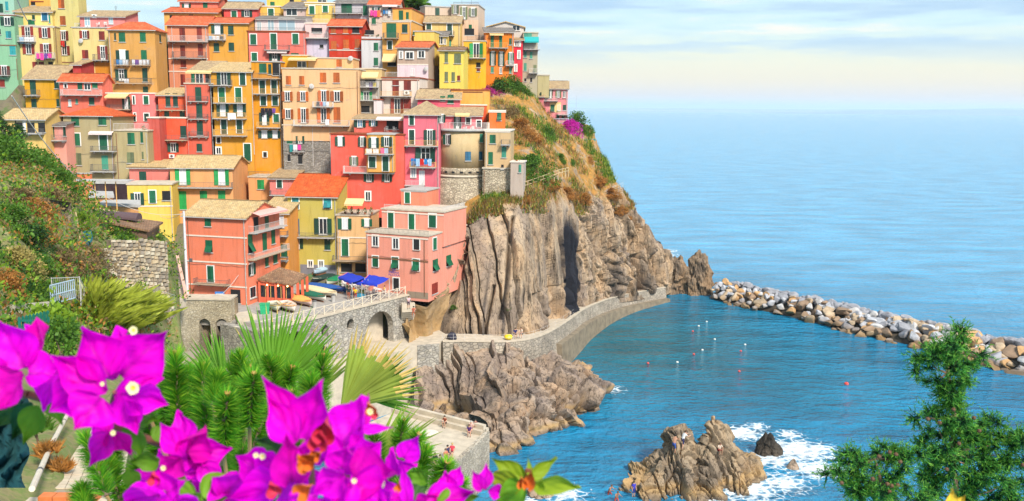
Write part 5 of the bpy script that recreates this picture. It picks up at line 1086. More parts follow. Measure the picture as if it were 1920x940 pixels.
for i, (p, s, off) in enumerate(cand):
    if off < 6.6 and cnt < 300:
        o = link('boulder', BM_[i % 9], bw, None, p); cnt += 1; o.scale = (s * rb_.uniform(.85, 1.35), s * rb_.uniform(.8, 1.2), s * rb_.uniform(.6, .9)); o.rotation_euler = (rb_.uniform(-.5, .5), rb_.uniform(-.5, .5), rb_.uniform(0, 6.28))
    else:
        M = Matrix.Translation(p) @ Matrix.Rotation(rb_.uniform(0, 6), 4, 'Z') @ Matrix.Diagonal((s * 1.1, s, s * .75, 1)); vv = {}
        me = BM_[i % 9]; vs_ = [stuffb.verts.new(M @ v.co) for v in me.vertices]
        for f_ in me.polygons: stuffb.faces.new([vs_[k] for k in f_.vertices])
tag(link('boulder_fill', stuffb, bw, M_bould), kind='stuff')
core = sweep('boulder_core', [(1, -2), (-1.5, .9), (-5.4, 2.0), (-9.5, .9), (-11.5, -2)], [cmr(cl_, i / 40 * 7) for i in range(41)], bw, plain('dark_rubble', (.06, .045, .03), .95, .3, 1))
tag(core, kind='stuff')
# ---------------------------------------------------------------- buoys and swimmers' floats on the cove
BUO = [(1215, 682, 'r', 'red buoy nearest the rock outcrop on the cove'), (1301, 665, 'r', 'red buoy in the middle of the cove'), (1299, 622, 'r', 'red buoy below the breakwater end, beside two white floats'), (1587, 721, 'r', 'lone orange ring float on the right part of the cove'), (1389, 659, 'r', 'small red buoy right of the mid-cove floats'), (1386, 697, 'r', 'lowest small red buoy on the cove'), (1317, 657, 'w', 'white float beside the mid-cove red buoy'), (1310, 612, 'w', 'white float just right of the upper red buoy'), (1325, 604, 'w', 'topmost white float below the breakwater'), (1340, 637, 'w', 'white float between the upper and middle red buoys'), (1397, 647, 'w', 'small pale float nearest the breakwater on the right'), (1270, 680, 'w', 'white float right of the red buoy near the outcrop')]
for x, y, c, lab in BUO:
    t = thing('buoy', lab, 'buoy', PZ(x, y, 0), 0, 'buoys floating on the cove'); s = 1.0 if x == 1587 else .6
    bm = bmesh.new(); lathe(bm, [(.05, -.2), (.26, -.1), (.34, .08), (.26, .28), (.08, .36)], 10); q = link('float', bm, t, plain('red_plastic', (.75, .06, .04), .4) if c == 'r' else M_white); q.scale = (s,) * 3
    bm = bmesh.new(); lathe(bm, [(.05, .34), (.05, .48), (.09, .5), (.03, .55)], 6); q = link('ring', bm, t, M_iron); q.scale = (s,) * 3
# ---------------------------------------------------------------- people: one skinned body per pose
def pose_mesh(kind):
    hip = .95 if kind in ('stand', 'lean', 'climb') else .5
    f = {'stand': 0, 'lean': .12, 'climb': .35, 'sit': -.05, 'hug': .2}[kind]
    J = {}
    J['hip'] = Vector((0, 0, hip)); J['waist'] = Vector((0, -.02 - f * .2, hip + .2)); J['chest'] = Vector((0, -f * .6, hip + .42)); J['neck'] = Vector((0, -f * .9, hip + .56)); J['head'] = Vector((0, -f * .95 - .02, hip + .68)); J['crown'] = Vector((0, -f * .95 - .01, hip + .79)); J['nose'] = Vector((0, -f * .95 - .11, hip + .66))
    E = [('hip', 'waist'), ('waist', 'chest'), ('chest', 'neck'), ('neck', 'head'), ('head', 'crown'), ('head', 'nose')]
    rad = {'hip': .15, 'waist': .125, 'chest': .15, 'neck': .055, 'head': .10, 'crown': .07, 'nose': .02}
    for s in (-1, 1):
        q = 'l' if s < 0 else 'r'
        J[q + 'hj'] = J['hip'] + Vector((s * .1, 0, -.05))
        if kind in ('sit', 'hug'):
            J[q + 'kn'] = Vector((s * .13, -.42, .5 if kind == 'sit' else .62)); J[q + 'an'] = Vector((s * .12, -.45 if kind == 'sit' else -.3, .08)); J[q + 'to'] = J[q + 'an'] + Vector((0, -.18, -.04))
        elif kind == 'climb':
            J[q + 'kn'] = Vector((s * .15, -.25 if s > 0 else -.02, .62 if s > 0 else .5)); J[q + 'an'] = Vector((s * .14, -.08 if s > 0 else .12, .25 if s > 0 else .08)); J[q + 'to'] = J[q + 'an'] + Vector((0, -.18, -.04))
        else:
            J[q + 'kn'] = Vector((s * .11, -.03, .5)); J[q + 'an'] = Vector((s * .12, .02, .08)); J[q + 'to'] = J[q + 'an'] + Vector((s * .03, -.18, -.05))
        J[q + 'sh'] = J['chest'] + Vector((s * .19, 0, .06))
        el, ha = {'stand': ((.27, .03, -.24), (.26, -.08, -.48)), 'lean': ((.28, -.12, -.2), (.2, -.36, -.18)), 'climb': ((.3, -.22, -.12), (.26, -.46, -.06)), 'sit': ((.25, -.05, -.24), (.16, -.28, -.34)), 'hug': ((.24, -.2, -.2), (.1, -.42, -.2))}[kind]
        J[q + 'el'] = J['chest'] + Vector((s * el[0], el[1], el[2])); J[q + 'wr'] = J['chest'] + Vector((s * ha[0], ha[1], ha[2])); d = (J[q + 'wr'] - J[q + 'el']).normalized(); J[q + 'pa'] = J[q + 'wr'] + d * .08
        E += [('hip', q + 'hj'), (q + 'hj', q + 'kn'), (q + 'kn', q + 'an'), (q + 'an', q + 'to'), ('chest', q + 'sh'), (q + 'sh', q + 'el'), (q + 'el', q + 'wr'), (q + 'wr', q + 'pa')]
        rad.update({q + 'hj': .105, q + 'kn': .062, q + 'an': .043, q + 'to': .035, q + 'sh': .06, q + 'el': .043, q + 'wr': .032, q + 'pa': .036})
        for k in range(5):
            w = Vector((s * -1, 0, .2)).cross(d).normalized(); n_ = q + 'f%d' % k; J[n_] = J[q + ('pa' if k < 4 else 'wr')] + d * ((.075, .085, .08, .06, .05)[k]) + w * ((-.028, -.01, .01, .028, -.05)[k]) + Vector((0, 0, -.015)); E.append((q + ('pa' if k < 4 else 'wr'), n_)); rad[n_] = .010
    names = list(J); me = bpy.data.meshes.new('person'); me.from_pydata([J[k] for k in names], [(names.index(a), names.index(b)) for a, b in E], [])
    o = bpy.data.objects.new('body', me); C.objects.link(o); o.modifiers.new('s', 'SKIN'); 
    sv_ = me.skin_vertices[0].data
    for i, k in enumerate(names): sv_[i].radius = (rad[k] * (1.15 if k in ('hip', 'chest', 'waist') else 1), rad[k]); sv_[i].use_root = (k == 'hip')
    ss = o.modifiers.new('d', 'SUBSURF'); ss.levels = 1; ss.render_levels = 1
    dg = bpy.context.evaluated_depsgraph_get(); out = bpy.data.meshes.new_from_object(o.evaluated_get(dg)); bpy.data.objects.remove(o)
    # clothing by nearest bone
    segs = [(J[a], J[b], a, b) for a, b in E]; mi = []
    for p in out.polygons:
        c = p.center; best = None
        for a, b, na, nb in segs:
            d = b - a; t = max(0, min(1, (c - a).dot(d) / max(1e-9, d.length_squared))); e = (a + d * t - c).length
            if best is None or e < best[0]: best = (e, na, nb, t)
        _, a, b, t = best
        if b in ('head', 'crown', 'nose') or (a == 'chest' and b == 'neck' and t > .8): k = 0
        elif b in ('waist', 'chest', 'neck') or b[1:] in ('sh',) or (b[1:] == 'el' and t < .6): k = 1
        elif b[1:] in ('hj',) or (b[1:] == 'kn'): k = 2
        elif b[1:] == 'to' or a[1:] == 'an': k = 3
        else: k = 0
        if a == 'hip' and b == 'waist' and t < .3: k = 2
        mi.append(k)
    out.polygons.foreach_set('use_smooth', [True] * len(mi)); out.materials.clear()
    return out, J['head'], mi
POSE = {k: pose_mesh(k) for k in ('stand', 'lean', 'climb', 'sit', 'hug')}
HC = {'k': (.02, .015, .01), 'n': (.10, .05, .025), 'y': (.45, .32, .12), 'g': (.4, .38, .36)}
SK = plain('skin', (.58, .32, .22), .6, .05); SK2 = plain('tanned_skin', (.40, .20, .12), .6, .05)
def person(p, rz, pose, top, bot, label, hair='k', tan=False, skin_top=False, group=None, sc_=1):
    t = thing('person', label, 'person', p, rz, group); me, hd, cr_ = POSE[pose]; me = me.copy(); sk = SK2 if tan else SK
    for q in (sk, sk if skin_top else cloth('p%d_%d_%d' % top, top), cloth('p%d_%d_%d' % bot, bot), plain('shoe', (.12, .08, .06))): me.materials.append(q)
    me.polygons.foreach_set('material_index', cr_)
    link('body', me, t); t.scale = (sc_,) * 3
    bm = bmesh.new(); bmesh.ops.create_icosphere(bm, subdivisions=2, radius=.118)
    for v in bm.verts:
        if v.co.z < -.01 and v.co.y < .02: v.co *= .8
    link('hair', bm, t, plain('hair_' + hair, HC[hair], .7), hd + Vector((0, .022, .045)))
    return t
def at_z(px, py, z): return PZ(px, py, z)
# bathers on the crag, and on the warm rock path beside it
def crag(px, py): return on_sheet(RV, px, py)
person(crag(1259, 846) + Vector((0, -.1, -.15)), 2.6, 'climb', (60, 30, 20), (60, 90, 170), 'person in blue shorts with bare tanned back climbing the crag', 'k', True, True, sc_=1.15)
person(crag(1281, 842) + Vector((0, -.1, -.15)), 2.0, 'climb', (240, 240, 240), (40, 40, 90), 'person in a white shirt and navy shorts stepping down the crag', 'n', sc_=1.15)
person(crag(1351, 845) + Vector((0, -.2, -.35)), .3, 'hug', (230, 210, 190), (220, 60, 60), 'person in red shorts sitting on the right peak of the crag', 'n', True, sc_=1.1)
person(crag(1184, 930) + Vector((0, -.1, -.1)), .5, 'stand', (60, 60, 190), (50, 60, 150), 'person in a royal blue top standing at the foot of the crag', 'k')
person(crag(1138, 934) + Vector((0, -.1, -.1)), .8, 'climb', (190, 110, 80), (170, 60, 40), 'person in red-brown swimwear walking up the warm rock', 'n', True, True)
person(crag(1152, 944) + Vector((0, -.1, -.1)), .4, 'climb', (200, 120, 90), (200, 80, 60), 'person in coral swimwear bending low on the warm rock', 'n', True, True)
# terrace sitters
tzf = tz + .5
for x, y, top, bot, lab, h_, pose in ((816, 861, (30, 30, 34), (60, 50, 50), 'person in a black shirt sitting on the terrace wall', 'k', 'sit'), (826, 864, (110, 40, 140), (40, 30, 60), 'person in a purple top sitting beside the black shirt on the wall', 'n', 'sit'), (809, 865, (40, 60, 60), (40, 40, 50), 'person in dark green at the end of the row on the terrace wall', 'k', 'sit'), (836, 853, (205, 120, 100), (150, 60, 60), 'person in a coral top sitting further up the terrace wall', 'n', 'sit'), (840, 846, (50, 50, 90), (60, 50, 60), 'person in navy with dark hair sitting on the terrace wall', 'k', 'sit'), (848, 842, (230, 70, 90), (120, 60, 90), 'person in bright pink sitting highest on the terrace wall', 'y', 'sit'), (880, 810, (90, 50, 120), (220, 140, 180), 'person in a violet top resting in the terrace corner', 'n', 'hug'), (884, 803, (240, 200, 190), (70, 50, 110), 'person with a pale cap and pink top in the terrace corner', 'g', 'hug'), (891, 800, (120, 40, 60), (60, 40, 60), 'person in maroon leaning against the terrace corner', 'k', 'hug'), (835, 793, (150, 70, 40), (60, 40, 40), 'person in rust brown sitting on the terrace bench', 'k', 'hug')):
    p = PZ(x, y + 6, tz + .45); 
    if pose == 'hug': p = PZ(x, y + 8, tz); p.z = tz
    if x == 835: p.z = tz
    person(Vector((p.x, p.y, p.z - (.42 if pose == 'sit' else 0))), R(-.4, 1.2) if pose == 'sit' else R(-.5, .5), pose, top, bot, lab, h_, sc_=1.05)
# ---------------------------------------------------------------- boats hauled up on the piazza
def boat(label, p, rz, L_=4.6, W_=1.7, hull=(235, 225, 210), cover=None, inner=(225, 180, 110), stripe=None, benches=True):
    t = thing('rowing_boat', label, 'boat', p + Vector((0, 0, .12)), rz, 'boats hauled up on the piazza')
    n = 14; rows = []
    for i in range(n + 1):
        f = i / n; w_ = W_/2 * (sin(pi * min(1, .22 + f * .78)) ** .75) * (1 if f < .98 else .3); w_ = max(.05, w_); sh = .62 + .28 * f ** 3 + .06 * (1 - f) ** 2; k = .0 + .28 * f ** 4
        y = -L_/2 + L_ * f; rows.append([(-w_, y, sh), (-w_ * .92, y, sh * .55 + k * .4), (-w_ * .5, y, .1 + k), (0, y, 0 + k), (w_ * .5, y, .1 + k), (w_ * .92, y, sh * .55 + k * .4), (w_, y, sh)])
    vs = [v for r in rows for v in r]; fs = [(i * 7 + j, i * 7 + j + 1, i * 7 + 8 + j, i * 7 + 7 + j) for i in range(n) for j in range(6)] + [tuple(range(7))]
    o = mesh('hull', vs, fs, t, [cloth('hull%d%d' % hull[:2], hull)], True); md = o.modifiers.new('thick', 'SOLIDIFY'); md.thickness = .05; md.offset = 1
    bm = bmesh.new()
    for s in (0, 6): tube(bm, [Vector(r[s]) + Vector((0, 0, .02)) for r in rows], [.04] * (n + 1), 4)
    link('gunwale', bm, t, cloth('stripe%d%d' % stripe[:2], stripe) if stripe else M_wood)
    bm = bmesh.new(); box(bm, -.05, .05, -L_/2 + .2, L_/2 - .5, -.1, .05); link('keel', bm, t, M_wood)
    if cover:
        n2 = 12; vs, fs = [], []
        for i, r in enumerate(rows):
            for j in range(7): f = j / 6; w_ = r[6][0]; vs.append((-w_ * 1.06 + 2.12 * w_ * f, r[0][1], r[0][2] + .05 + .22 * sin(pi * f) * (sin(pi * min(1, (i + 1) / 13)) ** .6) + .03 * sin(i * 2.1 + j * 1.7)))
        m_ = len(rows)
        for i in range(m_): r = rows[i]; vs += [(-r[6][0] * 1.09, r[0][1], r[0][2] - .16), (r[6][0] * 1.09, r[0][1], r[0][2] - .16)]
        fs = [(i * 7 + j, i * 7 + j + 1, i * 7 + 8 + j, i * 7 + 7 + j) for i in range(m_ - 1) for j in range(6)]; b = m_ * 7
        fs += [(i * 7, i * 7 + 7, b + 2 * i + 2, b + 2 * i) for i in range(m_ - 1)] + [(i * 7 + 6, b + 2 * i + 1, b + 2 * i + 3, i * 7 + 13) for i in range(m_ - 1)]
        mesh('cover', vs, fs, t, [cloth('cover%d%d' % cover[:2], cover)], True)
    else:
        mi_ = [Vector(v) for v in []]
        for f in (.25, .5, .72):
            r = rows[int(f * n)]; bm = bmesh.new(); box(bm, r[0][0] + .04, r[6][0] - .04, r[0][1] - .12, r[0][1] + .12, r[0][2] - .2, r[0][2] - .16); link('thwart', bm, t, cloth('bench%d%d' % inner[:2], inner))
        bm = bmesh.new(); box(bm, -.45, .45, -L_/2 + .5, L_/2 - 1.2, .16, .19); link('floorboard', bm, t, cloth('bench%d%d' % inner[:2], inner))
    for s in (-1, 1): bm = bmesh.new(); box(bm, s * .3 - .09, s * .3 + .09, -.9, .9, -.12, .06); link('chock', bm, t, M_wood)
    return t
def pzp(px, py): return PZ(px, py, pz)
boat('white rowing boat with open orange benches nearest the railing', pzp(541, 582), -2.6, 5.0, 2.0, (240, 228, 215), None, (240, 170, 90), (250, 200, 150))
boat('small open rowing boat half hidden by palm leaves', pzp(516, 582), -2.75, 4.4, 1.7, (225, 222, 200), None, (200, 190, 160), (230, 190, 80))
boat('boat with an orange and pink striped tarpaulin', pzp(566, 571), -2.45, 5.4, 1.9, (235, 200, 190), (250, 186, 96), stripe=(220, 90, 90))
boat('boat with a dark green tarpaulin and white stem', pzp(587, 562), -2.35, 6.0, 1.8, (238, 232, 222), (20, 110, 84))
boat('long boat under a cream tarpaulin', pzp(602, 554), -2.3, 7.0, 2.1, (225, 215, 195), (246, 226, 180))
boat('long boat wrapped in a royal blue tarpaulin', pzp(614, 547), -2.1, 6.6, 2.0, (30, 60, 130), (30, 90, 170))
boat('black hulled boat with a pale dinghy lying on top', pzp(606, 529), 2.75, 5.4, 2.2, (30, 34, 40), (30, 64, 56), stripe=(235, 225, 200))
boat('white dinghy leaning on the black hulled boat', pzp(602, 526) + Vector((0, -.2, .95)), 2.75, 3.2, 1.2, (190, 215, 235), (180, 210, 230))
boat('boat under a bright green cover beside the cafe awnings', pzp(626, 533), 2.9, 4.6, 1.8, (225, 225, 205), (0, 140, 90))
boat('low boat in dull green beside the porch of the coral house', pzp(587, 526), 2.6, 3.8, 1.5, (70, 100, 60), (84, 120, 76))
# ---------------------------------------------------------------- cafe: awnings, tables, chairs, planters
def awning_tent(label, quad, hz, col=(30, 60, 200)):
    t = thing('cafe_awning', label, 'awning', quad[0]); o = quad[0]; q = [v - o for v in quad]; n = 8; vs, fs = [], []
    for i in range(n + 1):
        for j in range(5):
            a = q[0].lerp(q[1], i / n); b = q[3].lerp(q[2], i / n); p = a.lerp(b, j / 4); p.z -= .12 * sin(pi * j / 4) + .05 * sin(i * 1.9); vs.append(p)
    fs = [(i * 5 + j, (i + 1) * 5 + j, (i + 1) * 5 + j + 1, i * 5 + j + 1) for i in range(n) for j in range(4)]
    b = len(vs)
    for i in range(n + 1): vs.append(vs[i * 5 + 4] + Vector((0, -.02, -.3)))
    fs += [(i * 5 + 4, (i + 1) * 5 + 4, b + i + 1, b + i) for i in range(n)]
    mesh('canopy', vs, fs, t, [cloth('cafe_blue', col)], True)
    for k in range(4):
        bm = bmesh.new(); bar(bm, q[k] - Vector((0, 0, .03)), Vector((q[k].x, q[k].y, pz - o.z)), .035, 6); link('post', bm, t, M_rail)
    bm = bmesh.new(); bar(bm, q[0], q[3], .05); link('arm', bm, t, cloth('awning_arm', (240, 120, 160)))
    return t
H1 = pz + 2.9; H2 = pz + 2.3
awning_tent('blue fabric awning over the cafe tables, the left one with a pink arm', [PZ(652, 511, H1), PZ(684, 520, H1), PZ(660, 530, H2), PZ(634, 519, H2)], 0)
awning_tent('blue fabric awning over the cafe tables, the right one by the pink house', [PZ(692, 515, H1), PZ(730, 522, H1), PZ(708, 534, H2), PZ(678, 529, H2)], 0)
awning_tent('small blue awning between the two large blue awnings', [PZ(674, 520, H1 - .2), PZ(690, 523, H1 - .2), PZ(678, 532, H2 - .1), PZ(661, 528, H2 - .1)], 0)
def table(p, lab):
    t = thing('cafe_table', lab, 'table', p, R(0, 1), 'white cafe tables under the blue awnings'); bm = bmesh.new(); box(bm, -.45, .45, -.4, .4, .70, .74); link('tabletop', bm, t, M_white)
    for x in (-.38, .38):
        for y in (-.32, .32): bm = bmesh.new(); bar(bm, (x, y, 0), (x * .9, y * .9, .7), .022); link('leg', bm, t, M_rail)
tp = [(648, 540, 'leftmost cafe table under the blue awnings'), (662, 543, 'cafe table behind the blue planters'), (676, 541, 'cafe table under the small middle awning'), (690, 545, 'cafe table under the right blue awning'), (703, 541, 'cafe table in the shade beside the cafe wall'), (718, 545, 'cafe table in the open nearest the cafe door'), (709, 552, 'cafe table closest to the crossed railing')]
for i, (x, y, lab) in enumerate(tp):
    p = pzp(x, y); table(p, lab)
    for j in range(3 if i < 5 else 4):
        a = j * 2.1 + i * .7; q = p + Vector((cos(a) * .85, sin(a) * .8, 0)); chair(q, a - pi/2, 'white cafe chair, %s one at the %s' % (('first', 'second', 'third', 'fourth')[j], lab), 'white cafe chairs on the piazza')
SH_ = [(230, 220, 220), (200, 60, 70), (40, 50, 80), (235, 150, 160), (60, 60, 60), (180, 130, 90), (240, 200, 90)]
dn = ['in white', 'in dark red', 'in navy', 'in pale pink', 'in charcoal', 'in light brown', 'in yellow']
for i in range(7):
    x, y, lab = tp[i]; p = pzp(x, y); a = 2.1 + i * .7; person(p + Vector((cos(a) * .85, sin(a) * .8 - .0, -.04)), a - pi/2, 'sit', SH_[i], (60, 55, 70), 'person %s seated at the %s' % (dn[i], lab), random.choice('knyg'))
person(pzp(654, 562), .3, 'stand', (30, 30, 36), (170, 90, 60), 'person in black with bare arms standing behind the railing', 'n', True)
person(pzp(667, 563), -.1, 'lean', (250, 210, 30), (190, 70, 40), 'person in a bright yellow shirt leaning at the railing', 'k', True)
person(pzp(587, 527), 1.0, 'sit', (240, 160, 150), (200, 90, 70), 'person in salmon sitting by the porch of the coral house', 'n')
person(pzp(661, 562) + Vector((.1, .7, 0)), .5, 'stand', (190, 90, 50), (90, 60, 50), 'person in rust orange just behind the yellow shirt', 'k', True)
def planter(px, py, L_, lab, fl):
    t = thing('planter', lab, 'planter', pzp(px, py), R(-.1, .1) - .15, 'blue planters along the cafe tables'); bm = bmesh.new(); prism(bm, [(-L_/2 + .06, 0), (L_/2 - .06, 0), (L_/2, .5), (-L_/2, .5)], 1, -.22, .22); fixn(bm); link('box', bm, t, plain('planter_blue', (.05, .32, .50), .5))
    me = clump_mesh(('flower', 1), 260, .2, 8).copy(); me.materials.clear(); [me.materials.append(LEAF[c]) for c in fl]; f = link('flowers', me, t, None, (0, 0, .45)); f.scale = (L_ * .6, .3, .5)
plain('yf', (.75, .6, .05)); LEAF['Y'] = leafm('yellow_petals', (.70, .55, .03)); LEAF['O'] = leafm('orange_petals', (.75, .28, .05))
planter(637, 545, .8, 'blue planter with yellow flowers, leftmost by the green boat', 'lYl'); planter(650, 548, .8, 'blue planter with yellow-green flowers, second from the green boat', 'lYY'); planter(661, 552, .8, 'blue planter topped with orange flowers', 'lOY'); planter(676, 557, 1.6, 'long blue planter with yellow flowers next to the folded chairs', 'lYY')
def bin_(px, py, lab):
    t = thing('litter_bin', lab, 'litter bin', pzp(px, py), 0, 'grey litter bins by the boats'); bm = bmesh.new(); lathe(bm, [(.24, 0), (.27, .75), (.29, .76), (.29, .85), (.24, .85)], 10); link('body', bm, t, M_grey); bm = bmesh.new(); lathe(bm, [(.3, .86), (.28, .98), (.1, 1.04)], 10); link('lid', bm, t, M_iron)
bin_(625, 566, 'grey litter bin with a white lid right of the cream boat'); bin_(590, 578, 'dark litter bin at the stern of the striped boat')
t = thing('garden_bin', 'bright green waste container half hidden by the palm leaves', 'waste container', pzp(497, 588), .2); bm = bmesh.new(); prism(bm, [(-.5, 0), (.5, 0), (.6, 1.2), (-.6, 1.2)], 1, -.45, .45); fixn(bm); link('body', bm, t, plain('green_plastic', (.02, .36, .16), .5)); bm = bmesh.new(); box(bm, -.64, .64, -.5, .5, 1.2, 1.3); link('lid', bm, t, plain('green_plastic', (.02, .36, .16)))
# porch of the coral house: tiled lean-to on coral posts, glazed, with lit lamps
def porch():
    q = [PZ(482, 523, pz + 3.2), PZ(524, 501, pz + 4.4), PZ(577, 515, pz + 3.3), PZ(549, 534, pz + 2.7)]; o = PZ(530, 548, pz); t = thing('porch', 'tiled brown porch on coral posts with glazed front beside the boats', 'porch', o)
    r = [v - o for v in q]; bm = bmesh.new(); uvl = bm.loops.layers.uv.new('uv'); T = [bm.verts.new(v) for v in r]; B = [bm.verts.new(v - Vector((0, 0, .18))) for v in r]; fs = [bm.faces.new(T), bm.faces.new(B[::-1])] + [bm.faces.new((T[k], B[k], B[(k + 1) % 4], T[(k + 1) % 4])) for k in range(4)]
    for f in fs:
        for lp in f.loops: lp[uvl].uv = (lp.vert.co.x, lp.vert.co.y)
    fixn(bm); link('roof', bm, t, roofm('B'))
    cm_ = stucco((246, 116, 84))
    for k in range(5):
        a = r[0].lerp(r[3], k / 4) if k < 4 else r[3]; p = r[0].lerp(r[3], .04 + k * .23); bm = bmesh.new(); box(bm, p.x - .14, p.x + .14, p.y + .2, p.y + .48, 0, p.z - .2); link('post', bm, t, cm_)
    for k in range(1, 4):
        p = r[3].lerp(r[2], k / 3.2); bm = bmesh.new(); box(bm, p.x - .16, p.x + .16, p.y - .1, p.y + .2, 0, p.z - .2); link('post', bm, t, cm_)
    a, b = r[0].lerp(r[3], .06), r[0].lerp(r[3], .94)
    for k in range(6):
        p, q2 = a.lerp(b, k / 6), a.lerp(b, (k + .92) / 6); bm = bmesh.new(); v = [bm.verts.new(c) for c in ((p.x, p.y + .4, .7), (q2.x, q2.y + .4, .7), (q2.x, q2.y + .4, 2.3), (p.x, p.y + .4, 2.3))]; bm.faces.new(v); link('pane', bm, t, M_glass)
        bm = bmesh.new(); bar(bm, (p.x, p.y + .36, .7), (p.x, p.y + .36, 2.3), .05); link('glazing_bar', bm, t, M_ochre)
    bm = bmesh.new(); v0 = a; 
    M = None; d = (b - a); d.z = 0; L_ = d.length; d.normalize(); MM = Matrix((d, Vector((-d.y, d.x, 0)), Vector((0, 0, 1)))).transposed().to_4x4(); MM.translation = Vector((a.x, a.y + .3, 0)); box(bm, 0, L_, 0, .15, 0, .7, 0, MM); link('low_wall', bm, t, cm_); bm = bmesh.new(); box(bm, 0, L_, 0, .12, 2.3, 2.6, 0, MM); link('lintel', bm, t, cm_)
    ml, tt, n_, l_, b_ = newmat('lit_lamp'); b_.inputs['Emission Color'].default_value = (1, .6, .15, 1); b_.inputs['Emission Strength'].default_value = 4
    for f in (.25, .6, .9): p = a.lerp(b, f); bm = bmesh.new(); bmesh.ops.create_icosphere(bm, subdivisions=1, radius=.13); link('lamp', bm, t, ml, (p.x, p.y - .05, 2.45))
    return t
porch()
# arched sign over the cafe door
sp_ = P(741, 513, 123.9)
t = thing('cafe_sign', 'blue lettered arched sign over the door of the large pink house', 'sign', sp_, radians(-21))
for txt, dz, s in (('LA', .42, .42), ('MARINA', .06, .42), ('PICCOLA', -.3, .42)):
    cu = bpy.data.curves.new('lettering', 'FONT'); cu.body = txt; cu.size = s; cu.align_x = 'CENTER'; cu.extrude = .02; cu.materials.append(plain('sign_blue', (.06, .05, .30), .5)); tmp = bpy.data.objects.new('tmp', cu); C.objects.link(tmp); lm = bpy.data.meshes.new_from_object(tmp.evaluated_get(bpy.context.evaluated_depsgraph_get())); bpy.data.objects.remove(tmp); o = link('lettering', lm, t); o.location = (0, -.35, dz); o.rotation_euler = (pi/2, 0, 0)
# utility pole, wires, stair by the coral house
pp_ = P(352, 562, 111); t = thing('utility_pole', 'tall white utility pole with a small spotlight beside the coral house', 'pole', pp_); top = P(345, 396, 111); bm = bmesh.new(); bar(bm, (0, 0, -1), (0, 0, top.z - pp_.z), .2, 10, 0, .13); link('shaft', bm, t, plain('pole_white', (.62, .60, .62), .6)); bm = bmesh.new(); bar(bm, (0, 0, (top.z - pp_.z) * .43), (.6, -.1, (top.z - pp_.z) * .45), .04); box(bm, .45, .8, -.25, .05, (top.z - pp_.z) * .43, (top.z - pp_.z) * .47); link('spotlight', bm, t, M_iron)
def wire(label, a, b, sag, r=.02, n=14):
    bm = bmesh.new(); pts = [a.lerp(b, i / n) - Vector((0, 0, sag * 4 * (i / n) * (1 - i / n))) for i in range(n + 1)]; tube(bm, pts, [r] * (n + 1), 4); tag(link('overhead_wire', bm, None, M_rail), label, 'wire')
wire('thick pale cable slanting down from the upper left houses', P(18, 0, 78) + Vector((0, 0, 2)), P(52, 40, 90), .3, .05)
wire('long pale cable crossing in front of the grey-beige house', P(22, 180, 80), P(186, 362, 100), 1.2, .05)
wire('cable from the hut roofs down to the utility pole', P(186, 362, 100), top + Vector((0, 0, -.3)), 1.0, .03)
wire('cable from the utility pole to the yellow house wall', top, P(300, 405, 130), .6, .03)
wire('slack cord across the front of the coral house', P(455, 505, 117), P(405, 562, 112), .3, .03)
# retaining wall with two tall arched recesses
aw = thing('arched_wall', 'tall sunlit stone retaining wall with two deep arched recesses', 'wall'); Ya = 107
A0, A1 = P(312, 640, Ya), P(440, 640, Ya); au = Vector((1, 0, 0)); MA = Matrix.Translation(Vector((A0.x, Ya, 0)))
def aw_p(px, py): p = P(px, py, Ya); return p.x - A0.x, p.z
zt_ = aw_p(380, 563)[1]; hl = []
for x0, x1, yt_ in ((374, 396, 598), (406, 428, 598)): xa, _ = aw_p(x0, 640); xb, _ = aw_p(x1, 640); hl.append(arch(xa, xb, 6, aw_p(385, yt_)[1], 10))
M_aw = stone('arch_wall_stone', [(.46, .38, .26), (.58, .49, .34), (.40, .33, .23), (.64, .56, .42)], 1.9, (.34, .28, .2))
wR = A1.x - A0.x
holed('wall', [(0, 4), (wR, 4), (wR - .3, zt_), (.3, zt_)], hl, 1.4, aw, M_aw, MA)
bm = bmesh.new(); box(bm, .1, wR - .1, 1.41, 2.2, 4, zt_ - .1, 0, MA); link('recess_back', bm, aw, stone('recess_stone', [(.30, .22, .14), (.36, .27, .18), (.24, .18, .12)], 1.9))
bm = bmesh.new(); box(bm, .2, wR - .25, -.12, 2.6, zt_ + .003, zt_ + .2, 0, MA); link('coping', bm, aw, M_conc)
slab_poly('ramp', [P(440, 568, 109), P(466, 568, 110), P(482, 612, 108), P(446, 612, 106)], 4, P(455, 590, 108).z, M_conc)
# blue and white kiosk, life ring, notice and gear in front of the cliff foot
def kiosk():
    p = PZ(722, 617, qz); t = thing('kiosk', 'small blue and white striped hut in the harbour arch', 'kiosk', p, -.2)
    for k in range(7): bm = bmesh.new(); box(bm, -.95 + k * .272, -.95 + (k + 1) * .272 - .01, -.7, -.62, 0, 2.2); link('board', bm, t, M_white if k % 2 else plain('kiosk_blue', (.12, .25, .62), .6))
    bm = bmesh.new(); box(bm, -.95, .95, -.61, .8, 0, 2.2); link('body', bm, t, plain('kiosk_blue', (.12, .25, .62))); bm = bmesh.new(); prism(bm, [(-1.15, 2.203), (1.15, 2.203), (0, 2.6)], 1, -.9, 1); fixn(bm); link('roof', bm, t, M_white)
kiosk()
t = thing('life_ring', 'orange life ring hanging on its post by the cliff foot', 'life ring', PZ(780, 610, qz)); bm = bmesh.new(); bar(bm, (0, 0, 0), (0, 0, 1.7), .05); link('post', bm, t, M_iron); bm = bmesh.new(); bmesh.ops.create_circle(bm, segments=4); bm.clear()
for k in range(16): a, b = 2 * pi * k / 16, 2 * pi * (k + 1) / 16; bar(bm, (cos(a) * .34, -.1, 1.5 + sin(a) * .34), (cos(b) * .34, -.1, 1.5 + sin(b) * .34), .1, 6)
link('ring', bm, t, plain('orange_plastic', (.8, .13, .03), .5))
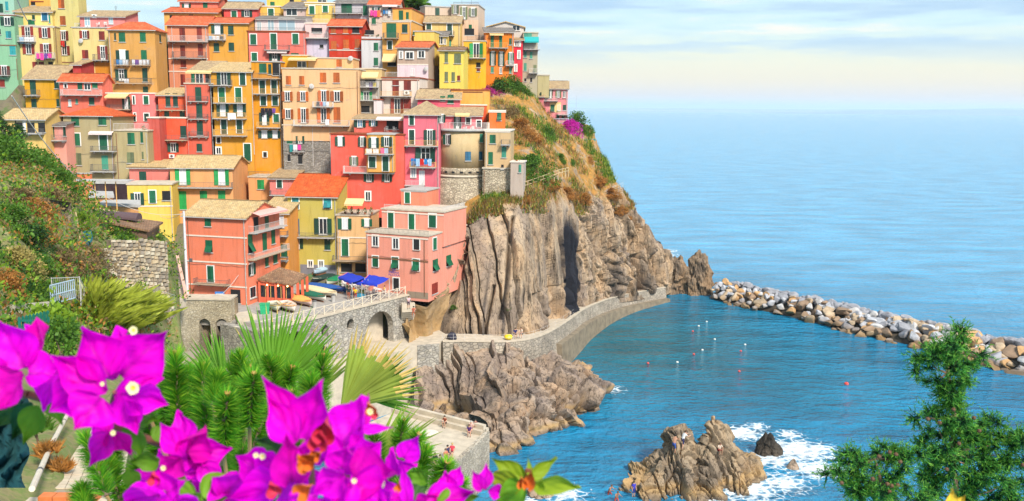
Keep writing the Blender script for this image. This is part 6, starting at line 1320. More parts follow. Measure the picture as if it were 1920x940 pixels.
t = thing('notice_board', 'white notice board on posts at the foot of the cliff', 'notice board', PZ(803, 617, qz)); bm = bmesh.new(); box(bm, -.4, .4, -.04, 0, .8, 1.9); link('panel', bm, t, plain('pale_board', (.6, .65, .75))); bm = bmesh.new(); bar(bm, (-.3, .02, 0), (-.3, .02, 1.8), .03); bar(bm, (.3, .02, 0), (.3, .02, 1.8), .03); link('post', bm, t, M_rail)
pth = lambda i, o: dense[i] + Vector((0, 0, 0)) 
person(PZ(968, 634, 6.9) + Vector((-.2, 0, 0)), .3, 'hug', (30, 50, 120), (30, 30, 50), 'person in blue bent over diving gear on the cliff path', 'k', sc_=1.2)
person(PZ(974, 634, 6.9) + Vector((.3, .3, 0)), -.4, 'hug', (230, 210, 190), (40, 40, 60), 'person in a pale vest crouched beside the diving gear', 'n', sc_=1.2)
t = thing('buoy', 'large bright yellow buoy lying on the cliff path', 'buoy', PZ(953, 637, 7.0)); bm = bmesh.new(); lathe(bm, [(.1, .02), (.5, .15), (.62, .4), (.5, .68), (.12, .8)], 12); link('float', bm, t, plain('yellow_plastic', (.8, .6, .02), .4)); bm = bmesh.new(); lathe(bm, [(.06, .78), (.06, .95), (.12, .98), (.02, 1.0)], 8); link('neck', bm, t, M_iron)
t = thing('gear_bag', 'dark tarpaulin bundle at the start of the cliff path', 'bundle', PZ(848, 637, 7.7)); bm = bmesh.new(); bmesh.ops.create_icosphere(bm, subdivisions=3, radius=.7)
for v in bm.verts: v.co = Vector((v.co.x, v.co.y, max(0, v.co.z + .35))) * (1 + .2 * noise.noise(v.co * 2))
link('tarpaulin', bm, t, cloth('dark_tarp', (40, 40, 60))); bm = bmesh.new(); bar(bm, (-.5, -.5, .5), (.5, -.5, .55), .02); link('rope', bm, t, M_rail)
person(PZ(766, 560, pz) + Vector((0, 0, -1.4)), .6, 'lean', (235, 200, 210), (90, 60, 80), 'person in pale pink on the stair below the pink house', 'n')
person(PZ(775, 570, pz) + Vector((0, 0, -2.0)), .2, 'climb', (235, 130, 100), (200, 120, 90), 'person in orange climbing the stair below the pink house', 'k')
hs = thing('harbour_stair', 'stone stair with a thin rail descending from the piazza to the quay', 'stairs')
for i in range(16):
    f = i / 15; q = P(765, 566, 121.5).lerp(PZ(757, 622, qz), f); bm = bmesh.new(); box(bm, -.9, .9, -.35, .35, -1.2, 0); link('step', bm, hs, M_conc, Vector((q.x, q.y, qz + .1 + (13.2 - qz) * (1 - f))), .3)
# ---------------------------------------------------------------- the garden slope on the left
slope_cols = [C_(q) for q in (
  [(-90, 130, 100), (-90, 285, 78), (-90, 400, 58), (-90, 520, 48), (-90, 600, 40), (-90, 760, 27), (-90, 900, 20), (-120, 1100, 14)],
  [(30, 268, 98), (30, 315, 84), (40, 420, 66), (40, 540, 56), (40, 612, 47), (20, 760, 30), (0, 900, 21), (-20, 1100, 14)],
  [(120, 335, 99), (115, 345, 88), (120, 440, 73), (120, 560, 64), (120, 640, 52), (70, 780, 31), (40, 900, 22), (30, 1100, 14)],
  [(200, 395, 99), (200, 425, 92), (200, 490, 84), (205, 560, 77), (205, 640, 64), (105, 790, 31), (75, 900, 22.5), (60, 1100, 14)],
  [(300, 440, 100), (300, 462, 95), (292, 505, 91), (292, 570, 87), (285, 650, 76), (140, 800, 31.5), (95, 900, 22.8), (75, 1100, 14)],
  [(326, 480, 102), (328, 505, 97), (330, 545, 95), (328, 585, 92), (318, 660, 80), (165, 800, 31.5), (112, 900, 23), (85, 1100, 14)])]
slope_cols.append(C_([(336, 540, 103), (336, 640, 99), (345, 700, 92), (370, 740, 80), (370, 800, 62), (290, 880, 40), (180, 940, 23.5), (120, 1100, 14)]))
slope_cols.append(C_([(345, 690, 106), (390, 710, 99), (430, 730, 90), (450, 770, 78), (450, 850, 62), (400, 930, 44), (300, 990, 26), (200, 1150, 15)]))
slope_cols.append([p + Vector((7, 3, -20)) for p in slope_cols[-1]])
def sl_disp(p, s, t, n): return Vector((0, 0, 1)) * (fbm(p * .12, 4) * .8 + fbm(p * .7, 3) * .2 - .3) * (1 if t < 4.3 else .25)
mt_, t_, n_, l_, b_ = newmat('slope_soil'); x_ = noise_n(n_, l_, .6, 7, .7); r_ = cr(n_, [(.3, (.10, .11, .04)), (.45, (.26, .22, .09)), (.55, (.14, .20, .04)), (.68, (.44, .34, .18)), (.8, (.16, .18, .06))]); l_.new(x_.outputs[0], r_.inputs[0]); l_.new(r_.outputs[0], b_.inputs['Base Color']); b_.inputs['Roughness'].default_value = 1; bump(n_, l_, b_, x_.outputs[0], .8, .2)
so_, SG, SV = sheet('garden_slope', slope_cols, 134, 120, sl_disp, mt_); tag(so_, kind='structure')
def on_slope(px, py): return on_sheet_fast(px, py)
def on_sheet_fast(px, py):
    d = ray(px, py).normalized(); best = None
    for p in SV:
        q = p - CAM; k = q.dot(d); e = (q - d * k).length / k
        if best is None or e < best[0]: best = (e, p)
    return best[1].copy()
# real stones set in retaining walls (joined: too many and too small to pick apart)
def stone_band(name, label, path, h, size, cols, parent=None):
    t = thing(name, label, 'wall'); rr = random.Random(len(label)); bm = bmesh.new(); core = bmesh.new()
    for a, b in zip(path, path[1:]):
        a, b = Vector(a), Vector(b); d = b - a; L_ = Vector((d.x, d.y, 0)).length; u_ = Vector((d.x, d.y, 0)).normalized(); nr = Vector((u_.y, -u_.x, 0))
        if nr.y > 0: nr = -nr
        M = Matrix((u_, -nr, Vector((0, 0, 1)))).transposed().to_4x4(); M.translation = Vector((a.x, a.y, 0)); sl = d.z / L_
        v = [core.verts.new(M @ Vector(c)) for c in ((0, .05, a.z - 1.5), (L_, .05, b.z - 1.5), (L_, .05, b.z + h), (0, .05, a.z + h), (0, .7, a.z - 1.5), (L_, .7, b.z - 1.5), (L_, .7, b.z + h), (0, .7, a.z + h))]
        for q in ((0, 1, 2, 3), (3, 2, 6, 7), (1, 5, 6, 2), (4, 0, 3, 7)): core.faces.new([v[i] for i in q])
        z = -.6
        while z < h + .05:
            hh = size * rr.uniform(.6, 1.15); x = -rr.uniform(0, size)
            while x < L_:
                w_ = size * rr.uniform(.7, 1.9); x1 = min(L_, x + w_); z0 = a.z + sl * (x + w_/2) + z; g = .02; pr_ = rr.uniform(.06, .2); i_ = rr.uniform(.02, .06); mi = rr.randrange(len(cols)); x0 = max(0, x)
                if x1 - x0 > .08:
                    B = [core_ for core_ in ((x0 + g, 0, z0 + g + rr.uniform(0, .05)), (x1 - g, 0, z0 + g + rr.uniform(0, .05)), (x1 - g - rr.uniform(0, .05), 0, z0 + hh - g), (x0 + g + rr.uniform(0, .05), 0, z0 + hh - g))]
                    A_ = [bm.verts.new(M @ Vector((c[0], .06, c[2]))) for c in B]; cx, cz = sum(c[0] for c in B) / 4, sum(c[2] for c in B) / 4
                    F_ = [bm.verts.new(M @ Vector((cx + (c[0] - cx) * .8, -pr_ * rr.uniform(.7, 1.1), cz + (c[2] - cz) * .78))) for c in B]
                    for k in range(4): bm.faces.new((A_[k], A_[(k + 1) % 4], F_[(k + 1) % 4], F_[k])).material_index = mi
                    bm.faces.new(F_).material_index = mi
                x += w_
            z += hh
    link('core', core, t, stone('rubble_core', [(.30, .24, .17), (.42, .34, .25), (.24, .19, .14)], 1.6)); o = link('stone', bm, t, [plain('wall_stone_%d' % i, c, .9, .2, 3, bmp=.3) for i, c in enumerate(cols)]); tag(o, kind='stuff'); return t
WS = [(.46, .38, .27), (.34, .27, .19), (.56, .48, .36), (.28, .23, .18), (.50, .38, .24)]
stone_band('retaining_wall', 'tall sunlit rubble wall curving round the corner below the tile-roofed hut', [P(215, 562, 83), P(265, 560, 85.5), P(318, 563, 88)], 5.6, .42, WS)
stone_band('retaining_wall', 'grey broken rubble wall under the planted terrace boxes', [P(176, 522, 79), P(220, 527, 81.5), P(255, 530, 83)], 2.6, .4, WS[::-1])
#stone_band('retaining_wall', 'rubble wall behind the green gate and brown bushes', [P(40, 590, 50), P(95, 566, 54)], 1.6, .38, WS)
stone_band('retaining_wall', 'pale rubble wall between dry bushes under the tin roof', [P(78, 432, 74), P(122, 436, 78)], 2.6, .42, WS)
stone_band('retaining_wall', 'low rubble wall right of the wire fence under the tall wall', [P(228, 610, 84), P(300, 605, 88), P(330, 612, 92)], 1.8, .4, WS)
# hut with a tin roof and a tiled lean-to, flat concrete caps
def hutroof(label, q, th, mt, side=None, base=3.0):
    o = sum(q, Vector()) / 4; o.z = min(v.z for v in q) - base; t = thing('hut', label, 'hut', o); r = [v - o for v in q]; bm = bmesh.new(); uvl = bm.loops.layers.uv.new('uv'); T = [bm.verts.new(v) for v in r]; B = [bm.verts.new(v - Vector((0, 0, th))) for v in r]; fs = [bm.faces.new(T), bm.faces.new(B[::-1])] + [bm.faces.new((T[k], B[k], B[(k + 1) % 4], T[(k + 1) % 4])) for k in range(4)]
    for f in fs:
        for lp in f.loops: lp[uvl].uv = (lp.vert.co.x, lp.vert.co.y)
    fixn(bm); link('roof', bm, t, mt); c = sum(r, Vector()) / 4; bm = bmesh.new(); s_ = [c + (v - c) * .9 for v in r]
    T = [bm.verts.new((v.x, v.y, v.z - th - .02)) for v in s_]; B = [bm.verts.new((v.x, v.y, -1.5)) for v in s_]
    for k in range(4): bm.faces.new((T[k], B[k], B[(k + 1) % 4], T[(k + 1) % 4]))
    bm.faces.new(T); fixn(bm); link('wall', bm, t, side or stucco((236, 170, 110))); return t
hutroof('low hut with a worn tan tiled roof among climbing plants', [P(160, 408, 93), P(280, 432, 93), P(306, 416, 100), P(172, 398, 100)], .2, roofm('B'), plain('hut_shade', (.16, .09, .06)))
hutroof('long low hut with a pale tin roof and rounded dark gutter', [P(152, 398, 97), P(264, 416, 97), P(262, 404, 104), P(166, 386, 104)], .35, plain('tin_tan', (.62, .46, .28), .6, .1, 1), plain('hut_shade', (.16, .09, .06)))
hutroof('flat grey concrete cap over an ochre shed, upper one', [P(165, 366, 112), P(214, 366, 112), P(212, 359, 117), P(168, 358, 117)], .35, M_grey)
hutroof('flat grey concrete cap over an ochre shed, lower one', [P(186, 380, 108), P(262, 384, 108), P(262, 375, 113), P(196, 374, 113)], .35, M_grey)
bm = bmesh.new(); prism(bm, [(cos(a) * .7, sin(a) * .7) for a in [pi * k / 10 for k in range(11)]], 0, 0, 6.4); fixn(bm); o = tag(link('barrel_roof', bm, None, plain('dark_felt', (.10, .06, .07))), 'rounded dark felt barrel roof along the front of the tin hut', 'roof', None); o.location = P(152, 404, 96.5); o.rotation_euler = (0, radians(3), -.06)
pg = thing('pergola', 'rusty orange pergola frame with a flat top above the stone wall', 'pergola', P(160, 372, 104))
for x, y in ((0, 0), (1.2, 0), (2.4, 0), (3.6, 0), (-2.2, .5)):
    bm = bmesh.new(); bar(bm, (x, y, -2), (x, y, 2.0), .06); link('post', bm, pg, M_ochre)
bm = bmesh.new(); box(bm, -2.8, 5.2, -.6, 1.4, 2.0, 2.12); link('top', bm, pg, M_grey)
for i, (x, lab) in enumerate(((143, 'first'), (152, 'second'), (166, 'third'))):
    p = P(x, 334, 128); t = thing('chimney_pot', lab + ' from the left of three squat orange chimneys below the slim pink house', 'chimney', p); bm = bmesh.new(); box(bm, -.35, .35, -.35, .35, -3, .6); link('stack', bm, t, stucco((250, 140, 90))); bm = bmesh.new(); box(bm, -.42, .42, -.42, .42, .603, .72); link('cap', bm, t, M_grey)
# blue-green shade net, leaning door, fences, gate
def netting():
    pts = [(78, 452, 80), (92, 470, 79), (112, 472, 79), (128, 440, 80), (150, 435, 81), (172, 432, 82)]; lo = [(84, 460, 79), (98, 478, 78.5), (118, 478, 78.5), (134, 470, 79), (152, 468, 80), (174, 462, 81)]; n = 30; vs, fs = [], []
    A_ = [P(*q) for q in pts]; B_ = [P(*q) for q in lo]
    for i in range(n + 1):
        a = cmr(A_, i / n * 5); b = cmr(B_, i / n * 5)
        for j in range(7): p = a.lerp(b, j / 6); p += Vector((0, -.3 * sin(j * 1.1 + i * .9) * .5, .08 * sin(i * 1.7))); vs.append(p)
    fs = [(i * 7 + j, i * 7 + 7 + j, i * 7 + 8 + j, i * 7 + 1 + j) for i in range(n) for j in range(6)]
    return tag(mesh('shade_net', vs, fs, None, [cloth('net', (18, 92, 104))], True), 'sagging blue-green shade net strung on poles across the garden slope', 'net')
netting()
t = thing('old_door', 'turquoise door panel leaning upright on the garden slope', 'door panel', P(101, 455, 81)); bm = bmesh.new(); box(bm, -.4, .4, -.04, .04, 0, 2.3); link('panel', bm, t, plain('turquoise', (.18, .58, .48), .6)); bm = bmesh.new(); box(bm, -.34, .34, -.06, -.041, .3, 2.1); link('inset', bm, t, plain('turquoise2', (.22, .62, .52), .6)); t.rotation_euler = (0, -.12, .3)
for k, (x, y) in enumerate(((124, 440), (128, 470), (152, 445))):
    bm = bmesh.new(); bar(bm, (0, 0, -.5), (-.3, 0, 2.6), .05); tag(link('garden_stake', bm, None, M_pale_wood, P(x, y + 8, 79)), ('left', 'front', 'right')[k] + ' bare wooden stake holding up the blue-green net', 'stake')
gt = thing('metal_gate', 'pale blue barred metal gate beside the reeds', 'gate', P(96, 572, 56)); g1 = P(142, 574, 58) - P(96, 572, 56)
for k in range(13): bm = bmesh.new(); q = g1 * (k / 12); bar(bm, (q.x, q.y, 0), (q.x, q.y, 1.25), .03); link('bar', bm, gt, plain('gate_blue', (.40, .50, .60), .5))
for hz in (.05, .6, 1.25): bm = bmesh.new(); bar(bm, (0, 0, hz), (g1.x, g1.y, hz), .04); link('rail', bm, gt, plain('gate_blue', (.4, .5, .6)))
wf = thing('wire_fence', 'pale tubular fence with wire mesh in front of the rubble walls', 'fence'); fp = [P(98, 545, 60), P(150, 542, 63), P(160, 560, 66), P(215, 556, 72), P(262, 558, 78), P(300, 562, 83), P(330, 570, 88)]
for a, b in zip(fp, fp[1:]):
    bm = bmesh.new(); bar(bm, a - Vector((0, 0, 1.2)), a + Vector((0, 0, .9)), .035); link('post', bm, wf, M_rail); bm = bmesh.new(); bar(bm, a + Vector((0, 0, .85)), b + Vector((0, 0, .85)), .03); link('rail', bm, wf, M_rail)
    bm = bmesh.new()
    for k in range(1, 14): q = a.lerp(b, k / 14); bar(bm, q - Vector((0, 0, .8)), q + Vector((0, 0, .85)), .006, 3)
    for hz in (-.5, -.1, .3): bar(bm, a + Vector((0, 0, hz)), b + Vector((0, 0, hz)), .006, 3)
    link('mesh_wire', bm, wf, M_rail)
pf = thing('picket_fence', 'dark green picket fence by the low concrete wall', 'fence', P(38, 625, 30)); d_ = P(92, 622, 31) - P(38, 625, 30)
for k in range(9): bm = bmesh.new(); q = d_ * (k / 8); prism(bm, [(q.x - .05, -.25), (q.x + .05, -.25), (q.x + .05, .52), (q.x, .58), (q.x - .05, .52)], 1, q.y - .012, q.y + .012); fixn(bm); link('picket', bm, pf, plain('fence_green', (.01, .13, .09), .5))
for hz in (.1, .4): bm = bmesh.new(); box(bm, 0, d_.x, .013, .04, hz, hz + .06); link('rail', bm, pf, plain('fence_green', (.01, .13, .09)))
cw = thing('concrete_wall', 'low pale concrete parapet at the left edge above the green fence', 'wall'); bm = bmesh.new(); a, b = P(-30, 578, 46), P(86, 568, 52); v = [bm.verts.new(q) for q in (a - Vector((0, 0, 2.2)), b - Vector((0, 0, 2.2)), b, a, a + Vector((0, .4, -2.2)), b + Vector((0, .4, -2.2)), b + Vector((0, .4, 0)), a + Vector((0, .4, 0)))]
for q in ((0, 1, 2, 3), (3, 2, 6, 7), (1, 5, 6, 2)): bm.faces.new([v[i] for i in q])
link('parapet', bm, cw, M_conc)
ss_ = thing('garden_stair', 'steep stone stair between the rubble wall and the utility pole', 'stairs')
for k in range(15):
    p = P(333, 560, 104).lerp(P(322, 500, 112), k / 14); bm = bmesh.new(); box(bm, -.75, .75, -.5, .5, -1.0, 0); link('step', bm, ss_, M_conc, p, -.2)
bm = bmesh.new(); a, b = P(345, 560, 103.5), P(330, 492, 112); v = [bm.verts.new(q) for q in (a, b, b + Vector((0, 0, .9)), a + Vector((0, 0, .9)), a + Vector((.3, .2, 0)), b + Vector((.3, .2, 0)), b + Vector((.3, .2, .9)), a + Vector((.3, .2, .9)))]
for q in ((0, 1, 2, 3), (3, 2, 6, 7), (4, 7, 6, 5), (0, 3, 7, 4)): bm.faces.new([v[i] for i in q])
link('side_wall', bm, ss_, stucco((240, 190, 170)))
# the plants of the slope
SP = [(20, 300, 5.0, 4.5, 'gly', 'big sunlit yellow-green bush at the left edge under the cream house'), (70, 320, 4.2, 3.6, 'gdl', 'bright green bush in front of the cream house'), (110, 345, 3.2, 2.6, 'gld', 'green bush ending the hedge beside the pergola'), (10, 250, 3.4, 2.6, 'dgd', 'dark shrub on the rock face at the left edge'), (40, 180, 2.2, 1.8, 'dgd', 'dark round shrub under the mint house'), (14, 205, 2.4, 2.0, 'dgd', 'lower dark shrub on the grey rock under the mint house'),
 (30, 375, 3.0, 2.2, 'bob', 'dry brown bush with bare branches on the upper slope'), (60, 400, 2.6, 2.0, 'obd', 'rusty bush on the upper slope'), (95, 375, 2.6, 1.8, 'bsb', 'straw bush beside the pale rubble wall'), (15, 420, 3.0, 2.6, 'gdl', 'leafy green bush on the left edge of the middle slope'), (45, 450, 2.8, 2.2, 'dgo', 'green and rust bush left of the net'), (72, 440, 2.0, 1.5, 'oob', 'orange bush touching the net'), (30, 500, 2.6, 2.4, 'sgb', 'pale spiky bush under the green bush'), (75, 505, 2.2, 2.0, 'gsd', 'olive bush below the net'), (108, 495, 2.3, 1.9, 'bsg', 'greyish bush below the net, centre one'), (140, 492, 2.4, 2.0, 'bbo', 'brown bush below the net, right one'), (165, 485, 2.6, 2.2, 'bpb', 'tall dusky brown bush in front of the planted boxes'), (20, 545, 2.2, 2.2, 'osb', 'dry orange grass clump above the concrete wall'), (60, 545, 1.8, 1.4, 'gdb', 'low green bush above the rubble wall'),
 (205, 440, 1.9, 1.9, 'gdl', 'climbing green plant under the tan tiled roof, left one'), (240, 455, 2.0, 2.0, 'gdo', 'climbing green plant under the tan tiled roof, centre one'), (272, 458, 1.8, 1.8, 'goO', 'autumn coloured plant under the tan tiled roof'), (290, 448, 1.5, 1.3, 'glp', 'flowering plant at the corner of the tile-roofed hut'), (150, 415, 1.6, 1.6, 'lgy', 'lime bush by the barrel roof'), (215, 485, 1.6, 1.3, 'gdg', 'green bush on top of the broken wall'), (255, 492, 1.5, 1.1, 'gob', 'mixed bush above the tall rubble wall'), (300, 560, .9, .7, 'gls', 'small bush at the foot of the tall rubble wall')]
for i, (x, y, r, h, cols, lab) in enumerate(SP):
    p = on_slope(x, y); r *= .74; h *= .74; plant(lab, p - Vector((0, 0, h * .5)), r, h, cols, 'bush', None, 5200, .085, seed=i, nc=34)
for i, (x, y, s) in enumerate(((165, 575, 2.4), (200, 580, 2.6), (235, 585, 2.4), (265, 590, 2.0), (180, 605, 2.0), (222, 610, 2.0))):
    p = on_slope(x, y + 14); t = plant('clump of tall yellow-green reeds, %s in the row behind the bougainvillea' % ('first second third fourth fifth sixth'.split()[i]), p - Vector((0, 0, .2)), s * .75, 1.5, 'yRs', 'reed_clump', 'reeds by the wire fence', 900, 1.7, 'reeds', i, 2, True)
plant('broad green vine covering the gate post above the picket fence', P(105, 640, 34), 1.1, 1.3, 'lgd', 'bush', None, 1500, .18, seed=2)
plant('dark leafy bush beside the green picket fence', P(118, 660, 30), .8, 1.0, 'gdd', 'bush', None, 900, .16, seed=1)
plant('small lemon tree in front of the coral house', PZ(385, 562, pz), 1.6, 1.5, 'gdd', 'small_tree', None, 1800, .2, 'tree', 1, 4, trunk=1.0)
tg = thing('shop_sign', 'small blue shop sign over the doorway of the coral house', 'sign', P(412, 552, 115)); bm = bmesh.new(); box(bm, -.6, .6, -.06, 0, -.3, .35); link('panel', bm, tg, plain('sign_panel_blue', (.05, .2, .55))); bm = bmesh.new(); box(bm, -.45, .45, -.07, -.061, .0, .08); box(bm, -.35, .35, -.07, -.061, -.16, -.1); link('lettering', bm, tg, M_white)
# ---------------------------------------------------------------- plants of the promontory
def on_cliff(px, py):
    d = ray(px, py).normalized(); best = None
    for i in range(0, 800, 3):
        for p in CG[i][60::2]:
            q = p - CAM; k = q.dot(d); e = (q - d * k).length / k
            if best is None or e < best[0]: best = (e, p)
    return best[1].copy()
PP = [(948, 157, 4.2, 3.4, 'gdd', 'dense green bush below the orange house on the skyline'), (968, 165, 2.8, 2.6, 'gdb', 'green bush falling from the skyline houses'), (935, 158, 2.6, 2.2, 'dgd', 'dark bush next to the magenta bougainvillea on the skyline'), (985, 175, 2.2, 1.8, 'gby', 'olive bush left of the rose wing'), (958, 215, 2.6, 2.4, 'bos', 'dry brown bush hanging on the gully left of the pink sea house'), (975, 240, 3.0, 2.6, 'osb', 'orange dry bush in the gully'), (950, 250, 2.0, 1.8, 'gob', 'bush beside the small orange stair house'), (995, 262, 2.8, 2.2, 'obb', 'rusty dry bush under the white terrace stair'), (1000, 320, 4.6, 3.6, 'gdl', 'large fresh green bush above the wooden fence'), (985, 330, 2.6, 2.4, 'gdd', 'dark green bush left of the large fresh green bush'), (1025, 250, 2.6, 2.2, 'gdl', 'green bush under the yellow bay terrace'), (1070, 245, 3.4, 3.0, 'mgm', 'bright magenta bougainvillea beside the pink sea house'), (1085, 226, 3.6, 4.0, 'gdl', 'rounded green tree-like bush at the seaward end of the pink house'), (1095, 250, 2.0, 1.8, 'gdb', 'green bush right of the magenta bougainvillea'), (1050, 300, 2.0, 2.2, 'gdb', 'hanging green bush below the turquoise fence'), (1070, 310, 1.8, 2.0, 'gbd', 'lower hanging bush under the turquoise fence'), (1030, 345, 2.6, 1.8, 'oob', 'orange dry clump above the cliff edge, left one'), (1060, 365, 2.6, 1.8, 'oso', 'orange dry clump above the cliff edge, centre one'), (1090, 372, 2.6, 1.8, 'obo', 'orange dry clump above the cliff edge, right one'), (1120, 340, 2.8, 2.0, 'oob', 'rusty dry clump near the seaward slope'), (1145, 365, 2.6, 1.8, 'obs', 'rusty clump by the wire netting'), (1160, 395, 2.6, 1.8, 'oso', 'large orange clump at the seaward shoulder'), (1175, 410, 2.0, 1.5, 'ogo', 'lowest orange clump at the seaward shoulder'), (1105, 300, 2.0, 1.6, 'obb', 'rusty clump below the end of the turquoise fence'), (985, 375, 2.0, 1.4, 'oob', 'orange tuft beneath the wooden fence'), (902, 392, 1.0, .9, 'gob', 'green and rust tuft under the stone footing'), (880, 415, 1.0, 1.0, 'obg', 'rusty tuft beside the salmon-pink house roof'), (930, 402, .9, .8, 'gdb', 'green tuft under the slender shaft'), (892, 150, 3.8, 2.6, 'pgp', 'dark purple bougainvillea on the skyline wall'), (955, 610, .9, .7, 'gls', 'small green tuft in the cliff face above the path'), (850, 600, 1.0, .7, 'ggs', 'green tuft on the soil bank below the pink house')]
for i, (x, y, r, h, cols, lab) in enumerate(PP):
    p = on_cliff(x, y); k = .85 if r > 2.4 else .62; r *= k; h *= k; plant(lab, p - Vector((0, 0, h * .4)), r, h, cols, 'bush', None, 4200, .095, seed=i, nc=30)
# dry grass over the upper slope
me_t = []
rr = random.Random(11); vs, fs, mi = [], [], []
for k in range(5200):
    s, t = rr.uniform(.9, 7.3), rr.uniform(3.9, 6.9); p = cliff_at(s, t)
    if noise.noise(p * .16) < -.12: continue
    for j in range(7):
        a = rr.uniform(0, 6.28); d = Vector((cos(a) * .5, sin(a) * .5, 1)).normalized(); L_ = rr.uniform(.5, 1.1); q = p + Vector((rr.gauss(0, .3), rr.gauss(0, .3), .15)); w_ = Vector((-sin(a), cos(a), 0)) * .07; b = len(vs); vs += [q - w_, q + w_, q + d * L_]; fs.append((b, b + 1, b + 2)); mi.append(rr.choice((0, 0, 1, 1, 3, 4, 2)) if noise.noise(p * .09 + Vector((4, 0, 0))) < .2 or t < 4.8 else rr.choice((3, 4, 4)))
o = mesh('dry_grass', vs, fs, None, [LEAF['o'], LEAF['b'], LEAF['s'], LEAF['y'], LEAF['g']], idx=mi); tag(o, kind='stuff')
# undergrowth over the garden slope
vs, fs, mi = [], [], []
for k in range(3600):
    i, j = rr.randrange(0, 84), rr.randrange(3, 78)
    if i > 50 and rr.random() < (.55 if i < 60 else .85): continue
    p = SG[i][j] + Vector((rr.gauss(0, .6), rr.gauss(0, .6), .1)); g = 1 if noise.noise(p * .2) > 0 else 0
    for q_ in range(10):
        d = Vector((rr.gauss(0, 1), rr.gauss(0, 1), abs(rr.gauss(0, .8)) + .3)).normalized(); L_ = rr.uniform(.15, .45); q = p + Vector((rr.gauss(0, .35), rr.gauss(0, .35), rr.uniform(0, .5))); w_ = d.cross(Vector((rr.gauss(0, 1), rr.gauss(0, 1), 0))).normalized() * L_ * .25; b = len(vs); vs += [q, q + d * L_ * .5 + w_, q + d * L_, q + d * L_ * .5 - w_]; fs.append((b, b + 1, b + 2, b + 3)); mi.append(rr.choice((0, 0, 1, 2, 2)) if g else rr.choice((3, 4, 0, 2)))
tag(mesh('undergrowth', vs, fs, None, [LEAF['g'], LEAF['d'], LEAF['l'], LEAF['o'], LEAF['b']], idx=mi), kind='stuff')
# fences on the promontory
def fence(label, pts, h, mt, n=6, post=.06, rails=(.5, 1), cat='fence', infill=None):
    t = thing('fence', label, cat); pts = [P(*q) for q in pts]; m_ = n
    for i in range(m_ + 1):
        q = cmr(pts, i / m_ * (len(pts) - 1)); bm = bmesh.new(); bar(bm, q - Vector((0, 0, .6)), q + Vector((0, 0, h)), post); link('post', bm, t, mt)
        if i < m_:
            q2 = cmr(pts, (i + 1) / m_ * (len(pts) - 1))
            for f in rails: bm = bmesh.new(); bar(bm, q + Vector((0, 0, h * f)), q2 + Vector((0, 0, h * f)), post * .8); link('rail', bm, t, mt)
            if infill:
                bm = bmesh.new(); v = [bm.verts.new(c) for c in (q - Vector((0, .02, .3)), q2 - Vector((0, .02, .3)), q2 + Vector((0, -.02, h)), q + Vector((0, -.02, h)))]; bm.faces.new(v); link('panel', bm, t, infill)
    return t
fence('weathered pale wooden fence stepping up the slope right of the tower', [(980, 356, 139), (1012, 345, 145), (1045, 332, 152), (1066, 326, 157)], 1.1, M_pale_wood, 10)
fence('turquoise screened fence under the pink sea house garden', [(1034, 282, 172), (1060, 280, 178), (1090, 278, 184), (1116, 275, 190)], 1.6, plain('teal_rail', (.10, .35, .36)), 6, infill=cloth('teal_screen', (60, 140, 140)))
fence('pale wire netting draped over the seaward shoulder of the cliff', [(1100, 400, 174), (1120, 388, 178), (1145, 372, 183), (1168, 362, 188)], 2.2, M_rail, 8, .03, (.1, .3, .5, .7, .9, 1))
t = thing('white_stair', 'white railed garden stair in front of the pink sea house', 'stairs')
for k in range(10): p = P(1014, 246, 184).lerp(P(1030, 232, 187), k / 9); bm = bmesh.new(); box(bm, -.5, .5, -.4, .4, -.6, 0); link('step', bm, t, M_grey, p)
bm = railing_bm([P(1014, 246, 183.6), P(1030, 232, 186.6), P(1066, 232, 186.8)], 1.0, .25, .03); link('railing', bm, t, plain('lilac_rail', (.55, .52, .62)))
t = thing('aerial_mast', 'tall thin aerial mast standing beside the pink sea house', 'mast', P(1063, 205, 190)); bm = bmesh.new(); bar(bm, (0, 0, 0), (0, 0, 2.9), .03); bar(bm, (1.9, 0, -1), (1.9, 0, 2.9), .03); link('pole', bm, t, M_rail); bm = bmesh.new()
for k in range(4): bar(bm, (-.2, 0, -.6 + k * .9), (2.6, 0, -.6 + k * .9), .012, 3)
link('wires', bm, t, M_rail)
plant('scrubby hilltop shrubs above the orange roofs at the ridge', P(770, 12, 195), 4.5, 2.2, 'gbd', 'bush', None, 1800, .3, seed=1)
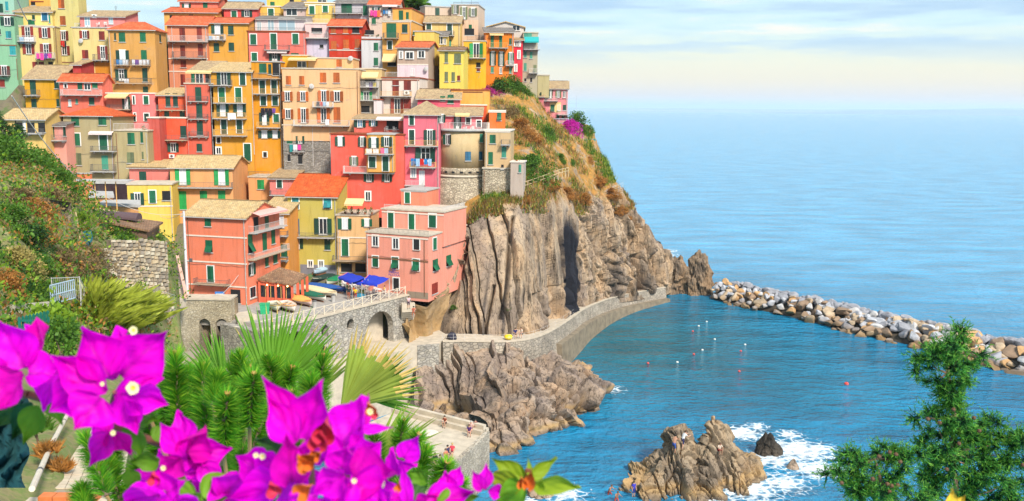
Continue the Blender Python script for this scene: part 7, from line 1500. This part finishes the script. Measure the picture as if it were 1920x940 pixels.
# ---------------------------------------------------------------- foreground: path, pine, palms, bougainvillea, juniper
# paved path below the viewpoint
pa = [P(40, 1010, 15), P(100, 915, 22), P(160, 820, 30), P(235, 740, 42), P(330, 660, 60)]; pb = [P(230, 1010, 15), P(232, 915, 22), P(250, 820, 30), P(300, 735, 42), P(380, 655, 60)]
mt_path = plain('path_mortar', (.36, .28, .20), .9); nrow = 60; vs, fs = [], []
for i in range(nrow + 1): vs += [cmr(pa, i / nrow * 4) - Vector((0, 0, .05)), cmr(pb, i / nrow * 4) - Vector((0, 0, .05))]
fs = [(i * 2, i * 2 + 1, i * 2 + 3, i * 2 + 2) for i in range(nrow)]
path = tag(mesh('viewpoint_path', vs, fs, None, [mt_path]), kind='structure')
tile_m = plain('path_tile', (.62, .50, .36), .85, .12, 3); cnt = 0
for i in range(34):
    f0, f1 = 1 + i / 34 * 2.2, 1 + (i + .93) / 34 * 2.2
    for j in range(6):
        q = [cmr(pa, f0).lerp(cmr(pb, f0), (j + .02) / 6), cmr(pa, f0).lerp(cmr(pb, f0), (j + .96) / 6), cmr(pa, f1).lerp(cmr(pb, f1), (j + .96) / 6), cmr(pa, f1).lerp(cmr(pb, f1), (j + .02) / 6)]; up = Vector((0, 0, -.012 + .02 * random.random())); bm = bmesh.new(); T = [bm.verts.new(c + up) for c in q]; B = [bm.verts.new(c - Vector((0, 0, .04))) for c in q]; bm.faces.new(T); [bm.faces.new((T[k], B[k], B[(k + 1) % 4], T[(k + 1) % 4])) for k in range(4)]; fixn(bm); link('tile', bm, path, tile_m)
lp_ = thing('terracotta_coping', 'orange terracotta coping on the low wall at the bottom left', 'coping', P(75, 932, 20)); d_ = P(185, 930, 20) - P(75, 932, 20)
for k in range(4): bm = bmesh.new(); box(bm, d_.x * k / 4 + .01, d_.x * (k + 1) / 4 - .01, -.12, .16, -.06, .05); link('tile', bm, lp_, plain('terracotta_tile', (.60, .17, .05), .7))
bm = bmesh.new(); box(bm, -.3, d_.x + .3, -.08, .12, -2.5, -.062); link('wall', bm, lp_, M_conc)
t = thing('white_pipe', 'white drainpipe with dark clips running down beside the path', 'pipe'); bm = bmesh.new(); q = [P(62, 945, 19), P(100, 850, 26), P(128, 795, 31)]; q = [v + Vector((0, 0, .35)) for v in q]; tube(bm, q, [.07] * 3, 8); link('pipe', bm, t, plain('pipe_cream', (.70, .60, .48), .5))
for f in (.3, .75, 1.2, 1.7): a = cmr(q, f); b = cmr(q, f + .03); bm = bmesh.new(); bar(bm, a, b, .085, 8); link('clip', bm, t, M_iron)
#stone_band('retaining_wall', 'rough stone bank beside the white drainpipe at the bottom left', [P(10, 960, 18), P(50, 880, 24), P(95, 815, 30)], .9, .5, WS)
for i, (x, y, cols, lab) in enumerate(((88, 845, 'obo', 'rusty dry tuft between the bank and the white pipe'), (110, 880, 'obb', 'rusty dry tuft right of the white pipe'), (45, 905, 'sgb', 'straw tuft on the stone bank'), (70, 800, 'gdo', 'green tuft at the top of the stone bank'))): plant(lab, P(x, y + 8, 24), .5, .7, cols, 'grass_tuft', None, 500, .5, 'grass', i, 2, True)
def lace_net():
    vs, fs = [], []; n = 14
    for i in range(n + 1):
        for j in range(9): p = P(-30 + 78 * j / 8 + 8 * sin(i * .9), 740 + 175 * i / n, 6 + .12 * sin(i * 1.3 + j * 1.9)); vs.append(p)
    fs = [(i * 9 + j, i * 9 + j + 1, i * 9 + 10 + j, i * 9 + 9 + j) for i in range(n) for j in range(8)]
    return tag(mesh('windbreak_net', vs, fs, None, [cloth('net_dark', (14, 74, 78))], True), 'crumpled dark teal windbreak net at the lower left edge', 'net')
lace_net()
# --- pine: upright bottlebrush shoots
def shoot_mesh(k):
    rr = random.Random(k); bm = bmesh.new(); L_ = 1.0; tube(bm, [(0, 0, 0), (.02, 0, .5), (0, .01, .97)], [.035, .028, .018], 6)
    for i in range(1100):
        z = rr.uniform(.02, 1.0); a = rr.uniform(0, 6.28); tip = max(0, (z - .8) / .2); o = Vector((cos(a), sin(a), 0)); d = (o * (1 - .45 * tip) + Vector((0, 0, .55 + 1.0 * tip))).normalized(); ln = rr.uniform(.14, .22); p = Vector((0, 0, z * .97)) + o * .02; w_ = d.cross(Vector((rr.gauss(0, 1), rr.gauss(0, 1), rr.gauss(0, 1)))).normalized() * .0085; v = [bm.verts.new(c) for c in (p - w_, p + w_, p + d * ln)]; bm.faces.new(v).material_index = 1 if rr.random() < .7 else 2
    for i in range(14): a = rr.uniform(0, 6.28); bar(bm, (0, 0, .96), (cos(a) * .03, sin(a) * .03, 1.04), .012, 4, 3, .004)
    me = bpy.data.meshes.new('shoot'); bm.to_mesh(me); bm.free()
    for q in (M_bark, leafm('pine_needles', (.10, .34, .015), .45), leafm('pine_needles_light', (.30, .52, .03), .45), plain('pine_bud', (.35, .24, .05))): me.materials.append(q)
    return me
SM = [shoot_mesh(k) for k in range(4)]
pine = thing('pine_tree', 'young pine with upright bottlebrush shoots in front of the harbour', 'pine tree', P(470, 1150, 2.7))
shoots = [(335, 800, 328, 662), (362, 785, 350, 690), (388, 810, 380, 684), (408, 830, 440, 672), (440, 822, 470, 690), (468, 800, 476, 702), (500, 800, 520, 672), (522, 790, 548, 690), (340, 860, 352, 740), (310, 800, 306, 708), (376, 868, 400, 720), (420, 850, 426, 740), (470, 850, 512, 745), (520, 740, 500, 668), (560, 830, 548, 735), (600, 800, 606, 668), (740, 900, 756, 790), (716, 900, 700, 805), (755, 880, 785, 815), (780, 920, 800, 840), (200, 930, 160, 815), (232, 950, 196, 860), (208, 900, 214, 830), (250, 940, 262, 860), (160, 960, 152, 910), (285, 880, 300, 800), (400, 760, 410, 700), (580, 780, 586, 706), (820, 930, 838, 868), (845, 940, 868, 900), (770, 960, 760, 880), (300, 840, 262, 760), (330, 760, 318, 690), (280, 780, 270, 700), (455, 760, 452, 662), (535, 860, 575, 800)]
rr = random.Random(4)
for k in range(30):
    x = rr.uniform(300, 790); y = rr.uniform(800 if x < 600 else 820, 930); shoots.append((x + rr.uniform(-25, 25), y + rr.uniform(60, 110), x, y - rr.uniform(0, 40)))
for i, (x0, y0, x1, y1) in enumerate(shoots):
    Y = 2.5 + rr.uniform(-.25, .35) + (.2 if y1 < 700 else 0) + (.5 if i > 42 else 0); a, b = P(x0, y0, Y), P(x1, y1, Y + rr.uniform(-.06, .1)); d = b - a; o = link('shoot', SM[i % 4], pine, None, a - pine.location); L_ = d.length; wS = .25 * rr.uniform(.85, 1.15); o.scale = (wS, wS, L_); o.rotation_euler = (d.to_track_quat('Z', 'Y') @ Matrix.Rotation(rr.uniform(0, 6), 3, 'Z').to_quaternion()).to_euler()
    bm = bmesh.new(); c = P(x0 * .75 + 470 * .25, y0 + 110, Y + .1); tube(bm, [a - pine.location, (a.lerp(c, .5) + Vector((0, 0, -.01))) - pine.location, c - pine.location], [.005, .007, .009], 6); link('branch', bm, pine, plain('pine_twig', (.34, .20, .07), .8))
bm = bmesh.new(); tube(bm, [(0, 0, -.5), (0, 0, .15), (.03, 0, .45)], [.04, .03, .02], 8); link('trunk', bm, pine, M_bark)
# --- fan palms
fm1, fm2 = leafm('palm_green', (.14, .32, .02), .4), leafm('palm_yellow', (.34, .42, .06), .4)
M_tip = plain('palm_dry', (.50, .34, .09), .8)
palm = thing('fan_palm', 'fan palm with stiff pleated fronds against the harbour wall', 'palm tree', P(560, 1100, 4.6))
def frond(cx, cy, Y, a0, a1, n, ln, wd, col, dry=.12, tilt=.25):
    c = P(cx, cy, Y); fr = link('frond', bmesh.new(), palm, None, c - palm.location); me = fr.data; bm = bmesh.new(); bar(bm, (0, 0, 0), tuple((P(cx + 20, cy + 260, Y + .2) - c)), .012, 6, 0, .018); bmesh.ops.create_icosphere(bm, subdivisions=1, radius=.02); bm.to_mesh(me); bm.free(); me.materials.append(leafm('palm_stem', (.16, .24, .04), .1))
    sc2 = Y / FPX
    for k in range(n):
        f = k / max(1, n - 1); a = radians(a0 + (a1 - a0) * f + rr.uniform(-1, 1)); L_ = ln * sc2 * rr.uniform(.86, 1.05) * (1 - .15 * abs(f - .5)); w_ = wd * sc2; dirv = RT * cos(a) + UP * sin(a) + FW * (tilt * sin(f * pi) + rr.uniform(-.06, .06)); dirv.normalize(); sd_ = dirv.cross(FW).normalized(); nrm = sd_.cross(dirv).normalized(); bm = bmesh.new(); rows = []
        droop = rr.uniform(.0, .05) * L_
        for j in range(9):
            g = j / 8; wj = w_ * (.35 + 1.3 * g if g < .4 else .87 * (1 - ((g - .4) / .6) ** 1.6) + .02); p = dirv * L_ * g + nrm * (.04 * L_ * sin(g * pi)) - Vector((0, 0, droop * g * g)); e = nrm * wj * .45
            rows.append([bm.verts.new(p - sd_ * wj * .5 + e * .5), bm.verts.new(p - e * .3), bm.verts.new(p + sd_ * wj * .5 + e * .5)])
        for j in range(8):
            for q in range(2): fc = bm.faces.new((rows[j][q], rows[j][q + 1], rows[j + 1][q + 1], rows[j + 1][q])); fc.material_index = 1 if j >= 8 - int(dry * 8 + .05 + rr.random()) and dry > 0 else 0
        link('leaflet', bm, fr, [col, M_tip])
frond(505, 745, 4.3, 116, 36, 32, 195, 10, fm1, .02)
frond(420, 735, 4.5, 150, 92, 15, 135, 9, fm1, .02)
frond(560, 765, 4.4, 88, 40, 14, 165, 8, fm2, .06)
frond(640, 765, 4.2, 82, 12, 24, 175, 12, fm2, .25)
frond(680, 745, 4.3, 62, -18, 18, 125, 9, fm1, .0)
frond(690, 880, 3.9, 66, 8, 16, 170, 9, fm2, .0)
frond(470, 800, 4.6, 70, 20, 14, 150, 10, fm1, .02)
bm = bmesh.new(); tube(bm, [(0, 0, -.6), (.02, 0, -.1), (.0, 0, .3)], [.11, .1, .09], 9); link('trunk', bm, palm, M_bark)
# --- bougainvillea, close to the lens
mb, t_, n_, l_, b_ = newmat('bougainvillea_bract'); x_ = noise_n(n_, l_, 14, 4); r_ = cr(n_, [(.3, (.88, .0, .54)), (.55, (.97, .002, .76)), (.75, (.98, .006, .84))]); l_.new(x_.outputs[0], r_.inputs[0]); oi_ = n_.new('ShaderNodeObjectInfo'); rz_ = cr(n_, [(0, (.95, .9, .92)), (.86, (1.05, 1, 1.06)), (.88, (.9, 1, .7)), (1, (.9, 1, .66))]); l_.new(oi_.outputs['Random'], rz_.inputs[0]); aa_ = mixc(n_, l_, 1., r_.outputs[0], rz_.outputs[0], 'MULTIPLY'); va_ = n_.new('ShaderNodeAttribute'); va_.attribute_name = 'vein'; aa_ = mixc(n_, l_, 1., aa_, va_.outputs['Color'], 'MULTIPLY'); bump(n_, l_, b_, va_.outputs['Color'], .5, .002); l_.new(aa_, b_.inputs['Base Color']); b_.inputs['Roughness'].default_value = .55; b_.inputs['Specular IOR Level'].default_value = .2
ts_ = n_.new('ShaderNodeBsdfTranslucent'); l_.new(aa_, ts_.inputs[0]); ms_ = n_.new('ShaderNodeMixShader'); ms_.inputs[0].default_value = .5; l_.new(b_.outputs[0], ms_.inputs[1]); l_.new(ts_.outputs[0], ms_.inputs[2]); l_.new(ms_.outputs[0], n_['Material Output'].inputs[0])
bg_ = thing('bougainvillea', 'vivid magenta bougainvillea spray hanging across the bottom of the view', 'bougainvillea', P(380, 1000, .95))
def blade(name, x0, y0, x1, y1, wpx, Y, mats, roll=0., curl=.25, lean=0., point=1.0, wave=.06, parent=bg_):
    a = P(x0, y0, Y); b = P(x1, y1, Y * (1 + lean)); d = b - a; L_ = d.length; d.normalize(); s_ = d.cross(-FW).normalized(); s_ = Matrix.Rotation(roll, 3, d) @ s_; nn_ = s_.cross(d).normalized(); w_ = wpx * Y / FPX / 2; vs, fs = [], []; n, m_ = 20, 14; ph = rr.uniform(0, 6)
    for i in range(n + 1):
        g = i / n; wd = w_ * (sin(pi * min(1, g * .94 + .05) ** .66) ** 1.15) if g < .985 else w_ * .012
        if g > .6: wd *= 1 - .45 * point * ((g - .6) / .4)
        for j in range(m_ + 1):
            e = j / m_ * 2 - 1; h = curl * w_ * e * e - .10 * w_ * (1 - abs(e)) + wave * w_ * sin(g * 9 + ph) * e * e + curl * .5 * L_ * .4 * (g - .4) ** 2 + .05 * w_ * cos(abs(e) * 9 - g * 16) + .09 * w_ * noise.noise(Vector((g * 4 + ph, e * 3, ph))); vs.append(a + d * L_ * g + s_ * wd * e + nn_ * h - parent.location)
    fs = [(i * (m_ + 1) + j, i * (m_ + 1) + j + 1, (i + 1) * (m_ + 1) + j + 1, (i + 1) * (m_ + 1) + j) for i in range(n) for j in range(m_)]
    o = mesh(name, vs, fs, parent, mats, True)
    if name == 'bract':
        cv = []
        for i in range(n + 1):
            for j in range(m_ + 1):
                g, e = i / n, abs(j / m_ * 2 - 1); v = 1 - .32 * math.exp(-(e / .09) ** 2) * (1 - .5 * g) - .24 * max(0, cos(e * 11 - g * 24)) ** 6 - .25 * max(0, .25 - g) / .25 + .12 * e ** 3; cv += [v, v, v, 1]
        ca = o.data.color_attributes.new('vein', 'FLOAT_COLOR', 'POINT'); ca.data.foreach_set('color', cv)
    return o
BR = [ # base x,y, tip x,y, width, distance
 (45, 690, -10, 590, 110, .72), (50, 690, 92, 612, 90, .74), (40, 700, 8, 768, 100, .70), (52, 700, 118, 700, 80, .71), (20, 690, -40, 680, 110, .72), (60, 680, 60, 610, 80, .76), (100, 680, 85, 770, 70, .74),
 (205, 705, 150, 614, 95, .70), (225, 705, 316, 618, 120, .72), (215, 712, 236, 618, 100, .74), (232, 740, 308, 752, 75, .66), (200, 735, 108, 668, 85, .68), (190, 745, 140, 806, 100, .66), (215, 745, 302, 706, 70, .70), (170, 720, 118, 760, 90, .69), (228, 738, 262, 800, 70, .67), (205, 700, 200, 630, 90, .75),
 (205, 812, 172, 872, 55, .70), (208, 810, 248, 846, 60, .70), (206, 815, 214, 772, 55, .72), (200, 815, 168, 790, 45, .72),
 (345, 852, 340, 772, 80, .74), (350, 850, 386, 796, 75, .74), (345, 855, 305, 800, 55, .72), (352, 860, 432, 838, 75, .75), (340, 860, 310, 882, 60, .72), (360, 862, 400, 872, 70, .76),
 (572, 826, 606, 710, 105, .62), (566, 806, 494, 712, 60, .62), (556, 830, 510, 752, 75, .60), (585, 820, 574, 852, 60, .60), (596, 812, 560, 760, 60, .64),
 (640, 835, 692, 745, 105, .68), (645, 838, 662, 760, 70, .70), (672, 806, 738, 802, 22, .68), (684, 800, 690, 738, 22, .69), (650, 850, 612, 868, 75, .66), (660, 852, 700, 830, 70, .67),
 (548, 905, 536, 808, 80, .60), (535, 905, 455, 935, 90, .62), (545, 905, 575, 945, 80, .61), (520, 880, 488, 848, 70, .64), (500, 885, 452, 862, 75, .66),
 (660, 895, 748, 888, 110, .60), (668, 885, 700, 832, 80, .61), (650, 895, 632, 940, 85, .60), (662, 902, 720, 944, 100, .59), (645, 890, 596, 922, 70, .58), (640, 880, 655, 830, 70, .63),
 (842, 920, 836, 882, 42, .72), (846, 916, 860, 880, 36, .72), (765, 945, 752, 866, 30, .66), (905, 918, 884, 880, 30, .70), (910, 918, 912, 874, 34, .70), (915, 920, 942, 922, 34, .70), (800, 945, 888, 925, 70, .70), (780, 950, 820, 925, 60, .70),
 (300, 930, 240, 940, 80, .66), (310, 925, 352, 900, 80, .68), (330, 930, 380, 950, 90, .66), (420, 930, 470, 880, 90, .7), (430, 925, 400, 900, 80, .7), (590, 930, 560, 980, 90, .58), (700, 950, 740, 920, 80, .6), (260, 955, 300, 900, 80, .7), (480, 940, 520, 960, 90, .66), (730, 960, 790, 950, 60, .68)]
for q in BR:
    x0, y0, x1, y1, w_, Y = q; Y *= 1.15; blade('bract', x0, y0, x1, y1, w_ * .98, Y, [mb], rr.uniform(-.6, .6), rr.uniform(.2, .7), rr.uniform(-.02, .06))
for k in range(60):
    x, y = rr.uniform(270, 760), rr.uniform(850, 955); L9 = rr.uniform(38, 70)
    if y < 880 and (x < 330 or 430 < x < 520): continue
    a = rr.uniform(0, 6.28); blade('bract', x, y, x + cos(a) * L9, y - sin(a) * L9, L9 * rr.uniform(.7, .95), rr.uniform(.84, .96), [mb], rr.uniform(-.8, .8), rr.uniform(.15, .5))
ml_ = leafm('bougainvillea_leaf', (.13, .30, .012), .35); ml2 = leafm('bougainvillea_leaf_dark', (.03, .10, .015), .2); ml3 = leafm('bougainvillea_young', (.24, .32, .012), .4)
for x0, y0, x1, y1, w_, Y, mm in ((250, 795, 268, 855, 60, .76, ml_), (262, 790, 290, 782, 40, .77, ml_), (285, 820, 318, 806, 40, .77, ml_), (300, 862, 246, 862, 50, .74, ml_), (60, 755, 30, 818, 55, .80, ml2), (70, 762, 48, 830, 60, .78, ml_), (92, 750, 118, 796, 40, .80, ml_), (30, 750, -6, 800, 60, .82, ml2), (380, 930, 446, 888, 70, .70, ml_), (366, 930, 300, 912, 60, .70, ml_), (350, 905, 330, 880, 36, .72, ml_), (374, 925, 360, 960, 60, .68, ml_), (540, 850, 480, 822, 60, .70, ml2), (550, 845, 590, 862, 60, .70, ml2), (982, 900, 922, 858, 70, .74, ml3), (992, 895, 1042, 856, 55, .74, ml3), (975, 912, 905, 892, 90, .72, ml3), (1000, 905, 1086, 910, 80, .72, ml3), (985, 910, 930, 942, 60, .72, ml_), (996, 900, 990, 858, 22, .73, ml3), (700, 905, 690, 860, 50, .76, ml2), (800, 905, 770, 880, 50, .8, ml_), (820, 945, 900, 930, 60, .7, ml_), (450, 905, 420, 945, 60, .75, ml_), (620, 850, 646, 880, 40, .7, ml_), (470, 860, 505, 842, 40, .72, ml_), (770, 935, 800, 912, 50, .72, ml2), (240, 880, 262, 920, 40, .78, ml_)):
    blade('leaf', x0, y0, x1, y1, w_ * (.62 if mm is ml3 else .9), Y * 1.15, [mm], rr.uniform(-.4, .4), rr.uniform(.1, .4), rr.uniform(0, .05))
def branch(pts, r): bm = bmesh.new(); q = [P(x, y, Y * 1.15) - bg_.location for x, y, Y in pts]; q = [cmr(q, i / 12 * (len(q) - 1)) for i in range(13)]; tube(bm, q, [r] * 13, 7); link('branch', bm, bg_, plain('bougainvillea_wood', (.20, .06, .03), .7))
branch([(-40, 735, .78), (40, 738, .77), (120, 760, .78), (240, 810, .80), (300, 832, .80), (380, 870, .78), (460, 930, .76), (540, 1000, .76)], .0042)
branch([(590, 1000, .7), (585, 900, .68), (580, 820, .64)], .003); branch([(640, 1000, .72), (650, 900, .7), (660, 820, .7)], .003); branch([(960, 1000, .74), (980, 930, .74), (990, 880, .74)], .0028); branch([(200, 800, .78), (206, 770, .74), (215, 735, .7)], .002)
mc_ = plain('flower_cream', (.80, .72, .36), .6); my_ = plain('flower_throat', (.72, .50, .04), .6); mo_ = plain('orange_bract', (.70, .16, .02), .6); mr_ = plain('red_bud', (.62, .03, .08), .6)
def flower(x, y, Y, r, m1, name='flower'):
    p = P(x, y, Y * 1.15); sc2 = Y * 1.15 / FPX; bm = bmesh.new(); R_ = r * sc2; ce = bm.verts.new((0, 0, -R_ * .3)); ring_ = [bm.verts.new((cos(a) * R_ * (1 + .12 * (k % 2)), sin(a) * R_ * (1 + .12 * (k % 2)), .15 * R_ * (k % 2))) for k, a in enumerate([2 * pi * k / 10 for k in range(10)])]; ring2 = [bm.verts.new((cos(2 * pi * k / 10) * R_ * .45, sin(2 * pi * k / 10) * R_ * .45, -.02 * R_)) for k in range(10)]
    for k in range(10): bm.faces.new((ring2[k], ring_[k], ring_[(k + 1) % 10], ring2[(k + 1) % 10])); bm.faces.new((ce, ring2[k], ring2[(k + 1) % 10])).material_index = 1
    bar(bm, (0, 0, -.3 * R_), (0, 0, -2.4 * R_), R_ * .22, 6, 2); o = link(name, bm, bg_, [m1, my_, leafm('bougainvillea_leaf', (.13, .3, .012))], p - bg_.location); o.rotation_euler = (-FW).to_track_quat('Z', 'Y').to_euler()
for x, y, Y, r in ((249, 728, .64, 12), (250, 620, .70, 8), (492, 856, .62, 6), (480, 854, .62, 5), (192, 720, .66, 4), (306, 878, .68, 5), (212, 812, .66, 5), (694, 772, .64, 6), (664, 902, .58, 5)): flower(x, y, Y, r, mc_)
def bud(x, y, x1, y1, w_, Y, mm): o = blade('bud', x, y, x1, y1, w_, Y * 1.15, [mm], 0, 1.2); 
for q in ((610, 826, 616, 778, 46, .60, mr_), (598, 840, 606, 800, 40, .60, mr_), (570, 870, 598, 846, 36, .58, mo_), (580, 880, 560, 850, 30, .58, mo_), (588, 856, 606, 846, 26, .58, mo_), (560, 925, 590, 905, 40, .57, mo_), (522, 925, 508, 900, 34, .58, mr_), (700, 775, 690, 752, 24, .65, mo_), (988, 915, 998, 876, 26, .70, mo_), (980, 912, 976, 890, 22, .70, mo_), (1010, 915, 1016, 895, 22, .7, ml3), (708, 782, 692, 768, 16, .65, mr_), (745, 920, 750, 900, 16, .62, mo_), (295, 905, 290, 882, 26, .68, mr_)): bud(*q)
# --- juniper at the right with cones
jm = [leafm('juniper_a', (.07, .27, .04), .4), leafm('juniper_b', (.012, .065, .016), .2), leafm('juniper_c', (.17, .38, .04), .4)]
def spray_mesh(k):
    r2 = random.Random(50 + k); vs, fs, mi = [], [], []
    for b in range(26):
        d = Vector((r2.gauss(0, 1), r2.gauss(0, 1), r2.gauss(.35, .8))).normalized(); ln = r2.uniform(.5, 1); 
        for i in range(16):
            f = (i + 1) / 16; p = d * ln * f; a = (d + Vector((r2.gauss(0, .75), r2.gauss(0, .75), r2.gauss(.2, .7)))).normalized(); l_2 = r2.uniform(.12, .26); s_ = a.cross(Vector((r2.gauss(0, 1), r2.gauss(0, 1), r2.gauss(0, 1)))).normalized() * .03; q = len(vs); vs += [p - s_, p + s_, p + a * l_2 + s_ * .6, p + a * l_2 * 1.15]; fs.append((q, q + 1, q + 2, q + 3)); mi.append(0 if f < .75 else (2 if r2.random() < .6 else 0))
            if f < .4: mi[-1] = 1
    me = bpy.data.meshes.new('spray'); me.from_pydata(vs, [], fs); [me.materials.append(q) for q in jm]; me.polygons.foreach_set('material_index', mi); me.update(); return me
JS = [spray_mesh(k) for k in range(5)]
M_cone = plain('cone_brown', (.13, .065, .03), .8, .3, 20)
def juniper(label, Y, trunk, masses, cones, dens=1.0):
    base = P(trunk[0][0], trunk[0][1], Y); t = thing('juniper_tree', label, 'conifer', base); q = [P(x, y, Y) - base for x, y in trunk]; bm = bmesh.new(); tube(bm, q, [.024 * (1 - .85 * i / len(q)) for i in range(len(q))], 7); link('trunk', bm, t, plain('juniper_bark', (.26, .16, .11), .9, .3, 12)); sc2 = Y / FPX
    for x, y, rx, ry in masses:
        c = P(x, y, Y) - base; n = max(5, int(rx * ry / 140 * dens)); j0 = min(range(len(q)), key=lambda i: (q[i] - (c - Vector((0, 0, ry * sc2 * .6)))).length); bm = bmesh.new(); tube(bm, [q[j0], q[j0].lerp(c, .6) + Vector((0, 0, -.02)), c], [.008, .006, .003], 5); link('limb', bm, t, MC['juniper_bark'])
        for i in range(n):
            a, r3 = rr.uniform(0, 6.28), sqrt(rr.random()); p = c + RT * (cos(a) * r3 * rx * sc2) + UP * (sin(a) * r3 * ry * sc2) + FW * rr.gauss(0, rx * sc2 * .5); o = link('spray', JS[i % 5], t, None, p); s_ = rr.uniform(20, 36) * sc2; o.scale = (s_, s_, s_ * rr.uniform(.8, 1.1)); d = (p - c + Vector((0, 0, .25 * rx * sc2))).normalized(); o.rotation_euler = (d.to_track_quat('Z', 'Y')).to_euler()
    for x, y in cones:
        bm = bmesh.new(); lathe(bm, [(.1, -1), (.7, -.7), (1, 0), (.75, .7), (.15, 1)], 8)
        for k in range(10): a = k * 2.4; bar(bm, (cos(a) * .75, sin(a) * .75, -.6 + k * .12), (cos(a) * 1.1, sin(a) * 1.1, -.5 + k * .12), .18, 4)
        o = link('cone', bm, t, M_cone, P(x, y, Y - .22) - base); o.scale = (3.9 * sc2,) * 3; o.rotation_euler = (rr.uniform(0, 3), rr.uniform(0, 3), 0)
juniper('tall juniper with clumped dark green sprays in front of the breakwater', 6.5, [(1800, 1060), (1796, 940), (1784, 850), (1790, 780), (1776, 700), (1782, 630)],
  [(1782, 640, 26, 26), (1770, 665, 42, 24), (1800, 668, 40, 22), (1745, 680, 36, 16), (1815, 700, 42, 20), (1760, 705, 48, 20), (1790, 720, 44, 20), (1780, 745, 22, 18), (1775, 775, 50, 22), (1735, 782, 30, 16), (1800, 790, 44, 24), (1840, 800, 36, 20), (1760, 805, 40, 24), (1800, 830, 50, 28), (1850, 825, 36, 20), (1770, 840, 44, 24), (1810, 870, 60, 32), (1860, 860, 40, 28), (1780, 890, 48, 30), (1840, 910, 60, 34), (1900, 850, 40, 36), (1895, 820, 30, 18), (1900, 900, 40, 40), (1745, 895, 26, 14), (1800, 935, 50, 20)],
  [(1788, 768), (1762, 793), (1740, 786), (1826, 784), (1836, 808), (1798, 832), (1775, 880), (1918, 872)])
juniper('low spreading juniper branches at the bottom with brown cones', 6.0, [(1700, 1080), (1680, 960), (1650, 900), (1640, 860)],
  [(1590, 870, 36, 18), (1620, 865, 36, 20), (1650, 880, 40, 22), (1600, 900, 40, 20), (1640, 910, 46, 24), (1680, 860, 30, 14), (1710, 855, 22, 12), (1660, 845, 18, 14), (1575, 890, 30, 14), (1620, 930, 50, 20), (1680, 925, 44, 18), (1720, 935, 36, 16)],
  [(1668, 848), (1680, 852), (1648, 856), (1578, 906), (1636, 898), (1664, 908), (1672, 911), (1683, 910), (1668, 922), (1688, 866)])
yl = thing('young_leaf_sprig', 'yellow leaf tip poking up at the bottom right edge', 'leaf sprig', P(1785, 960, 1.2))
blade('leaf', 1780, 955, 1784, 915, 30, 1.2, [plain('yellow_leaf', (.80, .50, .03))], .2, .3, parent=yl); blade('leaf', 1788, 955, 1810, 928, 26, 1.2, [plain('yellow_leaf', (.8, .5, .03))], -.3, .3, parent=yl)
bm = bmesh.new(); bar(bm, (0, 0, -.1), (0, 0, .01), .002); link('stem', bm, yl, MC['bougainvillea_wood'])
# ---------------------------------------------------------------- air
bm = bmesh.new(); box(bm, -61000, 61000, -3000, 61000, -62, 215); hz_ = bpy.data.materials.new('haze_air'); hz_.use_nodes = True; n_ = hz_.node_tree.nodes; n_.clear(); ho = n_.new('ShaderNodeOutputMaterial'); hv_ = n_.new('ShaderNodeVolumePrincipled'); hv_.inputs['Color'].default_value = (.90, .96, 1, 1); hv_.inputs['Density'].default_value = 7e-5; hv_.inputs['Anisotropy'].default_value = .2; hz_.node_tree.links.new(hv_.outputs[0], ho.inputs['Volume'])
tag(link('haze', bm, None, hz_), kind='stuff')
